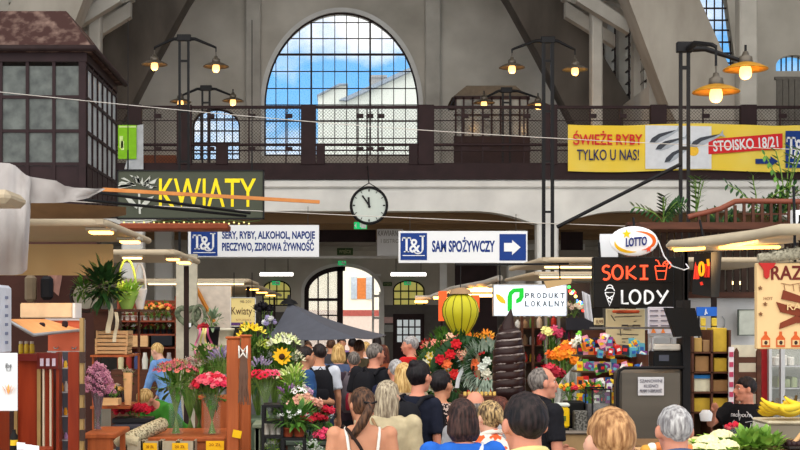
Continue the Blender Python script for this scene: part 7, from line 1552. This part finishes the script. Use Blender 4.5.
        parts_ = [shell((0, -.012, .024), (.086, .109, .108), lambda q: max(sm(.02, .0, q.y) * sm(-.09, -.06, q.z), sm(.055, .04, q.y) * sm(-.02, .0, q.z), sm(.05, .065, q.z)))]
    T_ = lambda pts, r: MB().tube([HM @ Vector(v) for v in pts], r, 12)
    if st in ('bob', 'long'):
        L = -.13 if st == 'bob' else -.27
        m = MB(); rg = [(0, -.02, .07, .075, .085), (0, -.022, .0, .094, .1), (0, -.03, -.08, .1, .092), (0, -.04, L * .75, .096, .072), (0, -.045, L, .075, .045)]
        m.loft(rg, 0, 30); m.v = [(x, min(y, .03 if abs(x) > .05 else -.0) , z) for x, y, z in m.v]; n0 = len(m.v); m.v = [tuple(HM @ (Vector(v) * (1 + .04 * mnoise.noise(Vector(v) * 30)))) for v in m.v]; parts_.append(m)
    if st == 'pony': parts_ += [T_([(0, -.09, .03), (0, -.125, .02), (-.02, -.145, -.03), (-.06, -.13, -.11), (-.1, -.09, -.19), (-.115, -.05, -.26)], [.03, .03, .034, .036, .028, .006])]
    if st == 'bun': parts_ += [MB().ball(HM @ Vector((0, -.075, .1)), (.04, .04, .034), fn=lambda p: p * (1 + .15 * mnoise.noise(p * 60)))]
    if st == 'clip': parts_ += [MB().ball(HM @ Vector((0, -.1, .03)), (.045, .035, .05), fn=lambda p: p * (1 + .2 * mnoise.noise(p * 60))), T_([(-.03, -.12, .06), (0, -.14, .0), (.03, -.12, -.05)], [.012, .02, .01])]
    m = MB(); [m.add(p.v, p.f, 0, True) for p in parts_]; hair_o = fused('hair', m, hm, .007 if near else .012, t, 1)
    if 'beard' in extras: part('beard', shell((0, .02, -.05), (.061, .072, .068), lambda q: sm(-.02, -.04, q.z) * sm(-.02, .0, q.y) * (1 - sm(.085, .095, q.y) * sm(-.07, -.06, q.z)), .8), mat('stubble', (86, 56, 44), .7, c2=(60, 40, 34), scale=60), t)
    if 'hairclip' in extras: part('hair_clip', T_([(-.05, -.13, .03), (0, -.15, .02), (.05, -.13, .03)], .008), black, t)
    if 'glasses' in extras:
        m = MB(); [m.tube([HM @ Vector((e * .033 + .022 * math.cos(a), .1, .012 + .018 * math.sin(a))) for a in [2 * PI * k / 12 for k in range(13)]], .002, 5) for e in (-1, 1)]; [m.tube([HM @ Vector((e * .055, .1, .014)), HM @ Vector((e * .08, .02, .012))], .002, 5) for e in (-1, 1)]; part('glasses', m, black, t)
    # clothes
    kind, tm = top; m = MB(); o = .016 if near else .02
    if kind == 'tank': U(m, o * .7, 1.33)
    else: U(m, o, 1.495 if 'collar' not in extras else 1.53)
    if kind != 'tank':
        for i, e in enumerate((-1, 1)):
            S, E_, W_ = [LM @ v for v in (sh[i], el[i], wr[i])]; m.ball(S, .056 * w_ + o)
            if kind in ('tee', 'polo'): m.cyl(S, S.lerp(E_, .72), .05 * w_ + o, .048 * w_ + o * 1.3)
            else: m.cyl(S, E_, .05 * w_ + o, .041 * w_ + o); m.ball(E_, .041 * w_ + o); m.cyl(E_, E_.lerp(W_, .93), .041 * w_ + o, .03 + o)
    if kind == 'dress': m.loft([(0, 0, .5, .24, .19), (0, 0, .7, .21, .16), (0, 0, .93, .18, .135)], 0, 20)
    to = fused('blouse' if fem else 'shirt', m, tm, vx * 1.15, t, 3)
    me = to.data
    for v in me.vertices: q = v.co; v.co = q + v.normal * (.006 * mnoise.noise(Vector((q.x * 9, q.y * 9, q.z * 14))) + .003 * mnoise.noise(q * 40))
    if kind == 'tank':
        for e in (-1, 1): part('strap', MB().tube([LM @ Vector(v) for v in ((e * .1, -.112, 1.32), (e * .112, -.1, 1.42), (e * .12, -.03, 1.475), (e * .115, .06, 1.44), (e * .1, .11, 1.32))], .011, 8), tm, t)
    if 'collar' in extras: part('collar', MB().tube([HM @ Vector((.072 * math.cos(a), -.02 + .07 * math.sin(a), -.108 - .025 * math.sin(a))) for a in [2 * PI * k / 20 for k in range(21)]], .017, 8), tm, t)
    if 'belt' in extras: part('belt', MB().loft([(0, 0, 1.02, .175, .13), (0, 0, 1.06, .172, .128)], 0, 20, LM), dkp, t)
    m = MB(); m.loft([(0, 0, .78, .165, .12), (0, 0, .86, .178, .128), (0, 0, 1.0, .17, .122)], 0, 20)
    for e in (-1, 1): m.cyl((e * .085, 0, .9), (e * .1, .012, .5), .1, .07); m.ball((e * .1, .012, .5), .07); m.cyl((e * .1, .012, .5), (e * .1, -.008, .1), .068, .055)
    fused('trousers', m, legs or dkp, vx * 1.3, t, 2)
    for e in (-1, 1): m = MB(); m.loft([(e * .1, .055, .0, .048, .135), (e * .1, .055, .03, .052, .14), (e * .1, .045, .07, .047, .115), (e * .1, .0, .11, .042, .05)], 0, 16); part('shoe', m, C(50, 48, 52), t)
    t.location = (X(px, d), d, 0); t.rotation_euler = (0, 0, R(rz)); t.scale = (s, s, s); t['_s'] = s
    return t
def worn(p, name, label, cat):
    "a carried thing placed in the frame of its wearer"
    t = thing(name, label, cat, (0, 0, 0)); t['_p'] = p.name; return t
def seat(t, p, z=1.2):
    t.location = p.location; t.rotation_euler = p.rotation_euler; t.scale = p.scale; del t['_p']
def backpack(p, label, mm, accent=None, s=1, side=0):
    t = worn(p, 'backpack', label, 'backpack'); m = MB(); c = (side, -.235, 0)
    m.loft([(c[0], c[1], .98, .11 * s, .06), (c[0], c[1] - .01, 1.0, .14 * s, .085), (c[0], c[1] - .015, 1.2, .15 * s, .095), (c[0], c[1], 1.38, .135 * s, .08), (c[0], c[1] + .01, 1.44, .1 * s, .06), (c[0], c[1] + .01, 1.46, .05, .03)], 0, 24, pw=.55); part('bag_body', m, mm, t)
    m = MB(); m.loft([(c[0], c[1] - .09, 1.02, .1 * s, .03), (c[0], c[1] - .095, 1.05, .11 * s, .045), (c[0], c[1] - .095, 1.2, .11 * s, .045), (c[0], c[1] - .085, 1.24, .09 * s, .02)], 0, 20, pw=.55); part('front_pocket', m, accent or mm, t)
    for e in (-1, 1): part('strap', MB().tube([(side + e * .085, -.17, 1.42), (e * .1, -.1, 1.485), (e * .12, -.01, 1.495), (e * .135, .09, 1.42), (e * .14, .13, 1.3), (e * .16, .06, 1.12), (side + e * .13, -.16, 1.05)], .017, 8), mm, t)
    part('grab_handle', MB().tube([(c[0] - .03, c[1] + .01, 1.45), (c[0], c[1], 1.49), (c[0] + .03, c[1] + .01, 1.45)], .008, 6), mm, t); seat(t, p); return t
def strapbag(p, label, mm, e=1, body=True):
    t = worn(p, 'shoulder_bag', label, 'bag')
    part('strap', MB().tube([(e * -.13, .03, 1.485), (e * -.1, -.1, 1.46), (e * -.03, -.15, 1.36), (e * .06, -.155, 1.2), (e * .14, -.13, 1.05), (e * .2, -.06, .94)], [.012] * 6, 8), mm, t)
    m = MB(); m.loft([(e * .25, .0, .68, .05, .13), (e * .26, .0, .72, .06, .15), (e * .25, 0, .9, .045, .13), (e * .24, 0, .94, .03, .11)], 0, 20, pw=.6); part('bag_body', m, mm, t); seat(t, p); return t
# nearest figures
p = person(362, 388, 9, 'woman seen from behind with brown ponytail and white strappy top', 4, 22, 'tan', ('pony', 'brown'), ('tank', cl('white_top', (226, 222, 214))), jeans, fem=True, build=1.13, extras=('hairclip',)); strapbag(p, 'thin dark brown bag strap across the bare back of the ponytail woman', cl('brown_leather', (40, 26, 22)), 1)
p = person(388, 381, 9.8, 'woman with loose ash blond hair and beige cardigan seen from behind', -12, -25, 'pale', ('long', 'ash'), ('long', cl('beige_knit', (186, 172, 140))), dkp, fem=True, build=1.12); strapbag(p, 'tan shoulder bag of the ash blond woman in beige', cl('tan_leather', (140, 110, 80)), 1)
p = person(418.5, 361, 10.4, 'person with black hair in a small bun, navy shirt, seen from behind', -34, -8, 'rosy', ('bun', 'black'), ('tee', cl('navy', (24, 28, 44))), jeans, fem=True, build=.84)
b = backpack(p, 'black backpack with round yellow badge worn by the navy-shirted person', bagm)
part('badge', MB().cyl((-.03, -.378, 1.2), (-.03, -.392, 1.2), .024, n=16), C(226, 190, 40), b); part('bottle', MB().cyl((.165, -.22, 1.02), (.165, -.22, 1.16), .026, n=12), C(40, 160, 180, rough=.3), b)
person(441.5, 371, 10.8, 'woman with short black hair and black and cream leopard blouse', -8, -35, 'tan', ('short', 'black'), ('tee', leop), dkp, fem=True)
person(404, 363, 12.2, 'woman with long blond hair partly hidden behind the beige cardigan', 10, 10, 'pale', ('long', 'blond'), ('long', cl('sand', (150, 130, 110))), jeans, fem=True)
p = person(462, 399, 7.7, 'woman with dark brown bob and bright blue shirt seen from behind', 5, 12, 'rosy', ('bob', 'umber'), ('tee', cl('bright_blue', (36, 96, 190))), jeans, fem=True, build=1.12); strapbag(p, 'white bag strap over the right shoulder of the blue-shirted woman', cl('white_strap', (216, 216, 220)), -1)
person(475, 391, 9.5, 'balding grey-haired man seen between the blue shirt and the floral blouse', 0, 8, 'rosy', ('bald', 'grey'), ('tee', cl('grey_shirt', (150, 150, 154))), dkp)
person(489.5, 401, 8.6, 'woman with clipped-up streaked blond hair and orange floral blouse', 0, 30, 'pale', ('clip', 'streak'), ('tee', flor), jeans, fem=True, build=1.15, extras=('collar',))
person(500, 397, 10.6, 'woman with reddish brown hair glimpsed below the chocolate cone', 40, 0, 'pale', ('bob', 'auburn'), ('tee', cl('dark_red', (90, 30, 36))), dkp, fem=True)
person(525.5, 394, 5.35, 'bearded man with short black hair and pale yellow collared shirt, nearest centre', 6, 12, 'rosy', ('short', 'dark'), ('polo', cl('pale_yellow', (222, 208, 140))), jeans, extras=('beard', 'collar'), vox=.009)
person(541, 367, 10, 'balding grey man in black polo shirt looking to the right', -64, -16, 'rosy', ('receding', 'grey'), ('polo', cl('black_polo', (22, 22, 28))), dkp, arms=('bent', ((.24, -.02, 1.14), (.2, .12, .92))), face=True, vox=.009, extras=('collar',))
person(611, 408, 4.75, 'man with cropped ginger blond hair at the bottom, right of centre', 8, 10, 'pale', ('crew', 'ginger'), ('tee', cl('grey_tee', (120, 124, 130))), jeans, vox=.009)
person(675, 406, 6.2, 'man with cropped silver hair and slate blue shirt at the bottom right', 0, 8, 'rosy', ('crew', 'silver'), ('polo', cl('slate', (70, 86, 120))), dkp, extras=('collar',), vox=.009)
s13 = person(746, 377, 12, 'dark-haired young seller in a black printed T-shirt handing over a bag', 140, -45, 'rosy', ('short', 'dark'), ('tee', cl('black_tee', (18, 18, 22))), dkp, arms=('bent', ((.3, .14, 1.3), (.14, .42, 1.44))), face=True, extras=('beard',), vox=.009)
prn = MB(); rs2 = random.Random(5)
Mi = Matrix.Identity(4)
tx = text('DROP OUT', 0, 0, 0, .028, .2, 'C', .004, .01); prn.add([(v[0], v[1], v[2]) for v in tx.v], tx.f)
for k in range(7):
    a = rs2.uniform(-.13, .13); z = rs2.uniform(-.16, .06); q = [(a + j * .018 * rs2.choice((-1, 1)), -.003, z + j * .02 * rs2.choice((-1, 1, 1))) for j in range(4)]; prn.tube(q, .0035, 4)
s_ = s13['_s']; o = part('shirt_print', MB().add([(-v[0], .14 + abs(v[1]) - (v[0] * v[0]) * 1.9 - max(0, v[2] - .0) * .25, 1.375 + v[2]) for v in prn.v], [f[::-1] for f in prn.f]), C(206, 206, 210), None, 'white lettering and cracks'); o.parent = s13; mw = o.location.copy(); o.location = mw
hb = at(706, 421, 11.45); m = MB(); m.loft([(hb.x, hb.y, hb.z, .045, .03), (hb.x, hb.y, hb.z + .06, .055, .04), (hb.x, hb.y, hb.z + .09, .03, .02)], 0, 14); solo('paper_bag', m, signw, 'small white paper bag held out by the seller', 'bag')
# middle distance
p = person(319, 344, 16.5, 'man in white shirt seen from behind at the florist edge', -5, 30, 'tan', ('short', 'dark'), ('tee', cl('white_shirt', (206, 210, 222))), jeans); backpack(p, 'black backpack on the man in the white shirt', bagm, s=1.05, side=.04)
person(304.5, 347, 15.85, 'dark-haired man in blue T-shirt looking to the right beside the lilies', -70, 0, 'tan', ('short', 'dark'), ('tee', cl('mid_blue', (48, 84, 136))), jeans, face=True, arms=('down', 'bent'))
person(338.5, 344, 18, 'woman with wavy blond hair and denim blue top', 0, 0, 'pale', ('bob', 'blond'), ('tee', cl('denim', (70, 84, 116))), jeans, fem=True)
p = person(354, 352, 17.0, 'grey-haired person in dark clothes carrying a red and grey backpack', 8, 0, 'rosy', ('short', 'grey'), ('long', cl('plum', (56, 44, 56))), dkp, fem=True); backpack(p, 'red and grey backpack in the middle of the crowd', cl('grey_bag', (92, 84, 92)), cl('red_bag', (150, 36, 56)), side=-.05)
p = person(375, 344, 15.4, 'heavy grey-haired man in black T-shirt looking to the right', -30, -30, 'rosy', ('short', 'grey'), ('tee', cl('black_tee2', (26, 26, 32))), dkp, build=1.18, face=True); backpack(p, 'round black bag on the back of the heavy man in black', bagm, s=.8)
person(359, 340, 20, 'man with dark hair and olive shirt further back in the crowd', -12, 0, 'tan', ('short', 'brown'), ('tee', cl('olive', (92, 84, 64))), dkp)
person(411, 336.5, 18.5, 'white-haired man in red shirt in front of the memorial flowers', 55, 30, 'rosy', ('short', 'silver'), ('long', cl('red_shirt', (196, 30, 34))), dkp, face=True)
person(396, 360, 13.6, 'grey-haired person in dark navy top behind the blond woman', 0, 20, 'rosy', ('short', 'silver'), ('tee', cl('navy2', (26, 30, 56))), dkp)
person(383, 345, 19.5, 'woman with long auburn hair and rust top', -10, 0, 'pale', ('long', 'auburn'), ('long', cl('rust', (130, 66, 40))), dkp, fem=True)
person(342, 337.5, 27, 'distant person in lilac shirt near the entrance', 180, 0, 'tan', ('short', 'dark'), ('tee', cl('lilac', (140, 110, 170))), jeans, face=True)
person(352.5, 338, 25, 'distant person with dark hair and black jacket near the entrance', 0, 0, 'tan', ('short', 'black'), ('long', cl('jacket', (34, 32, 38))), dkp)
person(377, 335.5, 28, 'distant dark-haired woman near the right of the entrance', 0, 0, 'tan', ('bob', 'dark'), ('long', cl('pinkish', (170, 100, 110))), dkp, fem=True)
person(331, 339, 24, 'distant person in dark grey behind the white-shirted man', 0, 0, 'tan', ('short', 'brown'), ('tee', cl('dgrey', (60, 60, 68))), dkp)
person(308, 341.5, 26, 'distant person facing the camera left of the crowd', 180, 0, 'tan', ('short', 'brown'), ('tee', cl('brick', (120, 50, 44))), dkp, face=True)
person(366, 342, 23, 'distant fair-haired person in a white top', 0, 0, 'pale', ('short', 'blond'), ('tee', cl('white2', (200, 200, 206))), jeans)
# florists
person(170, 344, 20.3, 'florist in light blue dress bending over her work table, back left', 60, 0, 'pale', ('short', 'blond'), ('dress', cl('sky_blue', (110, 150, 206))), dkp, arms=(((-.2, .16, 1.2), (-.16, .34, 1.02)), ((.2, .16, 1.2), (.16, .34, 1.02))), lean=18, fem=True, extras=('belt',), sc_=1.72)
person(181, 390, 14.15, 'blond person in green top bending low behind the red roses', 146, 0, 'rosy', ('short', 'blond'), ('tee', cl('grass_green', (66, 142, 50))), dkp, arms=(((-.15, .3, 1.3), (-.1, .46, 1.2)), ((.15, .3, 1.3), (.1, .46, 1.2))), lean=52, sc_=1.62, tilt=-5)
for o in list(col.objects):
    if '_s' in o.keys(): del o['_s']
